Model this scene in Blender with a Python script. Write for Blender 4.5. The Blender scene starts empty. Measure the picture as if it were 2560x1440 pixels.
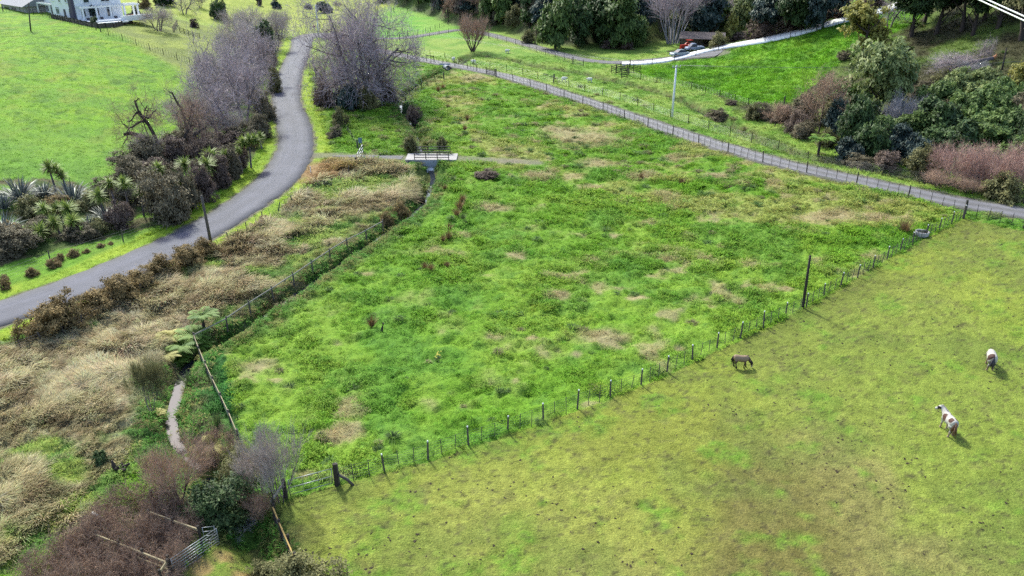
import bpy, bmesh, math, random
import numpy as np
from mathutils import Vector, Matrix

random.seed(11)
RNG = np.random.default_rng(11)
scene = bpy.context.scene
COL = scene.collection

# ------------------------------------------------------------------ camera, world, sun, exposure
FPX, PITCH, CAMH = 1950.0, math.radians(25), 29.0        # focal length in photo pixels, tilt, height of the drone
cam_data = bpy.data.cameras.new('camera')
cam_data.sensor_width = 36.0
cam_data.lens = 36.0 * FPX / 2560.0
cam_data.clip_start, cam_data.clip_end = 0.5, 5000
cam = bpy.data.objects.new('camera', cam_data)
COL.objects.link(cam)
cam.location = (0, 0, CAMH)
cam.rotation_euler = (math.radians(90) - PITCH, 0, 0)
scene.camera = cam

SUN_AZ, SUN_EL = math.radians(-28), math.radians(44)      # azimuth from +Y towards +X
world = bpy.data.worlds.new('World')
scene.world = world
world.use_nodes = True
wn = world.node_tree.nodes
sky = wn.new('ShaderNodeTexSky')
sky.sky_type = 'NISHITA'
sky.sun_disc = False
sky.sun_elevation = SUN_EL
sky.sun_rotation = SUN_AZ
sky.air_density, sky.dust_density, sky.ozone_density = 1.0, 2.0, 1.0
wn['Background'].inputs['Strength'].default_value = 0.15
world.node_tree.links.new(sky.outputs[0], wn['Background'].inputs['Color'])
sun_data = bpy.data.lights.new('sun', 'SUN')
sun_data.energy = 2.4
sun_data.angle = math.radians(5.0)
sun_data.color = (1.0, 1.05, 0.88)
sun = bpy.data.objects.new('sun', sun_data)
COL.objects.link(sun)
sd = Vector((math.sin(SUN_AZ) * math.cos(SUN_EL), math.cos(SUN_AZ) * math.cos(SUN_EL), math.sin(SUN_EL)))
sun.rotation_euler = sd.to_track_quat('Z', 'Y').to_euler()
sun.location = (-40, 90, 90)
vs = scene.view_settings
vs.view_transform, vs.look, vs.gamma, vs.exposure = 'Standard', 'None', 1.0, 1.1
vs.use_curve_mapping = False
scene.cycles.max_bounces = 4
scene.cycles.diffuse_bounces = 2
scene.cycles.transparent_max_bounces = 4
scene.cycles.use_adaptive_sampling = True
scene.cycles.adaptive_threshold = 0.02
scene.cycles.use_denoising = False

# ------------------------------------------------------------------ small helpers
def lin(c):
    c = np.asarray(c, float) / 255.0
    return np.where(c <= 0.04045, c / 12.92, ((c + 0.055) / 1.055) ** 2.4)

KALB = 1.75                                               # daylight gain: picture tone -> surface albedo
def alb(r, g, b):
    return lin((r, g, b)) / KALB

def sstep(a, b, x):
    t = np.clip((x - a) / (b - a), 0, 1)
    return t * t * (3 - 2 * t)

_TAB = np.random.default_rng(3).random((24, 256, 256)).astype(np.float32)
def vnoise(x, y, seed=0):
    T = _TAB[seed % 24].ravel()
    ix = np.floor(x).astype(np.int32); iy = np.floor(y).astype(np.int32)
    fx = (x - ix).astype(np.float32); fy = (y - iy).astype(np.float32)
    fx = fx * fx * (3 - 2 * fx); fy = fy * fy * (3 - 2 * fy)
    ix += 57 * seed; iy += 31 * seed
    x0 = ix & 255; x1 = (ix + 1) & 255; y0 = (iy & 255) << 8; y1 = ((iy + 1) & 255) << 8
    a = T[y0 + x0]; b = T[y0 + x1]; c = T[y1 + x0]; d = T[y1 + x1]
    return (a + (b - a) * fx) * (1 - fy) + (c + (d - c) * fx) * fy

def fbm(x, y, seed=0, octv=4):
    s, amp, tot = 0, 1.0, 0
    for o in range(octv):
        s = s + amp * vnoise(x * 2 ** o + 17.3 * o, y * 2 ** o - 9.1 * o, seed + o)
        tot += amp; amp *= 0.55
    return s / tot

def flat(u, v, z=0.0):
    """photo pixel -> point on the level z (world metres)"""
    d = np.array([(u - 1280) / FPX, math.cos(PITCH) + math.sin(PITCH) * (720 - v) / FPX,
                  -math.sin(PITCH) + math.cos(PITCH) * (720 - v) / FPX])
    t = (z - CAMH) / d[2]
    return np.array([d[0] * t, d[1] * t])

def pdist(X, Y, poly):
    """distance to a polyline, signed side (+ = left of its direction) and arc length of the foot point"""
    P = np.asarray(poly, np.float32)
    X = np.asarray(X, np.float32); Y = np.asarray(Y, np.float32)
    best = np.full(X.shape, 1e12, np.float32); side = np.zeros(X.shape, np.float32); arc = np.zeros(X.shape, np.float32)
    acc = 0.0
    for i in range(len(P) - 1):
        ax, ay = P[i]; dx_, dy_ = P[i + 1] - P[i]
        L = math.hypot(dx_, dy_)
        if L < 1e-6: continue
        rx = X - ax; ry = Y - ay
        t = (rx * dx_ + ry * dy_) / np.float32(L * L)
        np.maximum(t, 0, out=t); np.minimum(t, 1, out=t)
        ex = rx - dx_ * t; ey = ry - dy_ * t
        d2 = ex * ex + ey * ey
        m = d2 < best
        best[m] = d2[m]
        side[m] = np.sign(dx_ * ry[m] - dy_ * rx[m])
        arc[m] = acc + t[m] * np.float32(L)
        acc += L
    return np.sqrt(best), side, arc

def inpoly(X, Y, poly):
    P = np.asarray(poly, float)
    r = np.zeros(X.shape, bool)
    j = len(P) - 1
    for i in range(len(P)):
        xi, yi, xj, yj = P[i][0], P[i][1], P[j][0], P[j][1]
        if yi != yj:
            r ^= ((yi > Y) != (yj > Y)) & (X < (xj - xi) * (Y - yi) / (yj - yi) + xi)
        j = i
    return r

def smooth_line(pts, step=1.0, it=2):
    P = np.asarray(pts, float)
    for _ in range(it):                                   # Chaikin
        Q = [P[0]]
        for a, b in zip(P[:-1], P[1:]):
            Q += [a * .75 + b * .25, a * .25 + b * .75]
        Q.append(P[-1]); P = np.array(Q)
    seg = np.r_[0, np.cumsum(np.hypot(*(P[1:, :2] - P[:-1, :2]).T))]
    n = max(2, int(seg[-1] / step) + 1)
    s = np.linspace(0, seg[-1], n)
    return np.stack([np.interp(s, seg, P[:, k]) for k in range(P.shape[1])], 1)

# ------------------------------------------------------------------ lines of the place (read off the ground level)
PX_ROAD = [(0, 785), (200, 717), (400, 634), (560, 548), (655, 482), (694, 450), (730, 400), (742, 360), (738, 320), (718, 270),
           (714, 230), (722, 190), (740, 150), (754, 120), (756, 96)]
PX_TRACK = [(800, 87), (900, 113), (1030, 146), (1130, 163), (1240, 184), (1310, 203), (1400, 232), (1500, 264), (1600, 299), (1700, 333),
            (1800, 366), (1900, 395), (2000, 421), (2200, 465), (2400, 507), (2560, 533), (2900, 580)]
PX_FAR = [(756, 96), (790, 83), (900, 95), (1010, 97), (1080, 85), (1150, 72), (1220, 85), (1290, 103), (1400, 136), (1470, 152),
          (1540, 157), (1620, 152), (1720, 141), (1800, 134)]
PX_STREAM = [(1120, 172), (1075, 190), (1020, 225), (1002, 245), (1003, 265), (1030, 300), (1047, 335), (1050, 365), (1068, 395), (1085, 425),
             (1072, 455), (1060, 490), (1030, 525), (985, 555), (930, 595), (870, 632), (760, 705), (690, 755), (630, 795), (560, 845),
             (490, 870), (455, 895), (437, 950), (418, 1020), (430, 1075), (470, 1120), (530, 1180), (590, 1260), (640, 1350), (700, 1500)]
PX_CREEK = [(1120, 172), (1160, 150), (1178, 135), (1230, 142), (1290, 150), (1350, 168), (1440, 178), (1500, 193), (1545, 203), (1580, 212),
            (1640, 226), (1700, 246), (1760, 276), (1830, 312), (1900, 346), (2000, 388), (2100, 408), (2200, 428), (2300, 447), (2450, 476),
            (2600, 503), (2900, 550)]
wl = lambda px: np.array([flat(u, v) for u, v in px])
ROAD0 = wl(PX_ROAD)
e = ROAD0[0] - ROAD0[1]; e /= np.hypot(*e)
ROAD0 = np.vstack([[ROAD0[0] + e * 60], ROAD0])
CREEK0 = smooth_line(wl(PX_CREEK), 6.0)
CREST = np.array([(10, 187.0), (26.6, 183.6), (45, 179.5), (69, 173.8), (110, 166), (200, 150)])
FOOT_X = np.array([-600, -250, -130, -60, -30, -16, -3, 6.7, 16, 30, 45, 70, 110, 600])
FOOT_Y = np.array([430, 420, 380, 345, 290, 252, 240, 219, 208, 208, 219, 224, 226, 230.])

def zbase(X, Y):
    X = np.asarray(X, float); Y = np.asarray(Y, float)
    o = np.argsort(ROAD0[:, 1])
    xr = np.interp(Y, ROAD0[o, 1], ROAD0[o, 0])
    dl = xr - X
    z = 6.6 * sstep(7, 60, dl) + 0.03 * np.maximum(0, dl - 60)
    d, s, arc = pdist(X, Y, CREEK0)
    d = d * (s > 0)
    bd, bs, _ = pdist(X, Y, CREST)
    behind = bd * (bs > 0)
    ramp = sstep(20, 76, X)
    zr = (0.25 + .13 * sstep(74, 100, X)) * np.maximum(0, d - 3.5) * ramp
    zr *= 1 - 0.85 * sstep(2, 24, behind) * (1 - sstep(84, 108, X))
    zr = np.where(Y < 75, zr * sstep(40, 75, Y), zr)
    z = z + zr
    yf = np.interp(X, FOOT_X, FOOT_Y)
    t = np.maximum(0, Y - yf)
    zb = np.where(t < 8, 0.42 * t * t / 16, 0.42 * (t - 4))
    z = np.maximum(z, np.minimum(zb, 70) + 0.35 * z)
    z = z + 1.1 * sstep(12, 46, X) * (1 - sstep(100, 135, Y)) * sstep(30, 60, Y)   # field lifts gently towards the track
    z = z + 0.5 * (fbm(X / 23, Y / 23, 5, 3) - 0.5)
    return z

_rays = np.arange(18.0, 700, 0.4)
def hit(u, v, zf=None):
    """photo pixel -> ground point"""
    zf = zf or zbase
    d = np.array([(u - 1280) / FPX, math.cos(PITCH) + math.sin(PITCH) * (720 - v) / FPX,
                  -math.sin(PITCH) + math.cos(PITCH) * (720 - v) / FPX])
    x, y, z = d[0] * _rays, d[1] * _rays, CAMH + d[2] * _rays
    g = z - zf(x, y)
    i = np.argmax(g < 0)
    if g[i] >= 0: i = len(_rays) - 1
    a = g[i - 1] / (g[i - 1] - g[i] + 1e-9)
    return np.array([x[i - 1] + (x[i] - x[i - 1]) * a, y[i - 1] + (y[i] - y[i - 1]) * a])
hl = lambda px: np.array([hit(u, v) for u, v in px])

ROAD = hl(PX_ROAD); ROAD = smooth_line(np.vstack([[ROAD[0] + e * 60], ROAD]), 1.0)
_t = hl(PX_TRACK[:-1]); _e = _t[-1] - _t[-2]; _e /= np.hypot(*_e)
TRACK = smooth_line(np.vstack([_t, [_t[-1] + _e * 25], [_t[-1] + _e * 60]]), 1.0)
FAR = smooth_line(hl(PX_FAR), 1.0)
STREAM = smooth_line(hl(PX_STREAM), 0.8)
_t = hl(PX_CREEK[:-1]); _e = _t[-1] - _t[-2]; _e /= np.hypot(*_e)
CREEK = smooth_line(np.vstack([_t, [_t[-1] + _e * 50]]), 1.0)
PATH = smooth_line(hl([(790, 388), (850, 391), (930, 392), (1020, 395), (1145, 396), (1230, 401), (1330, 406)]), 0.8)
DRIVE = smooth_line(np.array([hit(u, v) for u, v in [(1555, 160), (1620, 158), (1700, 145), (1780, 122)]] +
                             [(58.0, 175.9), (70, 173.0), (84, 169.8), (104, 165.5)]), 1.0)

def coarse(L, k):
    return np.vstack([L[::k], L[-1:]])
ROAD_C, TRACK_C, FAR_C, DRIVE_C, PATH_C = coarse(ROAD, 4), coarse(TRACK, 5), coarse(FAR, 5), coarse(DRIVE, 5), coarse(PATH, 6)
STREAM_C, CREEK_C = coarse(STREAM, 4), coarse(CREEK, 4)

PIT = hit(1080, 428)
_sa = np.r_[0, np.cumsum(np.hypot(*(STREAM_C[1:] - STREAM_C[:-1]).T))]
def arc_of(u, v):
    q = hit(u, v); return float(pdist(np.array([q[0]]), np.array([q[1]]), STREAM_C)[2][0])
ARC_W = (np.array([0, 12, arc_of(1050, 365), arc_of(1060, 490), arc_of(985, 555), arc_of(600, 815), arc_of(480, 875), arc_of(430, 1075), _sa[-1]]),
         np.array([.5, 1.1, 1.1, 1.1, .8, .85, 1.25, 1.2, 1.2]), np.array([1.5, 1.7, 1.7, 1.6, 1.25, 1.3, 1.8, 1.8, 1.7]))   # depth and half-width along the stream
def relief(X, Y):
    """cuts of the two streams and the lie of the roads"""
    d1, _, a1 = pdist(X, Y, STREAM_C)
    d2, _, _ = pdist(X, Y, CREEK_C)
    wob = 0.8 * (fbm(X / 3.1, Y / 3.1, 41, 2) - 0.5)
    cut = (1 - sstep(0.35, np.interp(a1, ARC_W[0], ARC_W[2]), d1 + wob)) * np.interp(a1, ARC_W[0], ARC_W[1])
    cut = np.maximum(cut, 0.8 * (1 - sstep(0.3, 1.7, d2 + wob)))
    rp = np.hypot((X - PIT[0]) / 2.5, (Y - PIT[1]) / 2.8)
    cut = np.maximum(cut, 1.65 * (1 - sstep(.45, 1.25, rp + .25 * wob)))
    return cut, d1, d2

def roads_d(X, Y):
    dr = pdist(X, Y, ROAD_C)[0]; dt = pdist(X, Y, TRACK_C)[0]; df = pdist(X, Y, FAR_C)[0]
    dd = pdist(X, Y, DRIVE_C)[0]; dp = pdist(X, Y, PATH_C)[0]
    return dr, dt, df, dd, dp

def zlow(X, Y):
    X = np.asarray(X, float); Y = np.asarray(Y, float)
    c, _, _ = relief(X, Y)
    return zbase(X, Y) - c

def place(u, v):
    """photo pixel -> ground point (x, y, z) and picture scale there in px per metre"""
    p = hit(u, v, zlow)
    z = float(zlow(p[:1], p[1:2])[0])
    dep = p[1] * math.cos(PITCH) + (CAMH - z) * math.sin(PITCH)
    return Vector((float(p[0]), float(p[1]), z)), FPX / dep
def zat(x, y):
    return float(zlow(np.array([x]), np.array([y]))[0])

# areas (world outlines of what grows where)
A_HORSE = hl([(835, 1213), (1075, 1153), (1330, 1067), (1590, 972), (1800, 875), (2010, 772), (2225, 645), (2320, 592), (2412, 545)]).tolist() + \
    hl([(2480, 560), (2560, 578)]).tolist() + [(110, 64), (120, 5), (-6, 5)] + hl([(660, 1435), (745, 1400), (700, 1300), (705, 1255)]).tolist()
A_YARD = hl([(425, 1450), (470, 1405), (560, 1338), (606, 1322), (640, 1390), (650, 1470)]).tolist() + [(-12, 22), (-20, 26)]
A_BAND = hl([(1490, 1005), (1620, 1040), (1760, 1110), (1860, 1200), (1900, 1320)])
A_DRY = hl([(0, 850), (90, 815), (300, 735), (470, 640), (600, 590), (700, 530), (800, 440), (880, 405), (990, 405), (1050, 430), (1030, 500), (960, 560),
            (870, 622), (760, 695), (630, 785), (540, 845), (460, 880), (425, 960), (405, 1040), (420, 1100), (330, 1180), (180, 1330), (0, 1439)]).tolist() + \
    [(-45, 28), (-70, 40)]
A_DENSEDRY = hl([(0, 900), (110, 860), (340, 755), (480, 695), (620, 640), (600, 700), (500, 790), (430, 850), (400, 950), (370, 1080), (250, 1200), (130, 1290), (0, 1420)]).tolist() + [(-40, 32), (-52, 50)]
A_BELT = hl([(0, 445), (130, 445), (240, 470), (310, 405), (430, 330), (500, 250), (560, 170), (620, 100), (690, 80), (722, 100), (694, 190), (660, 250), (652, 330), (642, 385), (606, 430), (540, 480), (440, 550), (300, 590), (150, 625), (0, 665)]).tolist() + [(-75, 62), (-95, 95)]
A_WILLOW = hl([(792, 165), (960, 170), (1000, 240), (960, 268), (890, 284), (810, 270), (780, 230)])
A_BANK = hl([(500, 870), (560, 880), (600, 1100), (560, 1110), (480, 1090), (430, 1040), (440, 960), (460, 890)])
A_SPUR = hl([(1570, 168), (1700, 155), (1800, 128)]).tolist() + [(69, 173), (90, 165)] + hl([(2110, 150), (2050, 200), (1960, 262), (1870, 258), (1780, 232), (1700, 208), (1620, 192)]).tolist()
A_UPPER = hl([(1010, 170), (1120, 175), (1240, 190), (1400, 245), (1600, 312), (1800, 378), (2000, 432), (2200, 480), (2400, 535), (2250, 570), (1900, 560), (1500, 480), (1250, 420), (1140, 300), (1040, 240)])
STRAW = [(1460, 345, 120, 26), (1400, 325, 60, 14), (1500, 410, 60, 14), (1670, 645, 38, 11), (1880, 662, 42, 11), (2080, 545, 110, 20), (2200, 545, 60, 12),
         (1590, 745, 32, 10), (1395, 738, 32, 14), (640, 915, 70, 26), (870, 1020, 40, 22), (850, 1085, 55, 26), (1290, 640, 30, 12), (1190, 195, 45, 10),
         (1690, 395, 40, 10), (1790, 440, 60, 12), (1600, 440, 50, 9), (1470, 470, 40, 10), (1540, 590, 22, 8), (1330, 850, 24, 9), (1440, 885, 20, 8),
         (1230, 520, 50, 12), (1420, 690, 40, 10), (1700, 870, 22, 8), (1960, 720, 40, 10), (1500, 845, 90, 26), (1340, 440, 50, 12), (1620, 560, 30, 8)]
STRAW_W = []
for (u, v, a, b) in STRAW:
    c = hit(u, v); q = hit(u + a, v); w = hit(u, v - b)
    STRAW_W.append((c[0], c[1], abs(q[0] - c[0]), abs(w[1] - c[1])))

def ground_paint(X, Y):
    """colour of what grows on each spot, with the weights needed for relief"""
    n1 = fbm(X / 9, Y / 9, 1, 4); n2 = fbm(X / 2.6, Y / 2.6, 2, 3); n3 = fbm(X / 0.7, Y / 0.7, 3, 3); n4 = fbm(X / 26, Y / 26, 4, 3)
    n5 = fbm(X / 1.3, Y / 1.3, 9, 2); n6 = fbm(X / 5, Y / 5, 29, 3)
    def mix(a, b, w): return a * (1 - w[:, None]) + b * w[:, None]
    S = X.shape[0]
    # rough pasture
    c = np.tile(alb(128, 174, 50), (S, 1))
    c = mix(c, alb(152, 186, 66), sstep(.44, .62, n1) * .8)
    c = mix(c, alb(96, 152, 60), sstep(.5, .68, n6) * .45)
    c = mix(c, alb(78, 124, 50), sstep(.54, .74, n3) * .5)
    c = mix(c, alb(160, 178, 90), sstep(.55, .8, n2) * .6)
    up = inpoly(X, Y, A_UPPER)
    upn = sstep(.44, .62, n1 + .35 * (n2 - .5)) * up
    c = mix(c, alb(178, 180, 100), upn * .75)
    st = np.zeros(S)
    for (cx, cy, a, b) in STRAW_W:
        r = np.sqrt(((X - cx) / a) ** 2 + ((Y - cy) / b) ** 2)
        st = np.maximum(st, 1 - sstep(.35, 1.15, r + 1.1 * (n2 - .5) + .7 * (n3 - .5)))
    st = np.maximum(st, sstep(np.where(up, .58, .64), np.where(up, .68, .73), n2 * .6 + n5 * .25 + n1 * .15) * .75)
    c = mix(c, alb(196, 176, 136), st * .85)
    rough = 1.0 - .35 * st
    # valley pasture left and right of it, far paddocks
    o = np.argsort(ROAD0[:, 1]); xr = np.interp(Y, ROAD0[o, 1], ROAD0[o, 0])
    dr, dt, df, dd, dp = roads_d(X, Y)
    cd, cs, _ = pdist(X, Y, CREEK0)
    td, ts, _ = pdist(X, Y, TRACK_C)
    past = mix(np.tile(alb(158, 186, 84), (S, 1)), alb(128, 170, 66), sstep(.4, .65, n6))
    past = mix(past, alb(178, 190, 106), sstep(.5, .75, n2) * .5)
    far = ((ts > 0) & (X > -60)) | (Y > 205)
    c = np.where(far[:, None], past, c); rough = np.where(far, .35, rough)
    yel = mix(np.tile(alb(190, 200, 92), (S, 1)), alb(170, 186, 74), sstep(.4, .6, n2))
    c = mix(c, yel, sstep(225, 250, Y) * (X < -40))
    gv = sstep(-52, -44, X + 8 * (n6 - .5)) * (1 - sstep(-12, -4, X + 8 * (n6 - .5))) * sstep(225, 232, Y)
    c = mix(c, mix(np.tile(alb(122, 188, 66), (S, 1)), alb(150, 196, 84), sstep(.4, .6, n6)), gv * .9)
    # dry grass between road and stream
    dry = inpoly(X, Y, A_DRY); dd2 = inpoly(X, Y, A_DENSEDRY)
    w = np.where(dd2, sstep(.20, .44, n6 + .5 * (n2 - .5)), sstep(.42, .60, n6 + .4 * (n2 - .5)))
    w = np.where(dd2, np.maximum(w, .9 * sstep(.30, .46, n2)), w)
    dc = mix(np.tile(alb(196, 182, 142), (S, 1)), alb(164, 146, 112), sstep(.45, .7, n5))
    dc = mix(dc, alb(214, 204, 170), sstep(.55, .75, n3) * .6)
    gc = mix(np.tile(alb(156, 174, 84), (S, 1)), alb(112, 148, 68), sstep(.45, .65, n5))
    dcol = mix(gc, dc, w)
    c = np.where(dry[:, None], dcol, c)
    bk = inpoly(X, Y, A_BANK)
    c = np.where(bk[:, None], mix(np.tile(alb(84, 152, 62), (S, 1)), alb(56, 112, 48), sstep(.4, .6, n3)), c)
    # horse paddock: grazed olive turf with green spots, bare tracks and trodden soil
    hp = inpoly(X, Y, A_HORSE) | inpoly(X, Y, A_YARD)
    hc = mix(np.tile(alb(156, 166, 76), (S, 1)), alb(166, 154, 96), sstep(.40, .60, n1) * (1 - sstep(44, 56, Y + .3 * X)) * .9)
    bd_, _, _ = pdist(X, Y, A_BAND)
    hc = mix(hc, alb(126, 120, 62), (1 - sstep(1.5, 7.5, bd_ + 6 * (n6 - .5))) * .75)
    fd_, _, _ = pdist(X, Y, A_HORSE[:9])
    hc = mix(hc, alb(118, 128, 58), (1 - sstep(.8, 4.5, fd_ + 2 * (n2 - .5))) * .6)
    hc = mix(hc, alb(168, 182, 68), sstep(.5, .62, n4) * .55)
    hc = mix(hc, alb(142, 168, 62), sstep(14, 30, X) * (1 - sstep(48, 62, Y)) * .4)
    hc = mix(hc, alb(124, 140, 66), sstep(.48, .66, n6) * .55)
    gs = sstep(.51, .68, n2 * .55 + n4 * .15 + fbm(X / .9, Y / .9, 33, 2) * .3)
    hc = mix(hc, alb(128, 166, 58), gs * (.35 + .6 * sstep(.4, .6, n3)))
    hc = mix(hc, alb(112, 108, 66), sstep(.60, .74, n3) * .5)
    hc = mix(hc, alb(78, 68, 56), sstep(.70, .78, fbm(X / .24, Y / .24, 31, 2)) * .6)
    hc = hc * (.74 + .52 * fbm(X / .42, Y / .42, 19, 2))[:, None]
    c = np.where(hp[:, None], hc, c); rough = np.where(hp, .17 + .25 * gs, rough)
    # bright grazed paddock on the left
    lp = (xr - X > 5.0) & (Y < 236 + 10 * (n6 - .5))
    lc = mix(np.tile(alb(136, 186, 40), (S, 1)), alb(124, 174, 52), sstep(.42, .62, n1))
    lc = mix(lc, alb(160, 194, 54), sstep(.5, .7, n6) * .6)
    lc = mix(lc, alb(98, 146, 42), sstep(.56, .7, n5) * .65)
    lc = mix(lc, alb(84, 128, 40), sstep(.62, .72, fbm(X / 1.6, Y / 3.2, 35, 3)) * .6)
    lc = mix(lc, alb(166, 172, 80), sstep(.6, .72, fbm(X / 3.2, Y / 6, 37, 3)) * .4)
    lc = mix(lc, alb(128, 178, 76), sstep(118, 95, Y) * .6 if False else (1 - sstep(95, 120, Y)) * .6)
    lc = lc * np.array([.92, .92, .72]) * (.78 + .44 * fbm(X / .6, Y / .9, 21, 3))[:, None]
    c = np.where(lp[:, None], lc, c); rough = np.where(lp, .36, rough)
    # lawn between paddock fence and garden trees: paler
    gl = lp * sstep(-3, 3, X - np.interp(Y, [150, 156, 208, 260], [-40, -60.7, -104, -112]) + 3 * (n6 - .5)) * (Y > 150)
    c = mix(c, mix(np.tile(alb(166, 178, 84), (S, 1)), alb(140, 152, 80), sstep(.4, .65, n6)), gl)
    # spur paddock
    sp = inpoly(X, Y, A_SPUR)
    sc = mix(np.tile(alb(122, 180, 40), (S, 1)), alb(98, 150, 40), sstep(.45, .65, n2))
    sc = mix(sc, alb(146, 192, 58), sstep(.5, .7, n6) * .7)
    c = np.where(sp[:, None], sc, c); rough = np.where(sp, .45, rough)
    # hill under the trees
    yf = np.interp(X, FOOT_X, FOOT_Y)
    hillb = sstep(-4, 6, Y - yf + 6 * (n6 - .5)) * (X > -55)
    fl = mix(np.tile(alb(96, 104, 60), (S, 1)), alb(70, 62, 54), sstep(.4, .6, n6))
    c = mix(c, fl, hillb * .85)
    hr = (cs > 0) & (cd > 2.5) & (X > 38) & ~sp & (Y < 200)
    hw = sstep(2.5, 8, cd + 3 * (n6 - .5)) * hr
    fr = mix(np.tile(alb(110, 132, 62), (S, 1)), alb(86, 84, 58), sstep(.42, .6, n6))
    c = mix(c, fr, hw)
    # stream banks: damp dark growth and bare earth
    _, d1, d2 = RL = relief(X, Y)
    bw = (1 - sstep(1.4, 3.4, d1 + 1.6 * (n2 - .5))) * ~hp
    c = mix(c, np.where((n5 > .5)[:, None], alb(80, 118, 56), alb(122, 110, 78)), bw * .7)
    bw2 = 1 - sstep(.9, 2.3, d2 + 1.4 * (n2 - .5))
    c = mix(c, np.where((n5 > .5)[:, None], alb(92, 82, 58), alb(84, 110, 54)), bw2 * .8)
    nb = inpoly(X, Y, A_BELT) | inpoly(X, Y, A_WILLOW)
    c = mix(c, np.where((n5 > .5)[:, None], alb(112, 98, 76), alb(94, 108, 62)), nb * .9 * sstep(.28, .46, n2)); rough = np.where(nb, .6, rough)
    # mown roadside
    vw = (1 - sstep(4.4, 5.6, dr + 1.2 * (n2 - .5))) * ~dry
    vw = np.maximum(vw, (1 - sstep(3.4, 4.6, dr + 1.2 * (n2 - .5))))
    vc = mix(np.tile(alb(176, 200, 66), (S, 1)), alb(154, 186, 56), sstep(.4, .6, n2))
    c = mix(c, vc, vw); rough = rough * (1 - .85 * vw)
    gw = 1 - sstep(2.65, 3.1, dr + .7 * (n3 - .5))
    c = mix(c, alb(132, 124, 112), gw)
    for q, hw_ in ((dt, 1.7), (df, 1.7), (dp, .9)):
        g = 1 - sstep(hw_ + .1, hw_ + .9, q + 1.0 * (n3 - .5))
        c = mix(c, alb(146, 138, 124), g * .8); rough = rough * (1 - g)
        tv = 1 - sstep(hw_ + 1.2, hw_ + 2.6, q)
        rough = rough * (1 - .6 * tv)
    # straw-coloured shoulder at the farm entrance
    ex, ey = hit(800, 425); r = np.hypot((X - ex) / 4.2, (Y - ey) / 6)
    c = mix(c, alb(186, 152, 108), (1 - sstep(.5, 1.1, r + .8 * (n2 - .5))) * (dr > 2.6))
    # spent hay by the little yard
    for (u, v, a) in ((558, 1388, .75), (505, 1422, .85), (618, 1428, .7)):
        hx, hy = hit(u, v); r = np.hypot((X - hx) / a, (Y - hy) / a)
        c = mix(c, alb(206, 172, 116), (1 - sstep(.4, 1.0, r + 1.0 * (n3 - .5))) * .85)
    c = c * (0.86 + .28 * n3)[:, None]
    return c, rough, hp, dry, lp, up, dr, dt, df, dd, dp, d1, d2, st, sp, far, RL[0]

def ground_z(X, Y, rough, cut, dry):
    z = zbase(X, Y) - cut
    hum = fbm(X / 1.25, Y / 1.25, 61, 3) - .5
    hum2 = fbm(X / .5, Y / .5, 71, 2) - .5
    return z + rough * (0.75 * hum + .30 * hum2) * np.where(dry, 1.1 , 1.0)

# ------------------------------------------------------------------ materials
def new_mat(name):
    m = bpy.data.materials.new(name); m.use_nodes = True
    nt = m.node_tree
    b = nt.nodes['Principled BSDF']
    return m, nt, b

def N(nt, typ, **kw):
    n = nt.nodes.new(typ)
    for k, v in kw.items():
        if k in n.inputs.keys(): n.inputs[k].default_value = v
        else: setattr(n, k, v)
    return n

def ramp_mul(nt, fac, lo, hi):
    mr = N(nt, 'ShaderNodeMapRange')
    mr.inputs['From Min'].default_value, mr.inputs['From Max'].default_value = 0.25, 0.75
    mr.inputs['To Min'].default_value, mr.inputs['To Max'].default_value = lo, hi
    nt.links.new(fac, mr.inputs['Value'])
    return mr.outputs[0]

def plain(name, col, rough=.8, var=.25, scale=3.0, metal=0.0, bump=0.0, spec=.3):
    """solid surface with blotchy wear"""
    m, nt, b = new_mat(name)
    tc = N(nt, 'ShaderNodeTexCoord')
    nz = N(nt, 'ShaderNodeTexNoise', Scale=scale, Detail=5.0, Roughness=.65)
    nt.links.new(tc.outputs['Object'], nz.inputs['Vector'])
    f = ramp_mul(nt, nz.outputs['Fac'], 1 - var, 1 + var)
    mx = N(nt, 'ShaderNodeVectorMath', operation='SCALE')
    mx.inputs[0].default_value = tuple(col)
    nt.links.new(f, mx.inputs['Scale'])
    nt.links.new(mx.outputs[0], b.inputs['Base Color'])
    b.inputs['Roughness'].default_value = rough
    b.inputs['Metallic'].default_value = metal
    b.inputs['Specular IOR Level'].default_value = spec
    if bump:
        bp = N(nt, 'ShaderNodeBump', Strength=bump, Distance=.02)
        nt.links.new(nz.outputs['Fac'], bp.inputs['Height'])
        nt.links.new(bp.outputs[0], b.inputs['Normal'])
    return m

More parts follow.
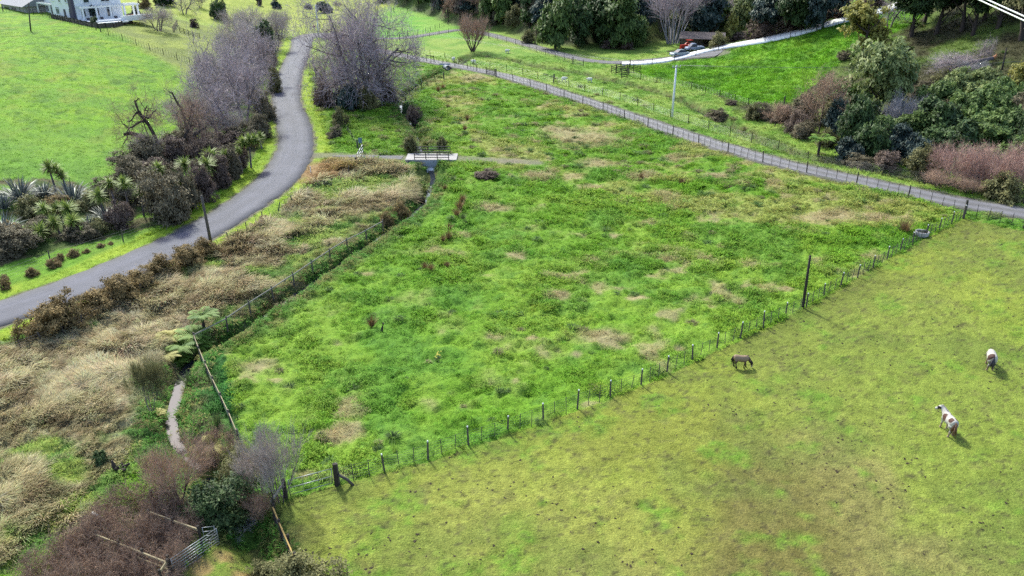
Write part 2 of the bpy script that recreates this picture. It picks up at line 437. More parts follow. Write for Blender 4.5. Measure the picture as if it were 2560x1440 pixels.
def leafy(name, ca, cb, trans=.3, rough=.6, objvar=.18, spec=.25, softn=.9):
    """foliage or twigs: per-leaf shade from attribute rnd, per-plant shade from object random"""
    m, nt, b = new_mat(name)
    at = N(nt, 'ShaderNodeAttribute'); at.attribute_name = 'rnd'
    oi = N(nt, 'ShaderNodeObjectInfo')
    mx = N(nt, 'ShaderNodeMix', data_type='RGBA')
    gain = 2.15 if 'twig' in name or 'cane' in name else (1.25 if 'bark' in name else 1.35)
    mx.inputs[6].default_value = (*(np.asarray(ca) * gain), 1); mx.inputs[7].default_value = (*(np.asarray(cb) * gain), 1)
    nt.links.new(at.outputs['Fac'], mx.inputs[0])
    mr = N(nt, 'ShaderNodeMapRange')
    mr.inputs['To Min'].default_value, mr.inputs['To Max'].default_value = 1 - objvar, 1 + objvar
    nt.links.new(oi.outputs['Random'], mr.inputs['Value'])
    sc = N(nt, 'ShaderNodeVectorMath', operation='SCALE')
    nt.links.new(mx.outputs[2], sc.inputs[0]); nt.links.new(mr.outputs[0], sc.inputs['Scale'])
    nt.links.new(sc.outputs[0], b.inputs['Base Color'])
    b.inputs['Roughness'].default_value = rough
    b.inputs['Specular IOR Level'].default_value = spec
    gn = N(nt, 'ShaderNodeNewGeometry')
    ad = N(nt, 'ShaderNodeVectorMath', operation='ADD'); ad.inputs[1].default_value = (0, 0, softn)
    nm_ = N(nt, 'ShaderNodeVectorMath', operation='NORMALIZE')
    nt.links.new(gn.outputs['Normal'], ad.inputs[0]); nt.links.new(ad.outputs[0], nm_.inputs[0])
    nt.links.new(nm_.outputs[0], b.inputs['Normal'])
    if trans > 0:
        tr = N(nt, 'ShaderNodeBsdfTranslucent')
        nt.links.new(sc.outputs[0], tr.inputs['Color'])
        ms = N(nt, 'ShaderNodeMixShader'); ms.inputs[0].default_value = trans
        nt.links.new(b.outputs[0], ms.inputs[1]); nt.links.new(tr.outputs[0], ms.inputs[2])
        nt.links.new(ms.outputs[0], nt.nodes['Material Output'].inputs['Surface'])
    return m

def vert_mat(name, attr, rough=.85, nscale=6.0, var=.2, bump=.3, bdist=.04, inst=False, trans=0.0):
    """colour carried by the surface itself (attribute), fine grain from noise"""
    m, nt, b = new_mat(name)
    at = N(nt, 'ShaderNodeAttribute'); at.attribute_name = attr
    if inst: at.attribute_type = 'INSTANCER'
    tc = N(nt, 'ShaderNodeTexCoord')
    nz = N(nt, 'ShaderNodeTexNoise', Scale=nscale, Detail=4.0, Roughness=.7)
    nt.links.new(tc.outputs['Object'], nz.inputs['Vector'])
    f = ramp_mul(nt, nz.outputs['Fac'], 1 - var, 1 + var)
    sc = N(nt, 'ShaderNodeVectorMath', operation='SCALE')
    nt.links.new(at.outputs['Color'], sc.inputs[0])
    if inst:
        a2 = N(nt, 'ShaderNodeAttribute'); a2.attribute_name = 'rnd'
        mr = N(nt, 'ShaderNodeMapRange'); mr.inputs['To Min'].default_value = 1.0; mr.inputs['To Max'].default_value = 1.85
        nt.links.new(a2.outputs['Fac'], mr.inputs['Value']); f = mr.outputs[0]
    nt.links.new(f, sc.inputs['Scale'])
    nt.links.new(sc.outputs[0], b.inputs['Base Color'])
    b.inputs['Roughness'].default_value = rough
    b.inputs['Specular IOR Level'].default_value = .12
    if inst:
        gn = N(nt, 'ShaderNodeNewGeometry')
        ad = N(nt, 'ShaderNodeVectorMath', operation='ADD'); ad.inputs[1].default_value = (0, 0, 1.3)
        nm_ = N(nt, 'ShaderNodeVectorMath', operation='NORMALIZE')
        nt.links.new(gn.outputs['Normal'], ad.inputs[0]); nt.links.new(ad.outputs[0], nm_.inputs[0])
        nt.links.new(nm_.outputs[0], b.inputs['Normal'])
    if attr == 'paint':
        nf = N(nt, 'ShaderNodeTexNoise', Scale=13.0, Detail=4.0, Roughness=.75)
        nt.links.new(tc.outputs['Object'], nf.inputs['Vector'])
        mg = N(nt, 'ShaderNodeMath', operation='MULTIPLY'); nt.links.new(f, mg.inputs[0]); nt.links.new(ramp_mul(nt, nf.outputs['Fac'], .62, 1.38), mg.inputs[1])
        nt.links.new(mg.outputs[0], sc.inputs['Scale'])
    if bump and not inst:
        n2 = N(nt, 'ShaderNodeTexNoise', Scale=nscale * 2.2, Detail=3.0)
        nt.links.new(tc.outputs['Object'], n2.inputs['Vector'])
        bp = N(nt, 'ShaderNodeBump', Strength=bump, Distance=bdist)
        nt.links.new(n2.outputs['Fac'], bp.inputs['Height'])
        nt.links.new(bp.outputs[0], b.inputs['Normal'])
    if trans > 0:
        tr = N(nt, 'ShaderNodeBsdfTranslucent')
        nt.links.new(sc.outputs[0], tr.inputs['Color'])
        ms = N(nt, 'ShaderNodeMixShader'); ms.inputs[0].default_value = trans
        nt.links.new(b.outputs[0], ms.inputs[1]); nt.links.new(tr.outputs[0], ms.inputs[2])
        nt.links.new(ms.outputs[0], nt.nodes['Material Output'].inputs['Surface'])
    return m

M = {}
M['ground'] = vert_mat('pasture', 'paint', nscale=4.0, var=.30, bump=.7, bdist=.12)
M['tuft'] = vert_mat('grass_blades', 'tint', inst=True, trans=.35, rough=.7)
M['timber'] = plain('weathered_timber', alb(112, 104, 98), .85, .35, 9)
M['dark_timber'] = plain('dark_post_timber', alb(74, 66, 62), .85, .35, 9)
M['pale_timber'] = plain('sawn_pale_timber', alb(206, 188, 150), .8, .25, 8)
M['new_timber'] = plain('new_yellow_timber', alb(226, 186, 112), .75, .15, 8)
M['grey_rail'] = plain('silvered_rail', alb(178, 172, 164), .8, .25, 8)
M['wire'] = plain('fence_wire', alb(136, 136, 140), .45, .1, 2, metal=.6)
M['galv'] = plain('galvanised_steel', alb(196, 200, 206), .4, .12, 6, metal=.55)
M['black_steel'] = plain('black_steel', (.012, .012, .014), .45, .2, 6)
M['concrete'] = plain('pale_concrete', alb(214, 206, 204), .85, .14, 1.6, bump=.15)
M['concrete_grey'] = plain('grey_concrete', alb(206, 210, 218), .85, .2, 1.8, bump=.2)
M['white_concrete'] = plain('white_concrete', (.80, .79, .78), .8, .05, .8)
M['pole_concrete'] = plain('pole_concrete', (.72, .74, .80), .7, .1, 2)
M['white'] = plain('white_paint', (.80, .80, .80), .5, .05, 3)
M['stone'] = plain('riprap_stone', alb(96, 96, 108), .9, .5, 4)
M['bark'] = leafy('bark', alb(112, 98, 96), alb(142, 130, 128), 0, .9)
M['bark_dark'] = leafy('dark_bark', alb(70, 60, 54), alb(96, 84, 76), 0, .9)
M['twig_lilac'] = leafy('lilac_grey_twigs', alb(112, 98, 100), alb(188, 172, 174), .1, .8, .10)
M['twig_grey'] = leafy('grey_twigs', alb(106, 94, 90), alb(184, 170, 160), .1, .8, .12)
M['twig_brown'] = leafy('brown_twigs', alb(124, 98, 82), alb(172, 144, 122), .1, .8, .12)
M['twig_red'] = leafy('reddish_twigs', alb(122, 88, 80), alb(188, 156, 142), .1, .8, .12)
M['twig_maroon'] = leafy('maroon_canes', alb(88, 70, 58), alb(166, 138, 118), .1, .8, .12)
M['twig_pale'] = leafy('pale_dead_twigs', alb(100, 96, 96), alb(166, 160, 162), .05, .8, .1)
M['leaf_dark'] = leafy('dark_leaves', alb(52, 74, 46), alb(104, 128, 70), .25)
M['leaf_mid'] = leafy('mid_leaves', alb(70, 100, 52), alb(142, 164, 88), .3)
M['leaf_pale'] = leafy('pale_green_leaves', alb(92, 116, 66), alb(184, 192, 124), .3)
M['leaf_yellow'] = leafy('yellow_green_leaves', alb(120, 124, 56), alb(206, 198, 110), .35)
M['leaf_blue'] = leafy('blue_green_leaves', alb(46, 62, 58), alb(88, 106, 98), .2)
M['leaf_manuka'] = leafy('brownish_shrub_leaves', alb(88, 82, 62), alb(156, 142, 114), .2, .75)
M['leaf_purple'] = leafy('purplish_shrub_leaves', alb(92, 76, 68), alb(150, 128, 114), .2, .75)
M['leaf_gorse'] = leafy('rusty_hedge_leaves', alb(100, 90, 56), alb(192, 160, 106), .2, .75)
M['leaf_olive'] = leafy('olive_leaves', alb(92, 92, 56), alb(164, 158, 104), .25, .7)
M['blade_cabbage'] = leafy('cabbage_tree_blades', alb(76, 110, 46), alb(184, 200, 96), .3, .5)
M['blade_flax'] = leafy('flax_blades', alb(50, 58, 56), alb(132, 142, 136), .2, .4)
M['blade_fern'] = leafy('fern_fronds', alb(74, 124, 50), alb(158, 186, 84), .35, .6)
M['blade_fern_yellow'] = leafy('yellowing_fronds', alb(140, 136, 68), alb(206, 196, 116), .35, .6)
M['blade_rush'] = leafy('brown_rushes', alb(110, 84, 52), alb(166, 134, 84), .2, .7)
M['blade_rush_green'] = leafy('green_rushes', alb(74, 104, 58), alb(140, 150, 84), .2, .7)
M['skirt'] = leafy('dead_leaf_skirt', alb(120, 92, 62), alb(176, 144, 102), .1, .8)

def asphalt():
    m, nt, b = new_mat('chip_seal')
    at = N(nt, 'ShaderNodeAttribute'); at.attribute_name = 'lane'
    tc = N(nt, 'ShaderNodeTexCoord')
    n1 = N(nt, 'ShaderNodeTexNoise', Scale=.35, Detail=5.0, Roughness=.6)
    n2 = N(nt, 'ShaderNodeTexNoise', Scale=9.0, Detail=3.0)
    nt.links.new(tc.outputs['Object'], n1.inputs['Vector']); nt.links.new(tc.outputs['Object'], n2.inputs['Vector'])
    cr = N(nt, 'ShaderNodeValToRGB')
    el = cr.color_ramp.elements
    el[0].position, el[0].color = 0.0, (*alb(122, 118, 114), 1)
    el[1].position, el[1].color = 1.0, (*alb(122, 118, 114), 1)
    for p, c in ((.08, (122, 119, 127)), (.27, (130, 127, 138)), (.33, (134, 131, 142)), (.5, (126, 123, 134)), (.67, (135, 132, 143)), (.76, (131, 128, 139)), (.93, (121, 118, 125))):
        q = el.new(p); q.color = (*alb(*c), 1)
    nt.links.new(at.outputs['Fac'], cr.inputs[0])
    a2 = N(nt, 'ShaderNodeAttribute'); a2.attribute_name = 'along'
    cx = N(nt, 'ShaderNodeCombineXYZ'); mlt = N(nt, 'ShaderNodeMath', operation='MULTIPLY'); mlt.inputs[1].default_value = 14.0
    nt.links.new(at.outputs['Fac'], mlt.inputs[0]); nt.links.new(mlt.outputs[0], cx.inputs[0]); ml2 = N(nt, 'ShaderNodeMath', operation='MULTIPLY'); ml2.inputs[1].default_value = .12
    nt.links.new(a2.outputs['Fac'], ml2.inputs[0]); nt.links.new(ml2.outputs[0], cx.inputs[1])
    n3 = N(nt, 'ShaderNodeTexNoise', Scale=1.0, Detail=6.0, Roughness=.75); nt.links.new(cx.outputs[0], n3.inputs['Vector'])
    wr = ramp_mul(nt, n3.outputs['Fac'], .8, 1.28)
    m0 = N(nt, 'ShaderNodeMath', operation='MULTIPLY'); nt.links.new(ramp_mul(nt, n1.outputs['Fac'], .50, .76), m0.inputs[0]); nt.links.new(wr, m0.inputs[1])
    f1 = m0.outputs[0]; f2 = ramp_mul(nt, n2.outputs['Fac'], .9, 1.1)
    mm = N(nt, 'ShaderNodeMath', operation='MULTIPLY')
    nt.links.new(f1, mm.inputs[0]); nt.links.new(f2, mm.inputs[1])
    sc = N(nt, 'ShaderNodeVectorMath', operation='SCALE')
    bl = N(nt, 'ShaderNodeVectorMath', operation='MULTIPLY'); bl.inputs[1].default_value = (1.0, 1.02, 1.16)
    nt.links.new(cr.outputs[0], bl.inputs[0]); nt.links.new(bl.outputs[0], sc.inputs[0]); nt.links.new(mm.outputs[0], sc.inputs['Scale'])
    nt.links.new(sc.outputs[0], b.inputs['Base Color'])
    b.inputs['Roughness'].default_value = .8
    bp = N(nt, 'ShaderNodeBump', Strength=.2, Distance=.01)
    nt.links.new(n2.outputs['Fac'], bp.inputs['Height']); nt.links.new(bp.outputs[0], b.inputs['Normal'])
    return m
M['asphalt'] = asphalt()

def gravel():
    m, nt, b = new_mat('gravel_track')
    at = N(nt, 'ShaderNodeAttribute'); at.attribute_name = 'lane'
    tc = N(nt, 'ShaderNodeTexCoord')
    n1 = N(nt, 'ShaderNodeTexNoise', Scale=1.1, Detail=6.0, Roughness=.7)
    nt.links.new(tc.outputs['Object'], n1.inputs['Vector'])
    cr = N(nt, 'ShaderNodeValToRGB'); el = cr.color_ramp.elements
    el[0].position, el[0].color = 0.0, (*alb(140, 134, 120), 1)
    el[1].position, el[1].color = 1.0, (*alb(140, 134, 120), 1)
    for p, c in ((.16, (142, 138, 140)), (.28, (170, 166, 176)), (.5, (138, 134, 136)), (.72, (170, 166, 176)), (.85, (142, 138, 138))):
        q = el.new(p); q.color = (*alb(*c), 1)
    nt.links.new(at.outputs['Fac'], cr.inputs[0])
    f1 = ramp_mul(nt, n1.outputs['Fac'], .54, .92)
    sc = N(nt, 'ShaderNodeVectorMath', operation='SCALE')
    nt.links.new(cr.outputs[0], sc.inputs[0]); nt.links.new(f1, sc.inputs['Scale'])
    nt.links.new(sc.outputs[0], b.inputs['Base Color'])
    b.inputs['Roughness'].default_value = .9
    return m
M['gravel'] = gravel()

def water():
    m, nt, b = new_mat('stream_water')
    tc = N(nt, 'ShaderNodeTexCoord')
    nz = N(nt, 'ShaderNodeTexNoise', Scale=2.2, Detail=4.0)
    nt.links.new(tc.outputs['Object'], nz.inputs['Vector'])
    bp = N(nt, 'ShaderNodeBump', Strength=.06, Distance=.03)
    nt.links.new(nz.outputs['Fac'], bp.inputs['Height']); nt.links.new(bp.outputs[0], b.inputs['Normal'])
    b.inputs['Base Color'].default_value = (*alb(52, 54, 60), 1)
    b.inputs['Roughness'].default_value = .06
    b.inputs['Specular IOR Level'].default_value = .55
    return m
M['water'] = water()

def glass_dark():
    m, nt, b = new_mat('window_glass')
    b.inputs['Base Color'].default_value = (.02, .03, .05, 1)
    b.inputs['Roughness'].default_value = .08
    b.inputs['Specular IOR Level'].default_value = .7
    return m
M['glass'] = glass_dark()

# ------------------------------------------------------------------ mesh helpers
def make_mesh(name, V, faces, smooth=False, attrs=None, mat=None):
    """faces: list of tuples or one numpy array (n, k)"""
    me = bpy.data.meshes.new(name)
    V = np.asarray(V, np.float32).reshape(-1, 3)
    if isinstance(faces, np.ndarray):
        k = faces.shape[1]; n = faces.shape[0]
        me.vertices.add(len(V)); me.vertices.foreach_set('co', V.ravel())
        me.loops.add(n * k); me.loops.foreach_set('vertex_index', faces.astype(np.int32).ravel())
        me.polygons.add(n)
        me.polygons.foreach_set('loop_start', np.arange(0, n * k, k, dtype=np.int32))
        me.polygons.foreach_set('loop_total', np.full(n, k, np.int32))
        me.update(calc_edges=True)
    else:
        me.from_pydata(V.tolist(), [], faces); me.update()
    for an, (typ, data) in (attrs or {}).items():
        at = me.attributes.new(an, typ, 'POINT')
        if typ == 'FLOAT_COLOR':
            d = np.ones((len(V), 4), np.float32); d[:, :3] = data
            at.data.foreach_set('color', d.ravel())
        else:
            at.data.foreach_set('value', np.asarray(data, np.float32).ravel())
    if smooth:
        me.polygons.foreach_set('use_smooth', np.ones(len(me.polygons), bool))
    if mat is not None:
        me.materials.append(mat)
    return me

def link(name, me, parent=None, loc=None, rotz=None):
    o = bpy.data.objects.new(name, me); COL.objects.link(o)
    if parent is not None: o.parent = parent
    if loc is not None: o.location = loc
    if rotz is not None: o.rotation_euler = (0, 0, rotz)
    return o

def tag(o, label, cat, group=None):
    o['label'] = label; o['category'] = cat
    if group: o['group'] = group
    return o

def thing(name, label, cat, loc=(0, 0, 0), rotz=0.0, group=None, scale=None):
    o = bpy.data.objects.new(name, None); COL.objects.link(o)
    o.empty_display_size = .3
    o.location = loc; o.rotation_euler = (0, 0, rotz)
    if scale is not None: o.scale = scale if hasattr(scale, '__len__') else (scale,) * 3
    return tag(o, label, cat, group)

class MB:
    """collects shapes into one mesh"""
    def __init__(s): s.v = []; s.f = []; s.r = []
    def add(s, V, F, r=0.5):
        b = len(s.v); s.v += [tuple(map(float, p)) for p in V]; s.f += [tuple(i + b for i in f) for f in F]
        s.r += [r] * len(V); return s
    def box(s, c, d, rz=0.0, mat4=None):
        x, y, z = d[0] / 2, d[1] / 2, d[2] / 2
        V = [Vector(p) for p in ((-x, -y, -z), (x, -y, -z), (x, y, -z), (-x, y, -z), (-x, -y, z), (x, -y, z), (x, y, z), (-x, y, z))]
        R = mat4 if mat4 is not None else Matrix.Rotation(rz, 3, 'Z')
        V = [R @ p + Vector(c) for p in V]
        return s.add(V, [(0, 3, 2, 1), (4, 5, 6, 7), (0, 1, 5, 4), (1, 2, 6, 5), (2, 3, 7, 6), (3, 0, 4, 7)])
    def beam(s, a, b, w, h):
        a, b = Vector(a), Vector(b); d = b - a
        R = d.to_track_quat('X', 'Z').to_matrix()
        return s.box((a + b) / 2, (d.length, w, h), mat4=R)
    def tube(s, pts, rad, n=6, cap=True, r=.5):
        pts = [Vector(p) for p in pts]
        if not hasattr(rad, '__len__'): rad = [rad] * len(pts)
        b = len(s.v); V = []; F = []
        up = Vector((0, 0, 1))
        for i, p in enumerate(pts):
            d = (pts[min(i + 1, len(pts) - 1)] - pts[max(i - 1, 0)])
            if d.length < 1e-9: d = Vector((0, 0, 1))
            d.normalize()
            x = d.cross(up if abs(d.z) < .95 else Vector((1, 0, 0))).normalized(); y = x.cross(d)
            for k in range(n):
                a = 2 * math.pi * k / n
                V.append(p + (x * math.cos(a) + y * math.sin(a)) * rad[i])
        for i in range(len(pts) - 1):
            for k in range(n):
                k2 = (k + 1) % n
                F.append((i * n + k, i * n + k2, (i + 1) * n + k2, (i + 1) * n + k))
        if cap:
            F.append(tuple(range(n - 1, -1, -1))); F.append(tuple((len(pts) - 1) * n + k for k in range(n)))
        return s.add(V, F, r)
    def lathe(s, prof, n=12, c=(0, 0, 0)):
        V = []; F = []
        for (r, z) in prof:
            for k in range(n):
                a = 2 * math.pi * k / n
                V.append((c[0] + r * math.cos(a), c[1] + r * math.sin(a), c[2] + z))
        for i in range(len(prof) - 1):
            for k in range(n):
                F.append((i * n + k, i * n + (k + 1) % n, (i + 1) * n + (k + 1) % n, (i + 1) * n + k))
        return s.add(V, F)
    def mesh(s, name, mat, smooth=False):
        return make_mesh(name, s.v, s.f, smooth, {'rnd': ('FLOAT', s.r)}, mat)
    def build(s, name, mat, parent=None, smooth=False, loc=None, rotz=None):
        return link(name, s.mesh(name, mat, smooth), parent, loc, rotz)

# ------------------------------------------------------------------ ground sheet
ys = [9.0]
while ys[-1] < 430:
    y = ys[-1]
    ys.append(y + min(1.3, 1.7 * (y * y + CAMH ** 2) / (CAMH * FPX * .4)))
ys = np.array(ys)
ys = np.r_[[-400, -120, -40, -10, 2], ys, [445, 470, 520, 600, 760, 1000, 1500, 2400, 4000]]
nc = 501
tt = np.linspace(-1, 1, nc)
hwid = 0.76 * np.maximum(ys, 0) + 20 + np.maximum(0, -ys) * 1.0
GX = (tt[None, :] * hwid[:, None]).ravel(); GY = np.repeat(ys, nc)
paint, rough, hp, dry, lp, up, dr, dt, df, dd, dp, d1, d2, st, sp, farm, cutd = ground_paint(GX, GY)
GZ = ground_z(GX, GY, rough, cutd, dry)
nr = len(ys)
i0 = (np.arange(nr - 1)[:, None] * nc + np.arange(nc - 1)[None, :]).ravel()
GF = np.stack([i0, i0 + 1, i0 + nc + 1, i0 + nc], 1)
gme = make_mesh('ground', np.stack([GX, GY, GZ], 1), GF, True, {'paint': ('FLOAT_COLOR', paint)}, M['ground'])
ground = link('ground', gme); ground['kind'] = 'structure'

# ------------------------------------------------------------------ roads, tracks, water
def ribbon(name, line, half, lift, mat, prof=None, side=.25, zf=None, width=None):
    """a strip laid on the ground along a line; prof = list of (offset -1..1, height)"""
    prof = prof or [(-1, 0), (-.5, .02), (0, .03), (.5, .02), (1, 0)]
    L = np.asarray(line)
    T = np.gradient(L, axis=0); T /= np.hypot(T[:, 0], T[:, 1])[:, None]
    Nn = np.stack([-T[:, 1], T[:, 0]], 1)
    n = len(L); k = len(prof) + 2
    w = np.full(n, half) if width is None else np.asarray(width)
    zc = (zf or zbase)(L[:, 0], L[:, 1])
    for _ in range(6): zc[1:-1] = .25 * zc[:-2] + .5 * zc[1:-1] + .25 * zc[2:]
    V = np.zeros((n, k, 3)); lane = np.zeros((n, k))
    offs = [(-1.04, -side)] + list(prof) + [(1.04, -side)]
    for j, (o, h) in enumerate(offs):
        V[:, j, :2] = L + Nn * (w * o)[:, None]
        ze = (zf or zbase)(V[:, j, 0], V[:, j, 1])
        V[:, j, 2] = np.maximum(zc, ze) * .5 + ze * .5 + lift + h
        lane[:, j] = (o + 1) / 2
    i = (np.arange(n - 1)[:, None] * k + np.arange(k - 1)[None, :]).ravel()
    F = np.stack([i, i + k, i + k + 1, i + 1], 1)
    F = F[:, ::-1]
    me = make_mesh(name, V.reshape(-1, 3), F, True, {'lane': ('FLOAT', lane.ravel()), 'along': ('FLOAT', np.repeat(np.r_[0, np.cumsum(np.hypot(*(L[1:] - L[:-1]).T))], k))}, mat)
    o = link(name, me); o['kind'] = 'structure'
    return o

rs = np.r_[0, np.cumsum(np.hypot(*(ROAD[1:] - ROAD[:-1]).T))]
rw = 2.55 + .5 * sstep(rs[-1] - 12, rs[-1], rs)
ribbon('road', ROAD, 2.55, .05, M['asphalt'], width=rw + .12 * np.sin(rs / 5.0) + .07 * np.sin(rs * 1.7) + RNG.normal(0, .07, len(rs)))
ts_ = np.r_[0, np.cumsum(np.hypot(*(TRACK[1:] - TRACK[:-1]).T))]
ribbon('farm_track', TRACK, 1.45, .035, M['gravel'], prof=[(-1, 0), (-.6, .02), (-.4, .01), (0, .05), (.4, .01), (.6, .02), (1, 0)],
       width=2.15 + .18 * np.sin(ts_ / 7) + .12 * np.sin(ts_ * .9))
ribbon('gravel_road', FAR, 1.9, .04, M['gravel'], width=np.interp(np.linspace(0, 1, len(FAR)), [0, .08, .15, .8, .92, 1], [3.2, 3.0, 1.7, 1.9, 2.8, 3.0]))
kp = int(np.argmin(np.abs(PATH[:, 0] - hit(1022, 395)[0])))
ribbon('gravel_path', PATH[3:kp], .95, .02, M['gravel'], width=np.interp(np.arange(kp - 3), [0, 4, kp - 3], [.2, .9, 1.0]))
ribbon('concrete_driveway', DRIVE, 1.7, .2, M['white_concrete'], prof=[(-1, 0), (0, .01), (1, 0)], side=.35)
def water_ribbon(name, line, half, up, pool=None):
    L = np.asarray(line); z = zlow(L[:, 0], L[:, 1]) + up
    for _ in range(20): z[1:-1] = .25 * z[:-2] + .5 * z[1:-1] + .25 * z[2:]
    T = np.gradient(L, axis=0); T /= np.hypot(T[:, 0], T[:, 1])[:, None]
    Nn = np.stack([-T[:, 1], T[:, 0]], 1)
    w = half * (1 + .4 * (fbm(L[:, 0] / 4.0, L[:, 1] / 4.0, 77, 2) - .5) * 2) + (pool if pool is not None else 0)
    for _ in range(4): w[1:-1] = .25 * w[:-2] + .5 * w[1:-1] + .25 * w[2:]
    V = []
    for o in (-1, 0, 1):
        V.append(np.c_[L + Nn * (w * o)[:, None], z])
    V = np.stack(V, 1); n = len(L)
    i = (np.arange(n - 1)[:, None] * 3 + np.arange(2)[None, :]).ravel()
    F = np.stack([i + 1, i + 4, i + 3, i], 1)
    me = make_mesh(name, V.reshape(-1, 3), F, True, None, M['water'])
    o = link(name, me); o['kind'] = 'structure'
    return o
sa = np.r_[0, np.cumsum(np.hypot(*(STREAM[1:] - STREAM[:-1]).T))]
pl_ = hit(1060, 488)
kx = int(np.argmin(np.hypot(STREAM[:, 0] - hit(560, 1225)[0], STREAM[:, 1] - hit(560, 1225)[1])))
ST_W = STREAM[:kx]
water_ribbon('stream', ST_W, .36, .16, .75 * np.exp(-((ST_W[:, 0] - pl_[0]) ** 2 + (ST_W[:, 1] - pl_[1]) ** 2) / 2.2))
water_ribbon('creek', CREEK, .35, .08)


# ------------------------------------------------------------------ plant makers (meshes, base at the origin, unit = metres)
def quads_from(C, A, B):
    """leaf quads: centre C, half vectors A (length) and B (width)"""
    n = len(C)
    V = np.stack([C - A, C + B * .9 - A * .1, C + A, C - B * .9 - A * .1], 1).reshape(-1, 3)
    F = np.arange(4 * n).reshape(n, 4)
    return V, F

def unit(v):
    return v / (np.linalg.norm(v, axis=-1, keepdims=True) + 1e-9)

def crown_mesh(name, mat, seed, R=(1, 1, 1), lobes=9, clumps=120, leaves=40, leaf=.1, clump=.16, low=-.55, gap=.0, flatten=.4, fill=.35):
    """foliage crown of leaf faces: lobes -> clumps -> leaves; sits between z=0 and z=2*R[2] around its own centre height"""
    g = np.random.default_rng(seed)
    R = np.array(R, float)
    lc = unit(g.normal(size=(lobes, 3))) * g.uniform(.35, .72, (lobes, 1)); lc[:, 2] *= .8
    lr = g.uniform(.32, .52, lobes)
    lb = g.integers(0, lobes, clumps)
    d = unit(g.normal(size=(clumps, 3))); d[:, 2] = np.where(d[:, 2] < low, -d[:, 2], d[:, 2])
    rad = np.where(g.random(clumps) < fill, g.uniform(.4, .9, clumps), g.uniform(.9, 1.05, clumps))
    cc = lc[lb] + d * (lr[lb] * rad)[:, None]
    out = unit(cc + d * .5)
    cl = np.repeat(np.arange(clumps), leaves)
    off = g.normal(size=(len(cl), 3)) * clump * .55; off[:, 2] *= flatten + .25
    C = cc[cl] + off
    nrm = unit(out[cl] * .7 + np.array([0, 0, .55]) + g.normal(size=(len(cl), 3)) * .55)
    t = unit(np.cross(nrm, g.normal(size=(len(cl), 3))))
    bb = np.cross(nrm, t)
    s = leaf * g.uniform(.6, 1.3, (len(cl), 1))
    C = C * R; V, F = quads_from(C, t * s * R.mean(), bb * s * .55 * R.mean())
    rad_ = np.percentile(np.hypot(V[:, 0], V[:, 1]), 97); z0_, z1_ = np.percentile(V[:, 2], [1, 99.5])
    V[:, :2] /= rad_; V[:, 2] = (V[:, 2] - z0_) / (z1_ - z0_)
    # tone of the leaf: own tone of clump, paler towards the outside of its clump
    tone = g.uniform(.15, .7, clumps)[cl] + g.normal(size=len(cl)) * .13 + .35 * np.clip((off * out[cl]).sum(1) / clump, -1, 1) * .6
    me = make_mesh(name, V, F, False, {'rnd': ('FLOAT', np.repeat(np.clip(tone, 0, 1), 4))}, mat)
    return me

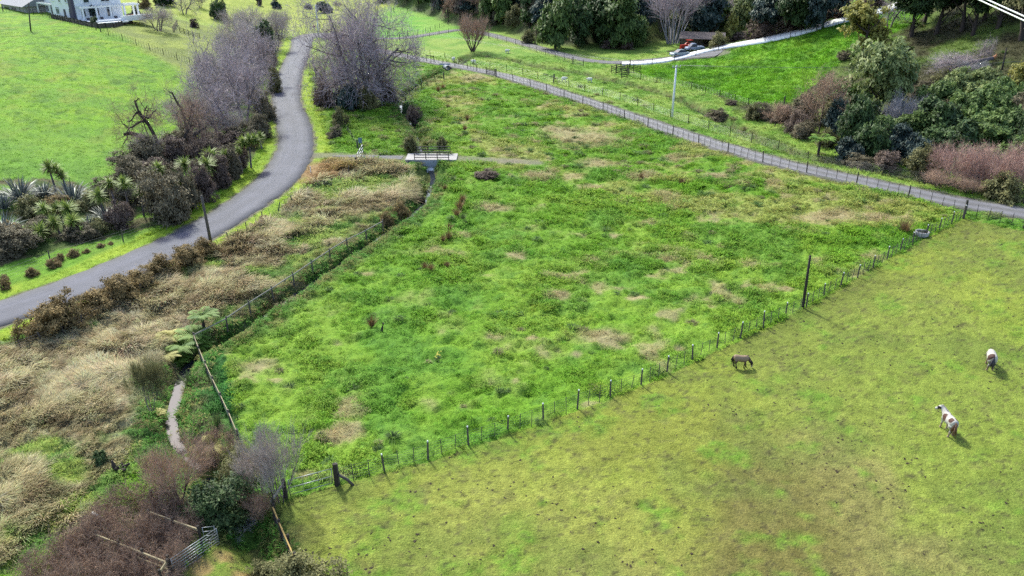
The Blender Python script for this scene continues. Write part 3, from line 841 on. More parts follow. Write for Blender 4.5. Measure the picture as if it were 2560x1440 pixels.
def grow_tree(seed, H, spread, levels, trunk_r, trunks=1, lean=.1, droop=0.0, up=.25, wig=.18, first=.25, twig_w=.03, twig_len=.16, side=(5, 4, 3), child=None, thick_lv=1, tall=1.0, ang=(.5, 1.0), root=.05):
    """bare tree: returns (thick wood MB, twig vertex/face/rnd arrays)"""
    R = random.Random(seed)
    wood = MB(); TV = []; TF = []; TR = []
    child = child or [8, 6, 6, 6]
    def rv(s): return Vector((R.gauss(0, s), R.gauss(0, s), R.gauss(0, s)))
    def ribbon_twig(pts, w, rnd):
        b = len(TV)
        a = (pts[-1] - pts[0]).cross(Vector((R.gauss(0, 1), R.gauss(0, 1), R.gauss(0, 1))))
        if a.length < 1e-6: a = Vector((1, 0, 0))
        a.normalize()
        for i, p in enumerate(pts):
            ww = w * (1 - .7 * i / (len(pts) - 1)) * .5
            TV.append(p - a * ww); TV.append(p + a * ww); TR.extend((rnd, rnd))
        for i in range(len(pts) - 1):
            k = b + 2 * i
            TF.append((k, k + 1, k + 3, k + 2))
    def grow(p, d, L, r, lv):
        last = lv >= levels
        n = 2 if last else (3 if lv == levels - 1 else (7 if lv == 0 else 5))
        pts = [p.copy()]; q = p.copy(); dd = d.normalized()
        for i in range(n):
            dd = (dd + rv(wig * (1.0 if lv else .6)) + Vector((0, 0, (up if lv else 0) - droop * lv * .35)) * .28).normalized()
            q = q + dd * (L / n); pts.append(q.copy())
        rnd = min(1, max(0, R.gauss(.5, .22)))
        if last or (lv == levels - 1 and r < twig_w * .8):
            ribbon_twig(pts, max(r * 2, twig_w), rnd)
        else:
            m = side[min(lv, len(side) - 1)]
            rr = [r * (1 - .62 * i / n) for i in range(n + 1)]
            if lv == 0: rr[0] *= 1.35
            if lv <= thick_lv: wood.tube(pts, rr, m, cap=False, r=rnd)
            else:
                ribbon_twig(pts, max(r * 2.0, twig_w * 1.2), rnd)
        if last: return
        c = child[min(lv, len(child) - 1)]
        c = max(1, int(round(c * R.uniform(.8, 1.2))))
        for k in range(c):
            t = first + (1 - first) * (k + R.random()) / c if lv == 0 else .25 + .75 * (k + R.random()) / c
            f = t * n; i = min(int(f), n - 1); base = pts[i].lerp(pts[i + 1], f - i)
            ax = (pts[i + 1] - pts[i]).normalized()
            pr = ax.cross(rv(1.0)); 
            if pr.length < 1e-5: continue
            pr.normalize()
            an = R.uniform(*ang)
            nd = ax * math.cos(an) + pr * math.sin(an)
            if lv == 0: nd = Vector((nd.x * spread, nd.y * spread, nd.z)).normalized()
            Lc = L * R.uniform(.45, .75) * ((1.15 - .55 * t) if lv == 0 else 1)
            if lv + 1 >= levels: Lc = max(Lc, H * twig_len * R.uniform(.6, 1.2)) if Lc > H * twig_len * .3 else H * twig_len * R.uniform(.4, .9)
            grow(base, nd, Lc, r * (1 - .6 * t) * R.uniform(.42, .62), lv + 1)
    for k in range(trunks):
        a = 2 * math.pi * (k + R.random() * .6) / trunks
        ln = lean * (1 if trunks > 1 else R.uniform(.3, 1))
        rr0 = root * H * (trunks > 1)
        grow(Vector((math.cos(a) * rr0, math.sin(a) * rr0, -.25)), Vector((math.cos(a) * ln, math.sin(a) * ln, 1)), H * R.uniform(.62, .8) * tall, trunk_r * R.uniform(.75, 1.1), 0)
    return wood, np.array([tuple(v) for v in TV]).reshape(-1, 3), np.array(TF, int).reshape(-1, 4), np.array(TR)

def bare_meshes(name, bark, twig, **kw):
    wood, V, F, r = grow_tree(**kw)
    a = wood.mesh(name + '_trunk', bark, True)
    b = make_mesh(name + '_crown', V, F, False, {'rnd': ('FLOAT', r)}, twig)
    allz = np.r_[V[:, 2], [p[2] for p in wood.v]]
    ext = np.abs(V[:, :2]).max() if len(V) else 1
    return a, b, float(np.percentile(allz, 99.5)), float(np.percentile(np.hypot(V[:, 0], V[:, 1]), 97))

def trunk_mesh(name, mat, seed, H, r, limbs=5, lean=.08):
    R = random.Random(seed); mb = MB()
    pts = [Vector((0, 0, -.3))]; q = Vector((0, 0, 0)); d = Vector((R.gauss(0, lean), R.gauss(0, lean), 1))
    for i in range(6):
        pts.append(q.copy()); d = (d + Vector((R.gauss(0, .08), R.gauss(0, .08), .1))).normalized(); q = q + d * (H / 5)
    mb.tube(pts, [r * 1.4] + [r * (1.1 - .16 * i) for i in range(6)], 7, cap=False, r=.4)
    for k in range(limbs):
        i = R.randint(2, 5); p = pts[i]; a = R.uniform(0, 6.28)
        nd = Vector((math.cos(a), math.sin(a), R.uniform(.3, .9))).normalized()
        L = H * R.uniform(.25, .5)
        mb.tube([p, p + nd * L * .5 + Vector((0, 0, .05 * H)), p + nd * L + Vector((0, 0, .14 * H))], [r * .45, r * .3, r * .12], 5, cap=False, r=.5)
    return mb.mesh(name, mat, True)

def blades_mesh(name, mat, seed, n, L, w, elev=(.2, 1.4), droop=.8, base=.08, seg=3, twist=.3, z0=0.0, tone=(0, 1)):
    """radiating strap leaves (flax, cabbage-tree heads, rushes, grass tufts)"""
    g = np.random.default_rng(seed)
    az = g.uniform(0, 2 * np.pi, n); el = g.uniform(*elev, n); l = L * g.uniform(.65, 1.1, n)
    b = base * np.sqrt(g.random(n))
    P = np.stack([np.cos(az) * b, np.sin(az) * b, np.full(n, z0)], 1)
    d = np.stack([np.cos(el) * np.cos(az), np.cos(el) * np.sin(az), np.sin(el)], 1)
    sidev = unit(np.stack([-np.sin(az), np.cos(az), g.normal(size=n) * twist], 1))
    V = []; Rn = []
    tn = g.uniform(*tone, n)
    prof = {1: (1, .0), 2: (.75, 1, .0), 3: (.7, 1, .8, .05)}[seg] if seg < 4 else np.r_[.7, np.ones(seg - 1), .05]
    for i in range(seg + 1):
        wv = (w * prof[i] * .5) * sidev
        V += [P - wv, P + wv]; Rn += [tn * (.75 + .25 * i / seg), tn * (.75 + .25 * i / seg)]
        dd = d.copy(); dd[:, 2] -= droop * ((i + .5) / seg) ** 1.5
        P = P + unit(dd) * (l / seg)[:, None]
    V = np.stack(V, 1); k = 2 * (seg + 1)
    F = []
    idx = np.arange(n)[:, None] * k
    for i in range(seg):
        F.append(np.concatenate([idx + 2 * i, idx + 2 * i + 1, idx + 2 * i + 3, idx + 2 * i + 2], 1))
    return make_mesh(name, V.reshape(-1, 3), np.concatenate(F), False, {'rnd': ('FLOAT', np.clip(np.stack(Rn, 1).reshape(-1), 0, 1))}, mat)

def fern_mesh(name, mat, seed, n=16, L=1.6, w=.5, elev=(.25, .8), z0=0.0):
    """tree-fern head: fronds made of paired leaflets"""
    g = np.random.default_rng(seed)
    Cs = []; As = []; Bs = []; Rr = []
    for k in range(n):
        az = 2 * np.pi * (k + g.random() * .7) / n; el = g.uniform(*elev)
        l = L * g.uniform(.75, 1.1); m = 14
        t = np.linspace(.08, 1, m)
        ang = el - 1.5 * t ** 1.6 * .9
        rr = np.cumsum(np.cos(ang)) * l / m; zz = z0 + np.cumsum(np.sin(ang)) * l / m
        rad = np.array([np.cos(az), np.sin(az), 0]); sd_ = np.array([-np.sin(az), np.cos(az), 0])
        P = rad * rr[:, None]; P[:, 2] = zz
        ww = w * np.sin(np.pi * np.clip(t * .9 + .1, 0, 1)) ** .7 + .03
        for sg in (-1, 1):
            A = sd_ * sg * (ww * .5)[:, None] + rad * (ww * .18)[:, None]; A[:, 2] -= ww * .12
            Cs.append(P + A); As.append(A); Bs.append(np.tile(rad * l / m * .75, (m, 1)))
            Rr.append(np.full(m, g.uniform(.2, .9)))
    V, F = quads_from(np.concatenate(Cs), np.concatenate(As), np.concatenate(Bs))
    return make_mesh(name, V, F, False, {'rnd': ('FLOAT', np.repeat(np.concatenate(Rr), 4))}, mat)

# ------------------------------------------------------------------ plant library
LIB = {}
for k in range(4):
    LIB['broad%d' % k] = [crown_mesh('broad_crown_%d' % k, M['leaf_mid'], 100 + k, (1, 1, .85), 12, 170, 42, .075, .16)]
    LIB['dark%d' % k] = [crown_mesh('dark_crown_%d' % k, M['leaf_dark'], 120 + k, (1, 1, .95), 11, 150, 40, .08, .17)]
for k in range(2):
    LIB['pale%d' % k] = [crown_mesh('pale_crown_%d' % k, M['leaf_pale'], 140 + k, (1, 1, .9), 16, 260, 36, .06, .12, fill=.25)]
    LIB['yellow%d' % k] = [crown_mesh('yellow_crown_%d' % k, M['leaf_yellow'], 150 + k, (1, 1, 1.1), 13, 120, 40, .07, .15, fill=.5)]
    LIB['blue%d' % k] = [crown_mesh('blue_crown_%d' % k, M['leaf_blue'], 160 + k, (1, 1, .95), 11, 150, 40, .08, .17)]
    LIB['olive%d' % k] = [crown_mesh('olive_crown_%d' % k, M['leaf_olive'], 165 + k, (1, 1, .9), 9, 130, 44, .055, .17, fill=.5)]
for k in range(3):
    LIB['manuka%d' % k] = [crown_mesh('manuka_crown_%d' % k, M['leaf_manuka'], 170 + k, (1, 1, .95), 9, 210, 66, .042, .15, low=-.9)]
    LIB['purple%d' % k] = [crown_mesh('purple_crown_%d' % k, M['leaf_purple'], 180 + k, (1, 1, 1.0), 9, 200, 66, .042, .15, low=-.9)]
    LIB['gorse%d' % k] = [crown_mesh('gorse_crown_%d' % k, M['leaf_gorse'], 190 + k, (1, 1, .9), 11, 190, 56, .045, .15, low=-.9, fill=.4)]
TR = {'bark': M['bark'], 'dark': M['bark_dark']}
for k in range(3):
    LIB['stem%d' % k] = trunk_mesh('stem_%d' % k, M['bark_dark'], 200 + k, 1.0, .06, 5)
# bare trees (trunk mesh, crown mesh, height, radius)
LIB['bareL0'] = bare_meshes('bare_lilac_0', M['bark'], M['twig_lilac'], seed=1, H=10, spread=1.3, levels=4, trunk_r=.32, trunks=2, lean=.25, child=[8, 6, 5, 3], twig_w=.042, thick_lv=2, up=.1, wig=.26, ang=(.5, 1.15))
LIB['bareL1'] = bare_meshes('bare_lilac_1', M['bark'], M['twig_lilac'], seed=2, H=10, spread=1.4, levels=4, trunk_r=.32, trunks=3, lean=.35, child=[8, 6, 5, 3], twig_w=.042, thick_lv=2, up=.1, wig=.26, ang=(.5, 1.15))
LIB['bareG0'] = bare_meshes('bare_grey_0', M['bark'], M['twig_grey'], seed=3, H=8, spread=1.3, levels=4, trunk_r=.2, trunks=4, lean=.5, child=[7, 6, 5, 4], twig_w=.034, thick_lv=2, up=.2, wig=.22)
LIB['bareB0'] = bare_meshes('bare_brown_0', M['bark_dark'], M['twig_brown'], seed=4, H=8, spread=1.1, levels=4, trunk_r=.18, trunks=1, lean=.1, child=[10, 7, 6, 5], twig_w=.03, thick_lv=1, up=.3, wig=.2, first=.22)
LIB['round'] = bare_meshes('round_bare', M['bark_dark'], M['twig_brown'], seed=5, H=8, spread=1.0, levels=3, trunk_r=.16, trunks=11, lean=.62, child=[9, 8, 7], twig_w=.03, thick_lv=0, up=.5, wig=.12, first=.3, ang=(.25, .6), twig_len=.14, root=.03)
LIB['red'] = bare_meshes('red_scrub', M['bark'], M['twig_red'], seed=6, H=5, spread=1.2, levels=3, trunk_r=.07, trunks=16, lean=.6, child=[8, 7, 6], twig_w=.022, thick_lv=0, up=.3, wig=.2, first=.15, ang=(.35, .9), root=.14)
LIB['pale'] = bare_meshes('pale_bare', M['bark'], M['twig_pale'], seed=7, H=7, spread=1.3, levels=4, trunk_r=.16, trunks=4, lean=.5, child=[7, 6, 6, 4], twig_w=.03, thick_lv=1, up=.2, wig=.25)
LIB['shrubby'] = bare_meshes('bare_shrub', M['bark_dark'], M['twig_brown'], seed=8, H=4, spread=1.1, levels=3, trunk_r=.05, trunks=9, lean=.45, child=[9, 8, 8], twig_w=.013, thick_lv=0, up=.45, wig=.16, first=.2, ang=(.25, .75), root=.06)
LIB['shrubby2'] = bare_meshes('bare_shrub_2', M['bark'], M['twig_grey'], seed=9, H=4, spread=1.1, levels=3, trunk_r=.05, trunks=7, lean=.4, child=[9, 8, 8], twig_w=.013, thick_lv=0, up=.5, wig=.14, first=.25, ang=(.25, .7), root=.06)

COUNT = {}
def add_tree(u, v, hpx, wpx, kind, label, cat='tree', name=None, group=None, trunk=.35, z_off=0.0, rot=None, at=None, crown_lo=None):
    """leafy or bare tree whose foot stands at photo pixel (u, v), of the given picture height and width"""
    p, s = place(u, v)
    if at is not None:
        p = Vector((at[0], at[1], zat(at[0], at[1])))
        s = FPX / (p.y * math.cos(PITCH) + (CAMH - p.z) * math.sin(PITCH))
    h, w = hpx / s / math.cos(PITCH) * .94, wpx / s
    ent = LIB[kind]
    rz = random.uniform(0, 6.28) if rot is None else rot
    t = thing(name or 'tree', label, cat, (p.x, p.y, p.z - .05 + z_off), rz, group)
    if len(ent) == 4:
        a, b, hh, rr = ent
        sc = (w / 2 / rr, w / 2 / rr, h / hh)
        o1 = link('trunk', a, t); o2 = link('crown', b, t)
        o1.scale = sc; o2.scale = sc
    else:
        me = ent[0]
        ch = h * (1 - trunk)                      # crown height
        sink = .32 if trunk < .07 else 0.0
        o2 = link('crown', me, t); o2.scale = (w / 2, w / 2, ch * (1 + sink)); o2.location = (0, 0, h * trunk - sink * ch)
        o1 = link('trunk', LIB['stem%d' % (abs(hash((int(u), int(v)))) % 3)], t)
        ts = h * (trunk + .38 * (1 - trunk))
        o1.scale = (max(ts, .5) * .9, max(ts, .5) * .9, ts)
    return t
def shrub(u, v, hpx, wpx, kind, label, name='shrub', cat='shrub', group=None, **kw):
    return add_tree(u, v, hpx, wpx, kind, label, cat, name, group, trunk=.04, **kw)

# ------------------------------------------------------------------ the great bare willow by the road and the other notable trees
LIB['willow'] = bare_meshes('great_willow', M['bark'], M['twig_lilac'], seed=21, H=17, spread=1.6, levels=4, trunk_r=.42, trunks=6, lean=.62, child=[9, 8, 6, 5], twig_w=.045, twig_len=.1, thick_lv=2, up=.12, wig=.22, first=.12, ang=(.45, 1.2), side=(7, 5, 4), root=.03)
LIB['stems'] = bare_meshes('many_stem_tree', M['twig_pale'], M['twig_lilac'], seed=22, H=14, spread=1.0, levels=3, trunk_r=.2, trunks=15, lean=.30, child=[7, 6, 6], twig_w=.05, thick_lv=0, up=.5, wig=.12, first=.45, ang=(.3, .8), tall=1.15, root=.10)
LIB['gnarl'] = bare_meshes('gnarled_tree', M['bark_dark'], M['twig_brown'], seed=38, H=10, spread=1.6, levels=4, trunk_r=.36, trunks=3, lean=.6, child=[5, 4, 5, 5], twig_w=.03, thick_lv=2, up=-.1, wig=.42, first=.4, ang=(.6, 1.3), tall=1.0)

add_tree(905, 262, 262, 290, 'willow', 'huge bare lilac-grey willow beside the bend of the sealed road', name='willow_tree', rot=.6)
add_tree(845, 246, 130, 150, 'bareL1', 'smaller bare tree leaning out on the road side of the huge willow', name='bare_tree', rot=1.0)
add_tree(962, 248, 150, 150, 'bareL0', 'bare tree growing on the stream side of the huge willow', name='bare_tree', rot=2.0)
add_tree(1182, 128, 88, 92, 'round', 'round bare brown tree at the head of the creek', name='round_tree', rot=.4)
add_tree(1682, 108, 165, 190, 'stems', 'tall bare tree with many pale stems behind the gravel yard', name='many_stemmed_tree', rot=.3)
add_tree(420, 392, 185, 230, 'gnarl', 'gnarled dead-looking tree with dark twisted limbs over the left paddock', name='gnarled_tree', rot=2.4)
add_tree(496, 382, 175, 180, 'gnarl', 'gnarled bare tree close to the dark rounded shrubs', name='gnarled_tree', rot=.7)
belt = [(560, 345, 165, 150, 'bareL0', 'bare tree in the roadside belt just above the cabbage trees'),
        (612, 312, 175, 140, 'bareL1', 'bare tree in the roadside belt nearest the sealed road bend'),
        (540, 292, 160, 150, 'bareL1', 'bare tree on the paddock edge of the roadside belt, middle'),
        (632, 262, 160, 130, 'bareL0', 'bare tree in the middle of the roadside belt beside the verge'),
        (575, 238, 150, 140, 'bareL0', 'bare tree of the belt where the paddock fence ends'),
        (640, 205, 130, 110, 'bareL1', 'bare tree of the belt below the dark glossy evergreen'),
        (596, 176, 120, 120, 'bareG0', 'grey bare tree of the belt on the lawn side'),
        (688, 128, 84, 80, 'bareG0', 'grey domed bare tree at the top of the roadside belt'),
        (640, 118, 90, 100, 'bareG0', 'grey domed bare tree left of the dark glossy evergreen'),
        (604, 100, 70, 80, 'bareG0', 'grey bare tree behind the roadside belt near the lawn'),
        (700, 92, 64, 70, 'bareG0', 'last grey bare tree of the belt by the road junction')]
for q in belt:
    add_tree(q[0], q[1], q[2] * 1.06, q[3] * 1.3, q[4], q[5], name='bare_tree', group='bare trees in the roadside belt')
for (u, v, h, w, k, l) in [(500, 330, 80, 110, 'bareG0', 'low grey bare scrub on the paddock side of the belt'), (590, 352, 80, 100, 'bareG0', 'low grey bare scrub under the belt by the dull shrubs'), (560, 300, 90, 110, 'bareG0', 'low grey bare scrub in mid belt'), (618, 236, 80, 100, 'bareG0', 'low grey bare scrub beside the cut bank'), (548, 252, 80, 110, 'bareG0', 'low grey bare scrub at the lawn corner'), (650, 290, 80, 80, 'bareG0', 'low grey bare scrub on the verge edge'), (664, 200, 70, 70, 'bareG0', 'low grey bare scrub at the top of the bank'), (596, 140, 60, 90, 'bareG0', 'low grey bare scrub on the upper lawn edge'), (520, 205, 70, 80, 'bareG0', 'thin grey bare scrub where the paddock fence ends')]:
    add_tree(u, v, h, w, k, l, name='bare_scrub', group='bare scrub in the roadside belt')
add_tree(470, 345, 120, 170, 'bareG0', 'wide grey bare tree on the paddock side below the gnarled pair', name='bare_tree', rot=1.9)
add_tree(380, 398, 70, 130, 'bareG0', 'low bare scrub at the foot of the leaning gnarled tree', name='bare_scrub', rot=.4)
add_tree(664, 150, 88, 66, 'dark1', 'dark glossy evergreen amid the bare roadside trees', trunk=.1, name='evergreen_tree')
shrub(652, 345, 60, 60, 'manuka1', 'dull brown bush on the verge under the roadside bare trees')
shrub(668, 300, 70, 56, 'manuka2', 'taller dull brown bush against the verge under the bare belt')
shrub(684, 232, 60, 44, 'olive0', 'olive bush on the cut bank left of the road')
shrub(672, 180, 60, 60, 'purple1', 'dark bush at the foot of the bare belt beside the bank')
# garden by the house
add_tree(396, 76, 58, 118, 'bareG0', 'low wide grey bare tree on the lawn below the house terrace', name='bare_tree', rot=1.2)
add_tree(342, 48, 30, 30, 'blue0', 'dark green bush at the end of the house terrace', cat='shrub', name='shrub', trunk=.05)
add_tree(462, 36, 60, 70, 'bareL0', 'lilac bare tree at the top of the garden behind the lawn', name='bare_tree', rot=.2)
add_tree(546, 48, 46, 42, 'dark2', 'round dark green garden bush by the far fence', cat='shrub', name='shrub', trunk=.05)
add_tree(486, 68, 20, 22, 'purple0', 'small dark purple bush alone on the lawn', cat='shrub', name='shrub', trunk=.05)
add_tree(362, 22, 26, 32, 'gorse0', 'rusty pink shrub at the terrace end', cat='shrub', name='shrub', trunk=.05)
add_tree(410, 14, 34, 60, 'dark0', 'dark hedge tree above the terrace lawn', name='evergreen_tree', trunk=.08)
add_tree(500, 20, 40, 50, 'bareG0', 'small bare fruit tree at the top edge of the garden', name='bare_tree')
add_tree(236, 52, 36, 16, 'blue1', 'slim grey-green shrub in front of the house wall', cat='shrub', name='shrub', trunk=.3)
add_tree(238, 66, 22, 20, 'dark3', 'dark shrub at the corner of the retaining wall', cat='shrub', name='shrub', trunk=.05)
for i, (u, v, h, w, k, l) in enumerate([
        (690, 20, 22, 26, 'blue0', 'dark bush on the far field hedge, left one'), (812, 32, 26, 40, 'blue1', 'dark bush on the far field hedge behind the power pole'),
        (770, 22, 12, 20, 'dark1', 'small dark bush in the far yellow field'), (845, 24, 22, 34, 'bareG0', 'bare grey bush behind the huge willow crown'),
        (650, 14, 26, 20, 'purple2', 'dark shrub by the far field gate')]):
    add_tree(u, v, h, w, k, l, cat='shrub', name='shrub', trunk=.05)

# ------------------------------------------------------------------ scrub under the willow and along the stream
for (u, v, h, w, k, l) in [
        (812, 264, 60, 60, 'purple0', 'dark scrub on the road side at the foot of the huge willow'),
        (868, 272, 55, 70, 'blue1', 'dark green scrub in front of the huge willow trunk'),
        (925, 272, 50, 60, 'olive1', 'olive scrub right of the huge willow trunk'),
        (968, 252, 45, 50, 'manuka1', 'brown scrub under the stream-side bare tree'),
        (850, 318, 46, 50, 'olive0', 'mixed bush on the verge below the willow'),
        (835, 345, 30, 44, 'manuka2', 'low bush at the end of the verge below the willow'),
        (1016, 282, 26, 26, 'dark2', 'dark green bush in the stream gully'),
        (1034, 312, 46, 46, 'purple2', 'brown leafless-looking bush hanging over the stream'),
        (1022, 382, 44, 42, 'olive1', 'olive bush beside the left end of the bridge'),
        (1108, 372, 30, 34, 'olive0', 'small bush behind the right end of the bridge'),
        (1002, 546, 46, 46, 'gorse1', 'rusty bush at the stream bend below the pool'),
        (968, 566, 38, 40, 'gorse2', 'lower rusty bush left of the stream bend'),
        (1052, 508, 20, 22, 'manuka0', 'small bush on the edge of the stream pool'),
        (1215, 442, 18, 66, 'purple1', 'low flat bramble patch right of the bridge')]:
    shrub(u, v, h, w, k, l)

# ------------------------------------------------------------------ hedge remnants along the road
hed = [(112, 842, 88, 124, 'gorse0'), (176, 812, 96, 116, 'gorse1'), (238, 782, 78, 110, 'gorse2'), (300, 756, 84, 108, 'gorse0'), (356, 724, 78, 100, 'gorse1'),
       (408, 696, 64, 92, 'gorse2'), (468, 662, 72, 94, 'gorse0'), (514, 640, 62, 70, 'gorse1')]
desc = ['nearest the left edge of the picture', 'behind the red-topped marker post', 'third from the left, leaning over the wire', 'fourth from the left',
        'fifth from the left', 'sixth from the left, lower than its neighbours', 'big rounded one below the leaning pole', 'last one at the foot of the leaning pole']
for (u, v, h, w, k), d_ in zip(hed, desc):
    shrub(u, v, h * .86 * random.uniform(.85, 1.1), w, k, 'rusty hedge bush by the road, ' + d_, name='hedge_bush', group='rusty hedge along the near side of the road')
for (u, v, h, w, k, l) in [(598, 606, 26, 34, 'gorse2', 'low rusty hedge bush just right of the leaning pole'), (664, 562, 26, 46, 'gorse0', 'orange-brown bush on the dry verge above the stream'),
                           (822, 470, 16, 24, 'dark1', 'small dark bush on the dry verge'), (120, 880, 20, 50, 'manuka1', 'low dark growth along the fence at the left edge')]:
    shrub(u, v, h, w, k, l, name='hedge_bush')
le = [(16, 722, 28, 30), (80, 690, 22, 36), (135, 668, 24, 40), (150, 652, 18, 30), (188, 640, 20, 36), (216, 634, 14, 20), (252, 618, 12, 24), (278, 612, 10, 16), (10, 700, 16, 24)]
ld = ['at the left edge', 'second from the left edge', 'in the middle of the row', 'tucked behind the middle one', 'right of the middle', 'small and right of the middle', 'second last towards the wood', 'last and smallest towards the wood', 'behind the one at the left edge']
for (u, v, h, w), d_ in zip(le, ld):
    shrub(u, v, h, w, 'gorse%d' % (u % 3), 'low brown hedge tuft across the road, ' + d_, name='hedge_bush', group='low hedge on the far side of the road')

# ------------------------------------------------------------------ planted belt left of the road: shrubs, flax, cabbage trees
mk = [(316, 432, 48, 82, 'manuka0', 'grey-brown rounded shrub on the paddock edge of the planted belt'), (368, 418, 66, 76, 'manuka1', 'grey-brown shrub below the gnarled tree, left one'),
      (440, 408, 62, 70, 'purple0', 'purplish shrub below the gnarled tree, right one'), (520, 400, 50, 80, 'purple1', 'purplish shrub in the middle of the planted belt under bare trees'),
      (340, 508, 92, 80, 'manuka2', 'tall brown shrub between the cabbage trees near the grass strip'), (412, 552, 116, 112, 'manuka0', 'largest olive-brown shrub at the front of the planted belt'),
      (474, 524, 92, 56, 'manuka1', 'upright brown shrub right of the largest one'), (512, 500, 86, 60, 'purple2', 'dark purple shrub by the leaning pole'),
      (548, 468, 76, 56, 'purple0', 'dark purple shrub beside the verge, fourth from the pole'), (580, 445, 70, 50, 'manuka2', 'brown shrub near the upper end of the planted belt'),
      (602, 420, 50, 40, 'purple1', 'brown shrub at the upper end of the planted belt'), (40, 628, 62, 110, 'manuka1', 'grey-brown shrub at the left edge by the grass strip'),
      (300, 570, 60, 60, 'purple1', 'low dark shrub under the front cabbage trees'), (430, 470, 50, 70, 'manuka0', 'rounded shrub behind the largest olive-brown one'),
      (250, 590, 40, 50, 'olive1', 'small olive bush behind the grass strip'), (70, 540, 46, 70, 'olive0', 'yellowish bush among the flax at the left'), (30, 600, 40, 70, 'gorse1', 'orange-brown tussocky bush at the left edge'),
      (456, 372, 44, 70, 'manuka2', 'grey-brown shrub behind the gnarled trees'), (386, 462, 60, 80, 'purple2', 'dark brown shrub left of the broad bright cabbage head'), (560, 420, 46, 60, 'manuka1', 'dull shrub between the upper cabbage trees'), (618, 366, 50, 70, 'manuka0', 'dull shrub behind the stout cabbage tree'), (580, 372, 44, 70, 'purple2', 'purplish shrub under the bare belt trees'), (210, 596, 34, 70, 'manuka0', 'low grey-brown shrub on the grass strip edge'), (270, 486, 40, 60, 'manuka2', 'brown shrub beside the bright paddock edge'), (230, 520, 40, 60, 'olive0', 'olive shrub right of the broad dark flax'), (150, 520, 30, 60, 'gorse1', 'rusty bush below the pair-headed cabbage tree'), (90, 590, 40, 70, 'manuka2', 'brown bush left of the close cabbage group')]
for q in mk:
    shrub(q[0], q[1], q[2] * 1.1, q[3] * 1.18, q[4], q[5])
LIB['flax0'] = blades_mesh('flax_blades_0', M['blade_flax'], 301, 150, 2.3, .11, (.45, 1.5), .75, .5, 3)
LIB['flax1'] = blades_mesh('flax_blades_1', M['blade_flax'], 302, 130, 2.0, .11, (.5, 1.5), .6, .45, 3)
fx = [(52, 496, 1.15, 'dark blue flax at the left edge of the planted belt'), (110, 490, .9, 'flax beside the pair of cabbage trees'), (182, 506, 1.2, 'broad dark flax with browning skirt by the bright paddock'),
      (8, 520, 1.0, 'flax cut by the left edge, behind'), (15, 580, .95, 'yellow-green flax at the left edge'), (60, 622, .85, 'flax in front of the yellowish bush'), (270, 552, .95, 'grey flax under the leaning cabbage trees'),
      (225, 566, .7, 'small flax between the cabbage trees and grass strip')]
for i, (u, v, s, l) in enumerate(fx):
    p, _ = place(u, v)
    t = thing('flax_bush', l, 'flax', (p.x, p.y, p.z - .05), random.uniform(0, 6), 'flax bushes in the planted belt')
    o = link('leaves', LIB['flax%d' % (i % 2)], t); o.scale = (s, s, s)
    b = MB(); b.lathe([(.0, .35), (.3, .2), (.42, -.2)], 8); b.build('base', M['skirt'], t)
for k in range(3):
    LIB['cab%d' % k] = blades_mesh('cabbage_head_%d' % k, M['blade_cabbage'], 320 + k, 190, 1.25, .09, (-.75, 1.55), .3 + .25 * k, .1, 2, z0=0, tone=(.15, 1))
    LIB['skirt%d' % k] = blades_mesh('dead_skirt_%d' % k, M['skirt'], 330 + k, 60, .8, .07, (-1.5, -.9), .3, .12, 2)
def cabbage(u, v, hpx, label, heads=1, hs=1.0):
    p, s = place(u, v); h = hpx / s / .93
    t = thing('cabbage_tree', label, 'cabbage tree', (p.x, p.y, p.z), random.uniform(0, 6), 'cabbage trees in the planted belt')
    lean = Vector((random.gauss(0, .06), random.gauss(0, .06), 1))
    top = Vector((lean.x * h, lean.y * h, h - .75 * hs)); 
    mb = MB(); mb.tube([(0, 0, -.3), (0, 0, 0), top * .5 + Vector((random.gauss(0, .05), 0, 0)), top], [.16, .13, .1, .08], 7, r=.4)
    tips = [top]
    for k in range(heads - 1):
        a = 2 * math.pi * k / max(1, heads - 1) + random.random()
        q = top * .72; e_ = q + Vector((math.cos(a) * .75, math.sin(a) * .75, h * .2 - .1))
        mb.tube([q, (q + e_) / 2 + Vector((math.cos(a) * .15, math.sin(a) * .15, -.05)), e_], [.08, .07, .06], 6, r=.4); tips.append(e_)
    mb.build('trunk', M['bark'], t, True); hs *= .94
    for q in tips:
        k = random.randrange(3)
        vs_ = hs * random.uniform(.78, 1.15)
        c = link('leaf_head', LIB['cab%d' % k], t); c.location = q; c.scale = (vs_, vs_, vs_ * random.uniform(.8, 1.1)); c.rotation_euler = (random.gauss(0, .25), random.gauss(0, .25), random.uniform(0, 6))
        d_ = link('dead_leaf_skirt', LIB['skirt%d' % k], t); d_.location = q - Vector((0, 0, .1)); d_.scale = (hs,) * 3
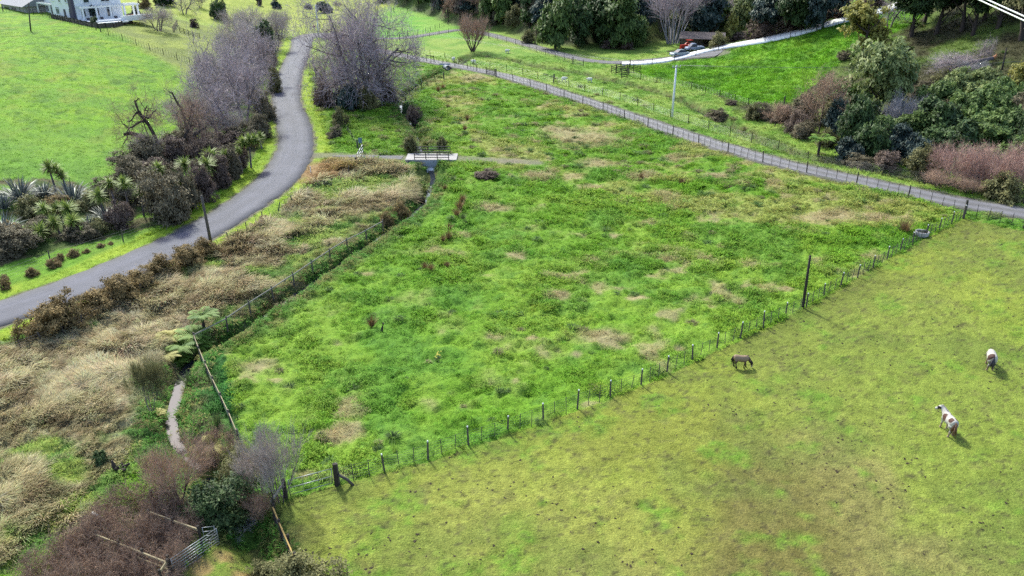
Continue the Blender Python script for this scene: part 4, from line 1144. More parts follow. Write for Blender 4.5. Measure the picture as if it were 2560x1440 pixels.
cb = [(139, 474, 68, 'pair-headed cabbage tree on the paddock edge at far left', 2, .95), (166, 476, 50, 'shorter cabbage tree right of the pair-headed one', 1, .85),
      (263, 552, 80, 'leaning cabbage tree beside the grey flax', 1, .95), (300, 556, 108, 'cabbage tree with bushy head behind the grey flax', 1, 1.1), (328, 540, 92, 'tall slim cabbage tree left of the largest brown shrub', 1, .85),
      (360, 540, 78, 'cabbage tree with thin bare stem at the front of the belt', 1, .95), (388, 520, 66, 'small cabbage head poking from the largest brown shrub', 1, .6), (410, 480, 76, 'broad bright round cabbage head above the shrubs', 1, 1.35),
      (446, 530, 80, 'small cabbage head right of the largest brown shrub', 1, .7), (476, 478, 82, 'tall cabbage tree with drooping leaves in mid belt', 1, 1.1), (500, 466, 66, 'bright cabbage head just right of the tall drooping one', 1, .8), (524, 478, 80, 'cabbage tree with leaning pale head near the verge', 1, 1.15),
      (538, 452, 76, 'cabbage tree with wide pale head in the upper belt', 2, 1.1), (566, 446, 66, 'cabbage head half hidden behind purple shrubs', 1, .9), (605, 432, 66, 'single-stemmed cabbage tree near the top of the belt', 1, .9), (628, 420, 82, 'stout cabbage tree with dark skirt at the road bend', 3, 1.15),
      (655, 372, 40, 'small cabbage tree under the bare trees by the bend', 1, .8), (126, 572, 64, 'front-left cabbage tree of the close group by the grass strip', 1, 1.0), (160, 566, 62, 'cabbage tree at the back of the close group', 1, 1.0), (196, 570, 66, 'bright-headed cabbage tree of the close group', 1, 1.0),
      (152, 588, 52, 'low spiky cabbage tree at the front of the close group', 1, 1.1), (188, 590, 56, 'low spiky cabbage tree at the right of the close group', 1, 1.15), (104, 606, 46, 'low grey-green cabbage tree left of the close group', 1, 1.2)]
for q in cb:
    cabbage(*q)

# ------------------------------------------------------------------ right-hand hillside
R_ = [(2147, 162, 172, 112, 'yellow0', 'tall sunlit yellow-green tree at the top of the bright spur', .3),
      (2186, 296, 182, 168, 'pale0', 'big rounded pale-green tree with cauliflower crown on the right slope', .12),
      (2044, 338, 160, 128, 'bareB0', 'bare brown spreading tree at the foot of the spur', 0),
      (1936, 316, 62, 80, 'bareB0', 'low bare brown tree left of the spreading one by the creek', 0),
      (1990, 330, 50, 70, 'purple1', 'brown bush between the two bare brown trees', .05),
      (2092, 348, 96, 70, 'blue0', 'dark bluish tree right of the bare brown spreading tree', .08),
      (2128, 372, 120, 80, 'dark1', 'dark evergreen below the big rounded tree', .1),
      (2244, 336, 100, 118, 'pale', 'pale grey leafless tree in front of the rounded pale-green tree', 0),
      (2170, 395, 90, 90, 'dark2', 'dark evergreen in the shade beside the creek', .08),
      (2250, 402, 84, 90, 'blue1', 'dark bluish evergreen below the pale leafless tree', .08),
      (2330, 362, 110, 110, 'dark3', 'dark evergreen right of the pale leafless tree', .1),
      (2318, 290, 80, 90, 'broad1', 'mid-green tree behind the pale leafless tree', .1),
      (2395, 262, 88, 92, 'pale1', 'grey-green rounded tree on the open slope', .1),
      (2470, 238, 66, 70, 'pale0', 'smaller grey-green tree right of the rounded one on the slope', .1),
      (2410, 330, 96, 110, 'broad2', 'mid-green bushy tree in the right-hand thicket, centre', .1),
      (2480, 320, 100, 110, 'broad0', 'bright-topped tree in the right-hand thicket', .1),
      (2548, 262, 100, 90, 'yellow1', 'yellowish tree at the right edge above the thicket', .1),
      (2550, 330, 90, 90, 'manuka0', 'brownish shrub-tree at the right edge', .1),
      (2390, 400, 96, 110, 'dark0', 'dark evergreen above the reddish scrub', .08),
      (2470, 392, 100, 100, 'broad3', 'fresh green bush above the reddish scrub', .08),
      (2545, 396, 96, 90, 'dark2', 'dark green bush at the right edge above reddish scrub', .08),
      (2300, 420, 70, 70, 'blue0', 'dark bush at the left end of the reddish scrub', .05)]
R_ += [(2005, 306, 70, 70, 'manuka1', 'brown bush behind the low bare brown tree', .05), (2100, 300, 90, 80, 'broad2', 'green tree left of the big rounded one', .08), (2140, 330, 90, 80, 'dark0', 'dark tree hugging the big rounded one', .08), (2280, 372, 90, 90, 'broad3', 'green tree between the pale leafless tree and the thicket', .08), (2360, 300, 90, 90, 'broad0', 'light green tree at the top of the thicket', .08), (2440, 290, 84, 90, 'pale1', 'grey-green tree at the top of the thicket, right', .08), (2510, 292, 90, 90, 'broad1', 'green tree near the right edge at the thicket top', .08), (2350, 340, 80, 90, 'manuka2', 'brownish tree inside the thicket', .08), (2440, 362, 90, 100, 'broad1', 'bushy green tree low in the thicket', .08), (2515, 362, 90, 100, 'broad2', 'bushy green tree low in the thicket by the right edge', .08), (2340, 400, 80, 90, 'dark3', 'dark low tree above the track fence thicket', .08), (2210, 372, 80, 80, 'broad0', 'green bush under the pale leafless tree', .08), (2068, 318, 70, 60, 'olive1', 'olive bush beside the bare brown spreading tree', .05), (2560, 430, 90, 90, 'broad0', 'green bush at the right edge behind the scrub', .08), (2430, 430, 70, 110, 'dark1', 'dark bush behind the middle of the reddish scrub', .06), (2500, 432, 70, 110, 'broad3', 'green bush behind the right of the reddish scrub', .06)]
for (u, v, h, w, k, l, t_) in R_:
    add_tree(u, v, h, w, k, l, trunk=t_, name='evergreen_tree' if len(LIB[k]) == 1 else 'bare_tree')
for (u, v, h, w, k, l, n_) in [(2290, 440, 76, 90, 'olive1', 'olive bush with pale tips at the left end of the reddish scrub', 'shrub'),
                               (2385, 462, 104, 150, 'red', 'reddish leafless scrub behind the track fence, left mass', 'scrub_thicket'), (2470, 474, 112, 160, 'red', 'reddish leafless scrub behind the track fence, middle mass', 'scrub_thicket'),
                               (2556, 480, 116, 150, 'red', 'reddish leafless scrub at the right edge behind the track fence', 'scrub_thicket'), (2512, 502, 66, 110, 'olive0', 'olive bush hugging the track fence at the right', 'shrub'),
                               (2345, 470, 44, 100, 'shrubby', 'low grey-brown scrub along the track fence', 'scrub_thicket'), (2420, 484, 40, 100, 'shrubby', 'low brown scrub below the reddish mass', 'scrub_thicket'),
                               (1876, 300, 40, 46, 'olive0', 'olive bush on the creek below the spur', 'shrub'), (1828, 262, 12, 30, 'purple0', 'low dark bush at the foot of the spur fence', 'shrub'), (1790, 300, 26, 70, 'manuka2', 'low brown bramble on the creek bank by the power pole', 'shrub'),
                               (2108, 150, 24, 40, 'manuka1', 'purplish scrub under the tall yellow tree', 'shrub')]:
    add_tree(u, v, h, w, k, l, cat='shrub', name=n_, trunk=.04)
for (u, v, h, w, k, l) in [(1905, 296, 40, 60, 'manuka2', 'brown scrub on the far creek bank, left'), (1960, 306, 40, 60, 'purple0', 'purplish scrub on the far creek bank'), (2010, 346, 44, 70, 'manuka0', 'brown scrub below the bare brown spreading tree'), (2060, 366, 44, 60, 'olive0', 'olive scrub beside the tree fern on the creek'), (2085, 280, 60, 60, 'manuka1', 'brown scrub above the dark bluish tree'), (2010, 268, 40, 50, 'olive1', 'olive scrub at the lower right corner of the spur'), (2120, 398, 50, 70, 'blue1', 'dark scrub in the creek bed'), (2210, 420, 44, 80, 'purple2', 'dark brown scrub behind the netting fence'), (2150, 415, 30, 70, 'manuka1', 'low brown scrub at the fence by the creek bed'), (2300, 240, 40, 60, 'manuka2', 'brown scrub on the open slope below the fallen tree'), (2260, 215, 36, 60, 'olive0', 'olive scrub on the open slope'), (2330, 222, 34, 50, 'olive1', 'second olive scrub on the open slope')]:
    add_tree(u, v, h, w, k, l, cat='shrub', name='shrub', trunk=.04)
# conifers and old trees at the top of the right slope (their crowns leave the picture)
for i, (u, v, h, w, k) in enumerate([(2222, 70, 120, 90, 'bareL0'), (2278, 92, 130, 110, 'dark0'), (2340, 86, 150, 120, 'dark2'), (2404, 78, 150, 120, 'blue1'), (2432, 88, 140, 110, 'dark3'), (2495, 70, 150, 130, 'dark1'), (2552, 100, 170, 120, 'olive0'), (2310, 60, 130, 110, 'blue0'), (2460, 50, 130, 120, 'dark0'), (2540, 40, 120, 120, 'blue1')]):
    lab = ['bare lilac tree behind the tall yellow-green one', 'dark tall tree on the upper right slope, first of the row', 'dark tall tree on the upper right slope, second of the row', 'dark tall tree on the upper right slope, third of the row', 'dark tall tree on the upper right slope, fourth of the row',
           'dark tall tree under the white cables', 'olive tall tree at the upper right corner', 'dark tree behind the row on the upper right slope, left', 'dark tree behind the row on the upper right slope, right', 'dark tree in the upper right corner behind the cables'][i]
    add_tree(u, v, h, w, k, lab, trunk=.42, name='tall_tree' if i else 'bare_tree', group='tall trees along the upper right slope')

# ------------------------------------------------------------------ wood behind the gravel road
W = [(1388, 122, 118, 92, 'broad0', 'light-topped evergreen at the left end of the wood behind the gravel road', .12), (1446, 116, 110, 80, 'dark1', 'dark evergreen second from the left in the wood front', .12),
     (1506, 112, 120, 96, 'dark3', 'broad dark evergreen in the middle of the wood front', .12), (1556, 122, 124, 90, 'broad3', 'light-topped evergreen left of the many pale stems', .12), (1588, 116, 66, 60, 'broad1', 'small round evergreen beside the many pale stems', .1),
     (1776, 100, 130, 110, 'blue0', 'dark bluish tree right of the many pale stems', .15), (1740, 96, 130, 110, 'blue1', 'dark bluish tree behind the open shed', .15), (1826, 104, 66, 40, 'yellow1', 'slim yellow-green conifer behind the concrete driveway', .03), (1796, 118, 34, 50, 'olive1', 'olive bush over the shed roof', .03),
     (1872, 88, 110, 100, 'pale1', 'grey-green tree right of the slim yellow conifer', .15), (1936, 84, 120, 110, 'blue0', 'dark tree behind the driveway fence, left', .15), (2000, 78, 120, 110, 'dark0', 'dark tree behind the driveway fence, middle', .15), (2056, 72, 110, 90, 'blue1', 'dark tree behind the driveway fence, right', .15)]
for (u, v, h, w, k, l, t_) in W:
    add_tree(u, v, h, w, k, l, trunk=t_, name='evergreen_tree')
for (u, v, h, w, k, l) in [(1326, 108, 30, 44, 'olive0', 'olive scrub on the hillside above the gravel road, left'), (1352, 100, 36, 50, 'manuka0', 'brown scrub on the hillside above the gravel road, right'), (1530, 118, 26, 60, 'purple1', 'low purplish brush at the foot of the wood'), (1566, 124, 20, 40, 'purple2', 'second low purplish brush at the foot of the wood'),
                           (1250, 56, 40, 50, 'manuka1', 'brown scrub high on the bank behind the round bare tree'), (1290, 60, 44, 50, 'olive1', 'olive scrub high on the bank'), (1330, 50, 50, 50, 'purple0', 'dark scrub high on the bank'),
                           (1850, 104, 24, 60, 'purple1', 'purplish heath patch right of the shed'),
                           (1770, 118, 16, 40, 'manuka0', 'low bush against the shed')]:
    add_tree(u, v, h, w, k, l, cat='shrub', name='shrub', trunk=.03)
for i, (x, l) in enumerate([(56, 'left'), (61, 'second'), (66, 'middle'), (71, 'fourth'), (76, 'right')]):
    y = float(np.interp(x, DRIVE[:, 0], DRIVE[:, 1])) + 5.0
    add_tree(0, 700, 42, 74, 'purple%d' % (i % 3), 'purplish heath bush behind the white driveway, ' + l, cat='shrub', name='heath_bush', trunk=.03, at=(x, y), group='heath behind the driveway')
# trees on the bank left of the wood
for (u, v, h, w, k, l) in [(1122, 56, 70, 50, 'bareB0', 'brown bare tree at the edge of the far green paddock'), (1150, 52, 80, 46, 'purple0', 'tall dark narrow tree beside the brown bare one'), (1204, 40, 70, 70, 'bareB0', 'bare tree on the bank above the round bare tree'), (1250, 20, 70, 70, 'dark1', 'dark tree at the top of the bank'),
                           (1300, 30, 80, 70, 'blue0', 'dark bluish tree on the bank left of the wood'), (1080, 26, 40, 60, 'bareL0', 'bare tree at the far end of the green paddock')]:
    add_tree(u, v, h, w, k, l, trunk=.2, name='tree')
# deeper wood: one mass of trees nobody could tell apart
wk = ['dark0', 'dark1', 'dark2', 'dark3', 'blue0', 'blue1', 'broad2', 'manuka0', 'bareL1', 'bareG0']
rw_ = random.Random(5); k_ = 0
for x in np.arange(-60, 118, 6.4):
    for j in range(3):
        xx = x + rw_.uniform(-2, 2) + (j % 2) * 3.3
        yy = float(np.interp(xx, FOOT_X, FOOT_Y)) + 9 + j * 6.0 + rw_.uniform(-2, 2)
        kd = wk[rw_.randrange(len(wk))]
        p = (xx, yy); z = zat(*p)
        s = FPX / (yy * math.cos(PITCH) + (CAMH - z) * math.sin(PITCH))
        h = rw_.uniform(7.5, 11.5)
        add_tree(0, 700, h * s * .96, rw_.uniform(6.0, 8.5) * s, kd, {'d': 'dark green tree deep in the hillside wood at the top', 'b': 'bluish or light green tree deep in the hillside wood at the top', 'm': 'brownish tree deep in the hillside wood at the top'}[kd[0]] if kd[:4] != 'bare' else 'leafless grey tree deep in the hillside wood at the top', name='woodland_tree', group='%s trees of the hillside wood' % {'d': 'dark', 'm': 'brownish'}.get(kd[0], 'leafless' if kd[:4] == 'bare' else 'lighter'), trunk=.15, at=p)

# tree ferns
for k in range(2):
    LIB['fern%d' % k] = fern_mesh('fern_head_%d' % k, M['blade_fern'], 340 + k)
    LIB['fernY%d' % k] = fern_mesh('fern_head_yellow_%d' % k, M['blade_fern_yellow'], 345 + k)
def tree_fern(u, v, hpx, wpx, label, kind='fern0', name='tree_fern'):
    p, s = place(u, v); h = hpx / s
    t = thing(name, label, 'fern', (p.x, p.y, p.z), random.uniform(0, 6))
    sc = wpx / s / 2.6
    mb = MB(); mb.tube([(0, 0, -.2), (.03, 0, h * .5), (0, .03, max(h, .15))], [.14 * max(sc, .5)] * 2 + [.1 * max(sc, .5)], 7, r=.3); mb.build('trunk', M['bark_dark'], t)
    o = link('fronds', LIB[kind], t); o.location = (0, 0, max(h, .1)); o.scale = (sc,) * 3
for q in [(2226, 128, 30, 64, 'tree fern below the bare lilac tree on the upper slope', 'fern1'), (2045, 388, 40, 60, 'tree fern standing over the creek below the bare brown tree', 'fern0'), (2275, 86, 26, 54, 'tree fern at the foot of the dark tall trees', 'fern1'),
          (512, 830, 44, 70, 'dark tree fern beside the stream fence', 'fern0'), (534, 1128, 16, 96, 'yellowing tree fern at the top of the stream thicket', 'fernY0'), (1268, 62, 16, 34, 'tree fern on the bank behind the round bare tree', 'fernY1'),
          (452, 870, 6, 92, 'broad green fern over the stream at the fence corner', 'fern1'), (430, 848, 6, 80, 'yellow-green fern left of the stream corner', 'fernY1'), (486, 846, 8, 84, 'bright green fern beside the stream corner', 'fern0'), (500, 868, 5, 66, 'low fern at the fence corner', 'fern1'),
          (414, 892, 4, 70, 'yellowish fern on the dry side of the stream', 'fernY0'), (575, 1300, 6, 46, 'small bright fern by the metal gate', 'fern0'), (446, 905, 4, 56, 'small fern overhanging the stream mouth', 'fern0'), (398, 1036, 3, 36, 'small yellow fern at the foot of the lone tree', 'fernY1')]:
    tree_fern(*q)

# ------------------------------------------------------------------ near thicket at the bottom left
LIB['kanuka'] = bare_meshes('kanuka', M['bark'], M['leaf_olive'], seed=51, H=4, spread=1.1, levels=4, trunk_r=.05, trunks=3, lean=.3, child=[7, 7, 7, 7], twig_w=.018, thick_lv=1, up=.4, wig=.2, first=.35, ang=(.3, .8), root=.03, twig_len=.1)
LIB['bramble'] = bare_meshes('bramble', M['twig_maroon'], M['twig_maroon'], seed=52, H=2.2, spread=1.4, levels=3, trunk_r=.018, trunks=60, lean=.9, child=[8, 7, 5], twig_w=.014, thick_lv=0, up=-.35, wig=.3, first=.1, ang=(.5, 1.3), root=.62, side=(3,), twig_len=.14)
LIB['cypress'] = [crown_mesh('near_evergreen', M['leaf_dark'], 401, (1, 1, .95), 14, 330, 44, .045, .15, low=-.8)]
LIB['olivenear'] = [crown_mesh('near_olive', M['leaf_olive'], 402, (1, 1, .95), 12, 260, 44, .04, .16, low=-.8, fill=.5)]
LIB['deadbranch'] = bare_meshes('dead_branch', M['twig_pale'], M['twig_pale'], seed=54, H=2.6, spread=1.3, levels=3, trunk_r=.03, trunks=4, lean=.7, child=[6, 6, 6], twig_w=.014, thick_lv=1, up=.0, wig=.3, first=.2, ang=(.4, 1.0))
add_tree(378, 1026, 150, 106, 'kanuka', 'lone small olive-brown tree beside the open stream', name='small_tree', rot=.5)
add_tree(446, 1262, 178, 178, 'shrubby', 'brown leafless shrub by the stream, left of the dark evergreen', cat='shrub', name='bare_shrub', rot=1.0)
add_tree(700, 1252, 210, 160, 'shrubby2', 'tall thin leafless shrub behind the timber corner post', cat='shrub', name='bare_shrub', rot=.2)
add_tree(645, 1232, 140, 110, 'shrubby2', 'grey leafless shrub between the evergreen and the corner post', cat='shrub', name='bare_shrub', rot=2.2)
add_tree(655, 1300, 90, 110, 'shrubby', 'tangled leafless shrub beside the dark ditch', cat='shrub', name='bare_shrub', rot=2.9)
shrub(568, 1302, 130, 190, 'cypress', 'dark feathery evergreen over the stream in the near thicket')
shrub(596, 1195, 90, 110, 'olivenear', 'olive feathery bush behind the dark evergreen')
shrub(500, 1300, 70, 90, 'cypress', 'low dark evergreen behind the metal gate')
for (u, v, h, w, l) in [(330, 1330, 95, 260, 'maroon bramble thicket behind the timber rails, upper'), (260, 1400, 95, 260, 'maroon bramble thicket at the bottom left, lower'), (400, 1400, 80, 190, 'maroon bramble between the timber rails'), (170, 1450, 90, 240, 'maroon bramble mound at the bottom edge'), (430, 1320, 76, 170, 'maroon bramble under the upper timber rail'), (545, 1128, 50, 120, 'reddish bramble over the stream above the thicket'), (350, 1470, 80, 220, 'maroon bramble cut by the bottom edge')]:
    add_tree(u, v, h, w, 'bramble', l, cat='bramble', name='bramble_thicket')
add_tree(622, 1325, 46, 120, 'deadbranch', 'pale lichen-covered dead branches by the metal gate', cat='branch', name='dead_branches', rot=.9)
shrub(760, 1470, 84, 190, 'olivenear', 'olive feathery bush cut by the bottom edge')
shrub(656, 1462, 50, 110, 'olivenear', 'small olive bush at the bottom beside the ditch')
shrub(252, 1158, 34, 40, 'dark1', 'small dark bush beside the rotten stump')

# ------------------------------------------------------------------ grass, tussocks and other ground cover (stuff)
def scatter(name, label, P, rot, scl, idx, tint, meshes, mat):
    src = bpy.data.collections.new(name + '_sources')
    for i, me in enumerate(meshes):
        o = bpy.data.objects.new('%s_%02d' % (name, i), me); src.objects.link(o)
    me = bpy.data.meshes.new(name)
    n = len(P)
    me.vertices.add(n); me.vertices.foreach_set('co', np.asarray(P, np.float32).ravel())
    for an, typ, dat, key in (('rot', 'FLOAT_VECTOR', rot, 'vector'), ('scl', 'FLOAT_VECTOR', scl, 'vector'), ('idx', 'INT', idx, 'value'), ('tint', 'FLOAT_COLOR', tint, 'color')):
        at = me.attributes.new(an, typ, 'POINT')
        d = np.asarray(dat, np.int32 if typ == 'INT' else np.float32)
        if typ == 'FLOAT_COLOR': d = np.c_[d, np.ones(n, np.float32)].astype(np.float32)
        at.data.foreach_set(key, d.ravel())
    me.materials.append(mat)
    o = link(name, me); o['kind'] = 'stuff'; o['label'] = label
    ng = bpy.data.node_groups.new(name, 'GeometryNodeTree')
    ng.interface.new_socket('Geometry', in_out='INPUT', socket_type='NodeSocketGeometry')
    ng.interface.new_socket('Geometry', in_out='OUTPUT', socket_type='NodeSocketGeometry')
    gi, go = ng.nodes.new('NodeGroupInput'), ng.nodes.new('NodeGroupOutput')
    ci = ng.nodes.new('GeometryNodeCollectionInfo'); ci.inputs['Collection'].default_value = src
    ci.inputs['Separate Children'].default_value = True; ci.inputs['Reset Children'].default_value = True
    ip = ng.nodes.new('GeometryNodeInstanceOnPoints'); ip.inputs['Pick Instance'].default_value = True
    def na(nm, dt):
        a = ng.nodes.new('GeometryNodeInputNamedAttribute'); a.data_type = dt; a.inputs['Name'].default_value = nm
        return a.outputs[0]
    L = ng.links.new
    L(gi.outputs[0], ip.inputs['Points']); L(ci.outputs[0], ip.inputs['Instance'])
    L(na('idx', 'INT'), ip.inputs['Instance Index']); L(na('rot', 'FLOAT_VECTOR'), ip.inputs['Rotation']); L(na('scl', 'FLOAT_VECTOR'), ip.inputs['Scale'])
    L(ip.outputs[0], go.inputs[0])
    md = o.modifiers.new('scatter', 'NODES'); md.node_group = ng
    return o

def grass_tuft(nm, seed, n, L, w, elev, droop, base, seg=2):
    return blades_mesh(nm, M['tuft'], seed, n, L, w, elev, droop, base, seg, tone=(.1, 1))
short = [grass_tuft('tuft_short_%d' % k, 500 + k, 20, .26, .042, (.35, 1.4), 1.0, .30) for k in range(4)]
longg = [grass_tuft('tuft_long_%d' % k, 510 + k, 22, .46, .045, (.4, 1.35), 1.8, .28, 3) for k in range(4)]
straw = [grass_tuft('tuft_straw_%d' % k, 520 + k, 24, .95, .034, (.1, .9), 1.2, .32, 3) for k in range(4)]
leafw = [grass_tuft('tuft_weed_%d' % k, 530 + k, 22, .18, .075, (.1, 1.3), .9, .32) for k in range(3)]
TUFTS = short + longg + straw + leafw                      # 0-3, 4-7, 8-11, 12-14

g = np.random.default_rng(77)
NP = 420000
t_ = g.random(NP); yy = 24 + (195 - 24) * t_ ** 1.55
xx = (g.random(NP) * 2 - 1) * (.74 * yy + 6)
keep = g.random(NP) < np.clip((.74 * yy + 6) / 60, .25, 1)
xx, yy = xx[keep], yy[keep]
c, rg, hp_, dry_, lp_, up_, dr_, dt_, df_, dd_, dp_, d1_, d2_, st_, sp_, far_, cut_ = ground_paint(xx, yy)
zz = ground_z(xx, yy, rg, cut_, dry_)
clear = (np.hypot(xx - PIT[0], yy - PIT[1] - .6) > 2.4) & (dr_ > 2.62) & (dt_ > 1.7) & (df_ > 2.1) & (dd_ > 1.8) & (dp_ > 1.3) & (d1_ > .5) & (d2_ > .5)
n1 = fbm(xx / 4, yy / 4, 91, 3); n2 = fbm(xx / 1.5, yy / 1.5, 92, 2); r = g.random(len(xx))
field = ~hp_ & ~lp_ & ~dry_ & ~far_ & ~sp_ & (dr_ > 4.2)
p = np.zeros(len(xx))
p = np.where(field, .7 + .3 * (n2 > .5), p)
p = np.where(dry_, .95, p)
p = np.where(hp_, .7 + .3 * sstep(.55, .66, n2), p)
p = np.where(lp_, .2, p)
p = np.where(sp_, .55, p)
p = np.where(far_ & ~sp_, .28, p)
p = np.where((dr_ < 4.2) & (dr_ > 2.6), .3, p)
sel = clear & (r < p)
X, Y, Z, C = xx[sel], yy[sel], zz[sel], c[sel]
hpS, dryS, stS, fS, lpS, spS, farS, nS, n2S, vS = hp_[sel], dry_[sel], st_[sel], field[sel], lp_[sel], sp_[sel], far_[sel], n1[sel], n2[sel], (dr_[sel] < 4.6)
d1S = d1_[sel]
n = len(X)
u1 = g.random(n)
idx = np.where(u1 < .5, g.integers(0, 4, n), g.integers(4, 8, n))
idx = np.where(fS & (nS > .54), np.where(g.random(n) < .5, g.integers(12, 15, n), idx), idx)
strawy = (dryS & (C[:, 0] > C[:, 1] * 1.02)) | (stS > .5)
idx = np.where(strawy, g.integers(8, 12, n), idx)
idx = np.where(hpS | lpS | vS | farS, g.integers(0, 4, n), idx)
size = np.where(fS, g.uniform(.5, .9, n) * (.7 + .4 * (n2S > .55)), g.uniform(.7, 1.2, n))
size = np.where(fS, size * (.62 + .75 * sstep(.36, .62, nS)), size)
size = np.where(stS > .5, size * .6, size)
size = np.where(hpS, g.uniform(.28, .5, n), size); size = np.where(lpS | vS, g.uniform(.35, .6, n), size); size = np.where(farS & ~spS, g.uniform(.6, 1.0, n), size)
size *= np.clip(Y / 60, .85, 1.6)                          # farther tufts stand for several
swirl = fbm(X / 6, Y / 6, 95, 2) * 9
rot = np.c_[g.normal(0, .12, n) + np.where(strawy & dryS, .55, 0), g.normal(0, .12, n), np.where(strawy & dryS, swirl + g.normal(0, .5, n), g.uniform(0, 6.28, n))]
flatz = np.where(hpS | lpS, .6, 1.0) * g.uniform(.75, 1.2, n)
flatz = np.where(strawy & dryS, flatz * .62, flatz)
size = np.where(dryS, size * (.55 + .45 * sstep(1.0, 5.0, d1S)) * (.7 + .6 * sstep(.35, .65, nS)), size)
scl = np.c_[size, size, size * flatz]
tint = C * g.uniform(.9, 1.25, (n, 1)) * np.where(dryS, 1.12, 1.0)[:, None] * (1 + g.normal(0, .06, (n, 3)))
scatter('grass', 'grass and herbs covering the paddocks and verges', np.c_[X, Y, Z - .03], rot, scl, idx, np.clip(tint, .004, .9), TUFTS, M['tuft'])

# coarse tussocks in the rough field and on the banks: dark green to brown humps
n = 2400
ty = 34 + (170 - 34) * g.random(n) ** 1.2; tx = (g.random(n) * 2 - 1) * (.7 * ty + 4)
c, rg, hp_, dry_, lp_, up_, dr_, dt_, df_, dd_, dp_, d1_, d2_, st_, sp_, far_, cut_ = ground_paint(tx, ty)
zz = ground_z(tx, ty, rg, cut_, dry_)
ok = ~hp_ & ~lp_ & (dr_ > 5) & (dt_ > 2.3) & (df_ > 3) & (dp_ > 1.8) & ~sp_ & (d1_ > .8)
nearT = (pdist(tx, ty, TRACK_C)[0] < 16)
ok &= (g.random(n) < np.where(nearT | (ty > 95), 1.0, .22) * np.where(far_, .25, 1))
ok |= (~hp_ & ~lp_ & (d1_ > .6) & (d1_ < 2.6) & (dp_ > 2) & (g.random(n) < .4))
ok &= np.hypot(tx - PIT[0], ty - PIT[1] - .6) > 2.8
tx, ty, zz, dry_ = tx[ok], ty[ok], zz[ok], dry_[ok]; n = len(tx)
tus = [grass_tuft('tussock_%d' % k, 540 + k, 60, .8, .06, (.5, 1.5), 1.3, .22, 3) for k in range(3)]
s = g.uniform(.4, 1.0, n) * np.clip(ty / 80, .8, 1.3)
col = np.where((g.random(n) < .65)[:, None], alb(96, 124, 66), alb(142, 138, 96)) * g.uniform(.7, 1.25, (n, 1))
scatter('tussock_grass', 'dark tussocks dotted through the rough field', np.c_[tx, ty, zz - .05], np.c_[np.zeros(n), np.zeros(n), g.uniform(0, 6, n)], np.c_[s * 1.15, s * 1.15, s * .8], g.integers(0, 3, n), col, tus, M['tuft'])

# leafy weeds crowding the stream banks
n = 7000
i = g.integers(0, len(STREAM), n); o_ = np.where(g.random(n) < .5, -1, 1) * g.uniform(.42, 1.0, n) ** 1.0 * np.where(g.random(n) < .7, 1.3, 2.2)
T = np.gradient(STREAM, axis=0); T /= np.hypot(T[:, 0], T[:, 1])[:, None]
bx, by = STREAM[i, 0] - T[i, 1] * o_ + g.normal(0, .2, n), STREAM[i, 1] + T[i, 0] * o_ + g.normal(0, .2, n)
c, rg, hp_, dry_, lp_, up_, dr_, dt_, df_, dd_, dp_, d1_, d2_, st_, sp_, far_, cut_ = ground_paint(bx, by)
ok = ~hp_ & (dp_ > 1.6) & (d1_ > .42) & (np.hypot(bx - PIT[0], by - PIT[1] - .6) > 2.5)
bx, by = bx[ok], by[ok]; n = len(bx); zz = ground_z(bx, by, rg[ok], cut_[ok], dry_[ok])
col = np.where((g.random(n) < .7)[:, None], alb(106, 158, 64), alb(160, 156, 92)) * g.uniform(.75, 1.3, (n, 1))
s = g.uniform(.55, 1.1, n)
scatter('bank_weeds', 'leafy weeds crowding the stream banks', np.c_[bx, by, zz - .03], np.c_[np.zeros(n), np.zeros(n), g.uniform(0, 6, n)], np.c_[s, s, s], g.integers(0, 7, n), col, leafw + longg, M['tuft'])

# dung and clods on the horse paddock
def clod(nm, seed):
    gg = np.random.default_rng(seed); mb = MB()
    for k in range(5):
        x, y = gg.normal(0, .07, 2); r_ = gg.uniform(.04, .08)
        mb.lathe([(r_ * .9, 0), (r_, r_ * .5), (r_ * .55, r_ * 1.0), (0.0, r_ * 1.15)], 6, (x, y, 0))
    return mb.mesh(nm, M['tuft'])
n = 4200
cy = 26 + 75 * g.random(n) ** 1.3; cx = (g.random(n) * 2 - 1) * (.72 * cy + 3)
c, rg, hp_, dry_, lp_, up_, dr_, dt_, df_, dd_, dp_, d1_, d2_, st_, sp_, far_, cut_ = ground_paint(cx, cy)
ok = hp_ & (g.random(n) < .08 + .92 * (fbm(cx / 5, cy / 5, 97, 3) > .56)); cx, cy = cx[ok], cy[ok]; n = len(cx)
zz = ground_z(cx, cy, rg[ok], cut_[ok], dry_[ok]); s = g.uniform(.22, .6, n) ** 1.0
scatter('clods', 'dung and trodden clods scattered over the horse paddock', np.c_[cx, cy, zz], np.c_[np.zeros(n), np.zeros(n), g.uniform(0, 6, n)], np.c_[s * g.uniform(1, 1.8, n), s, s * .7], g.integers(0, 3, n), np.tile(alb(84, 72, 62), (n, 1)) * g.uniform(.7, 1.3, (n, 1)), [clod('clod_%d' % k, 560 + k) for k in range(3)], M['tuft'])

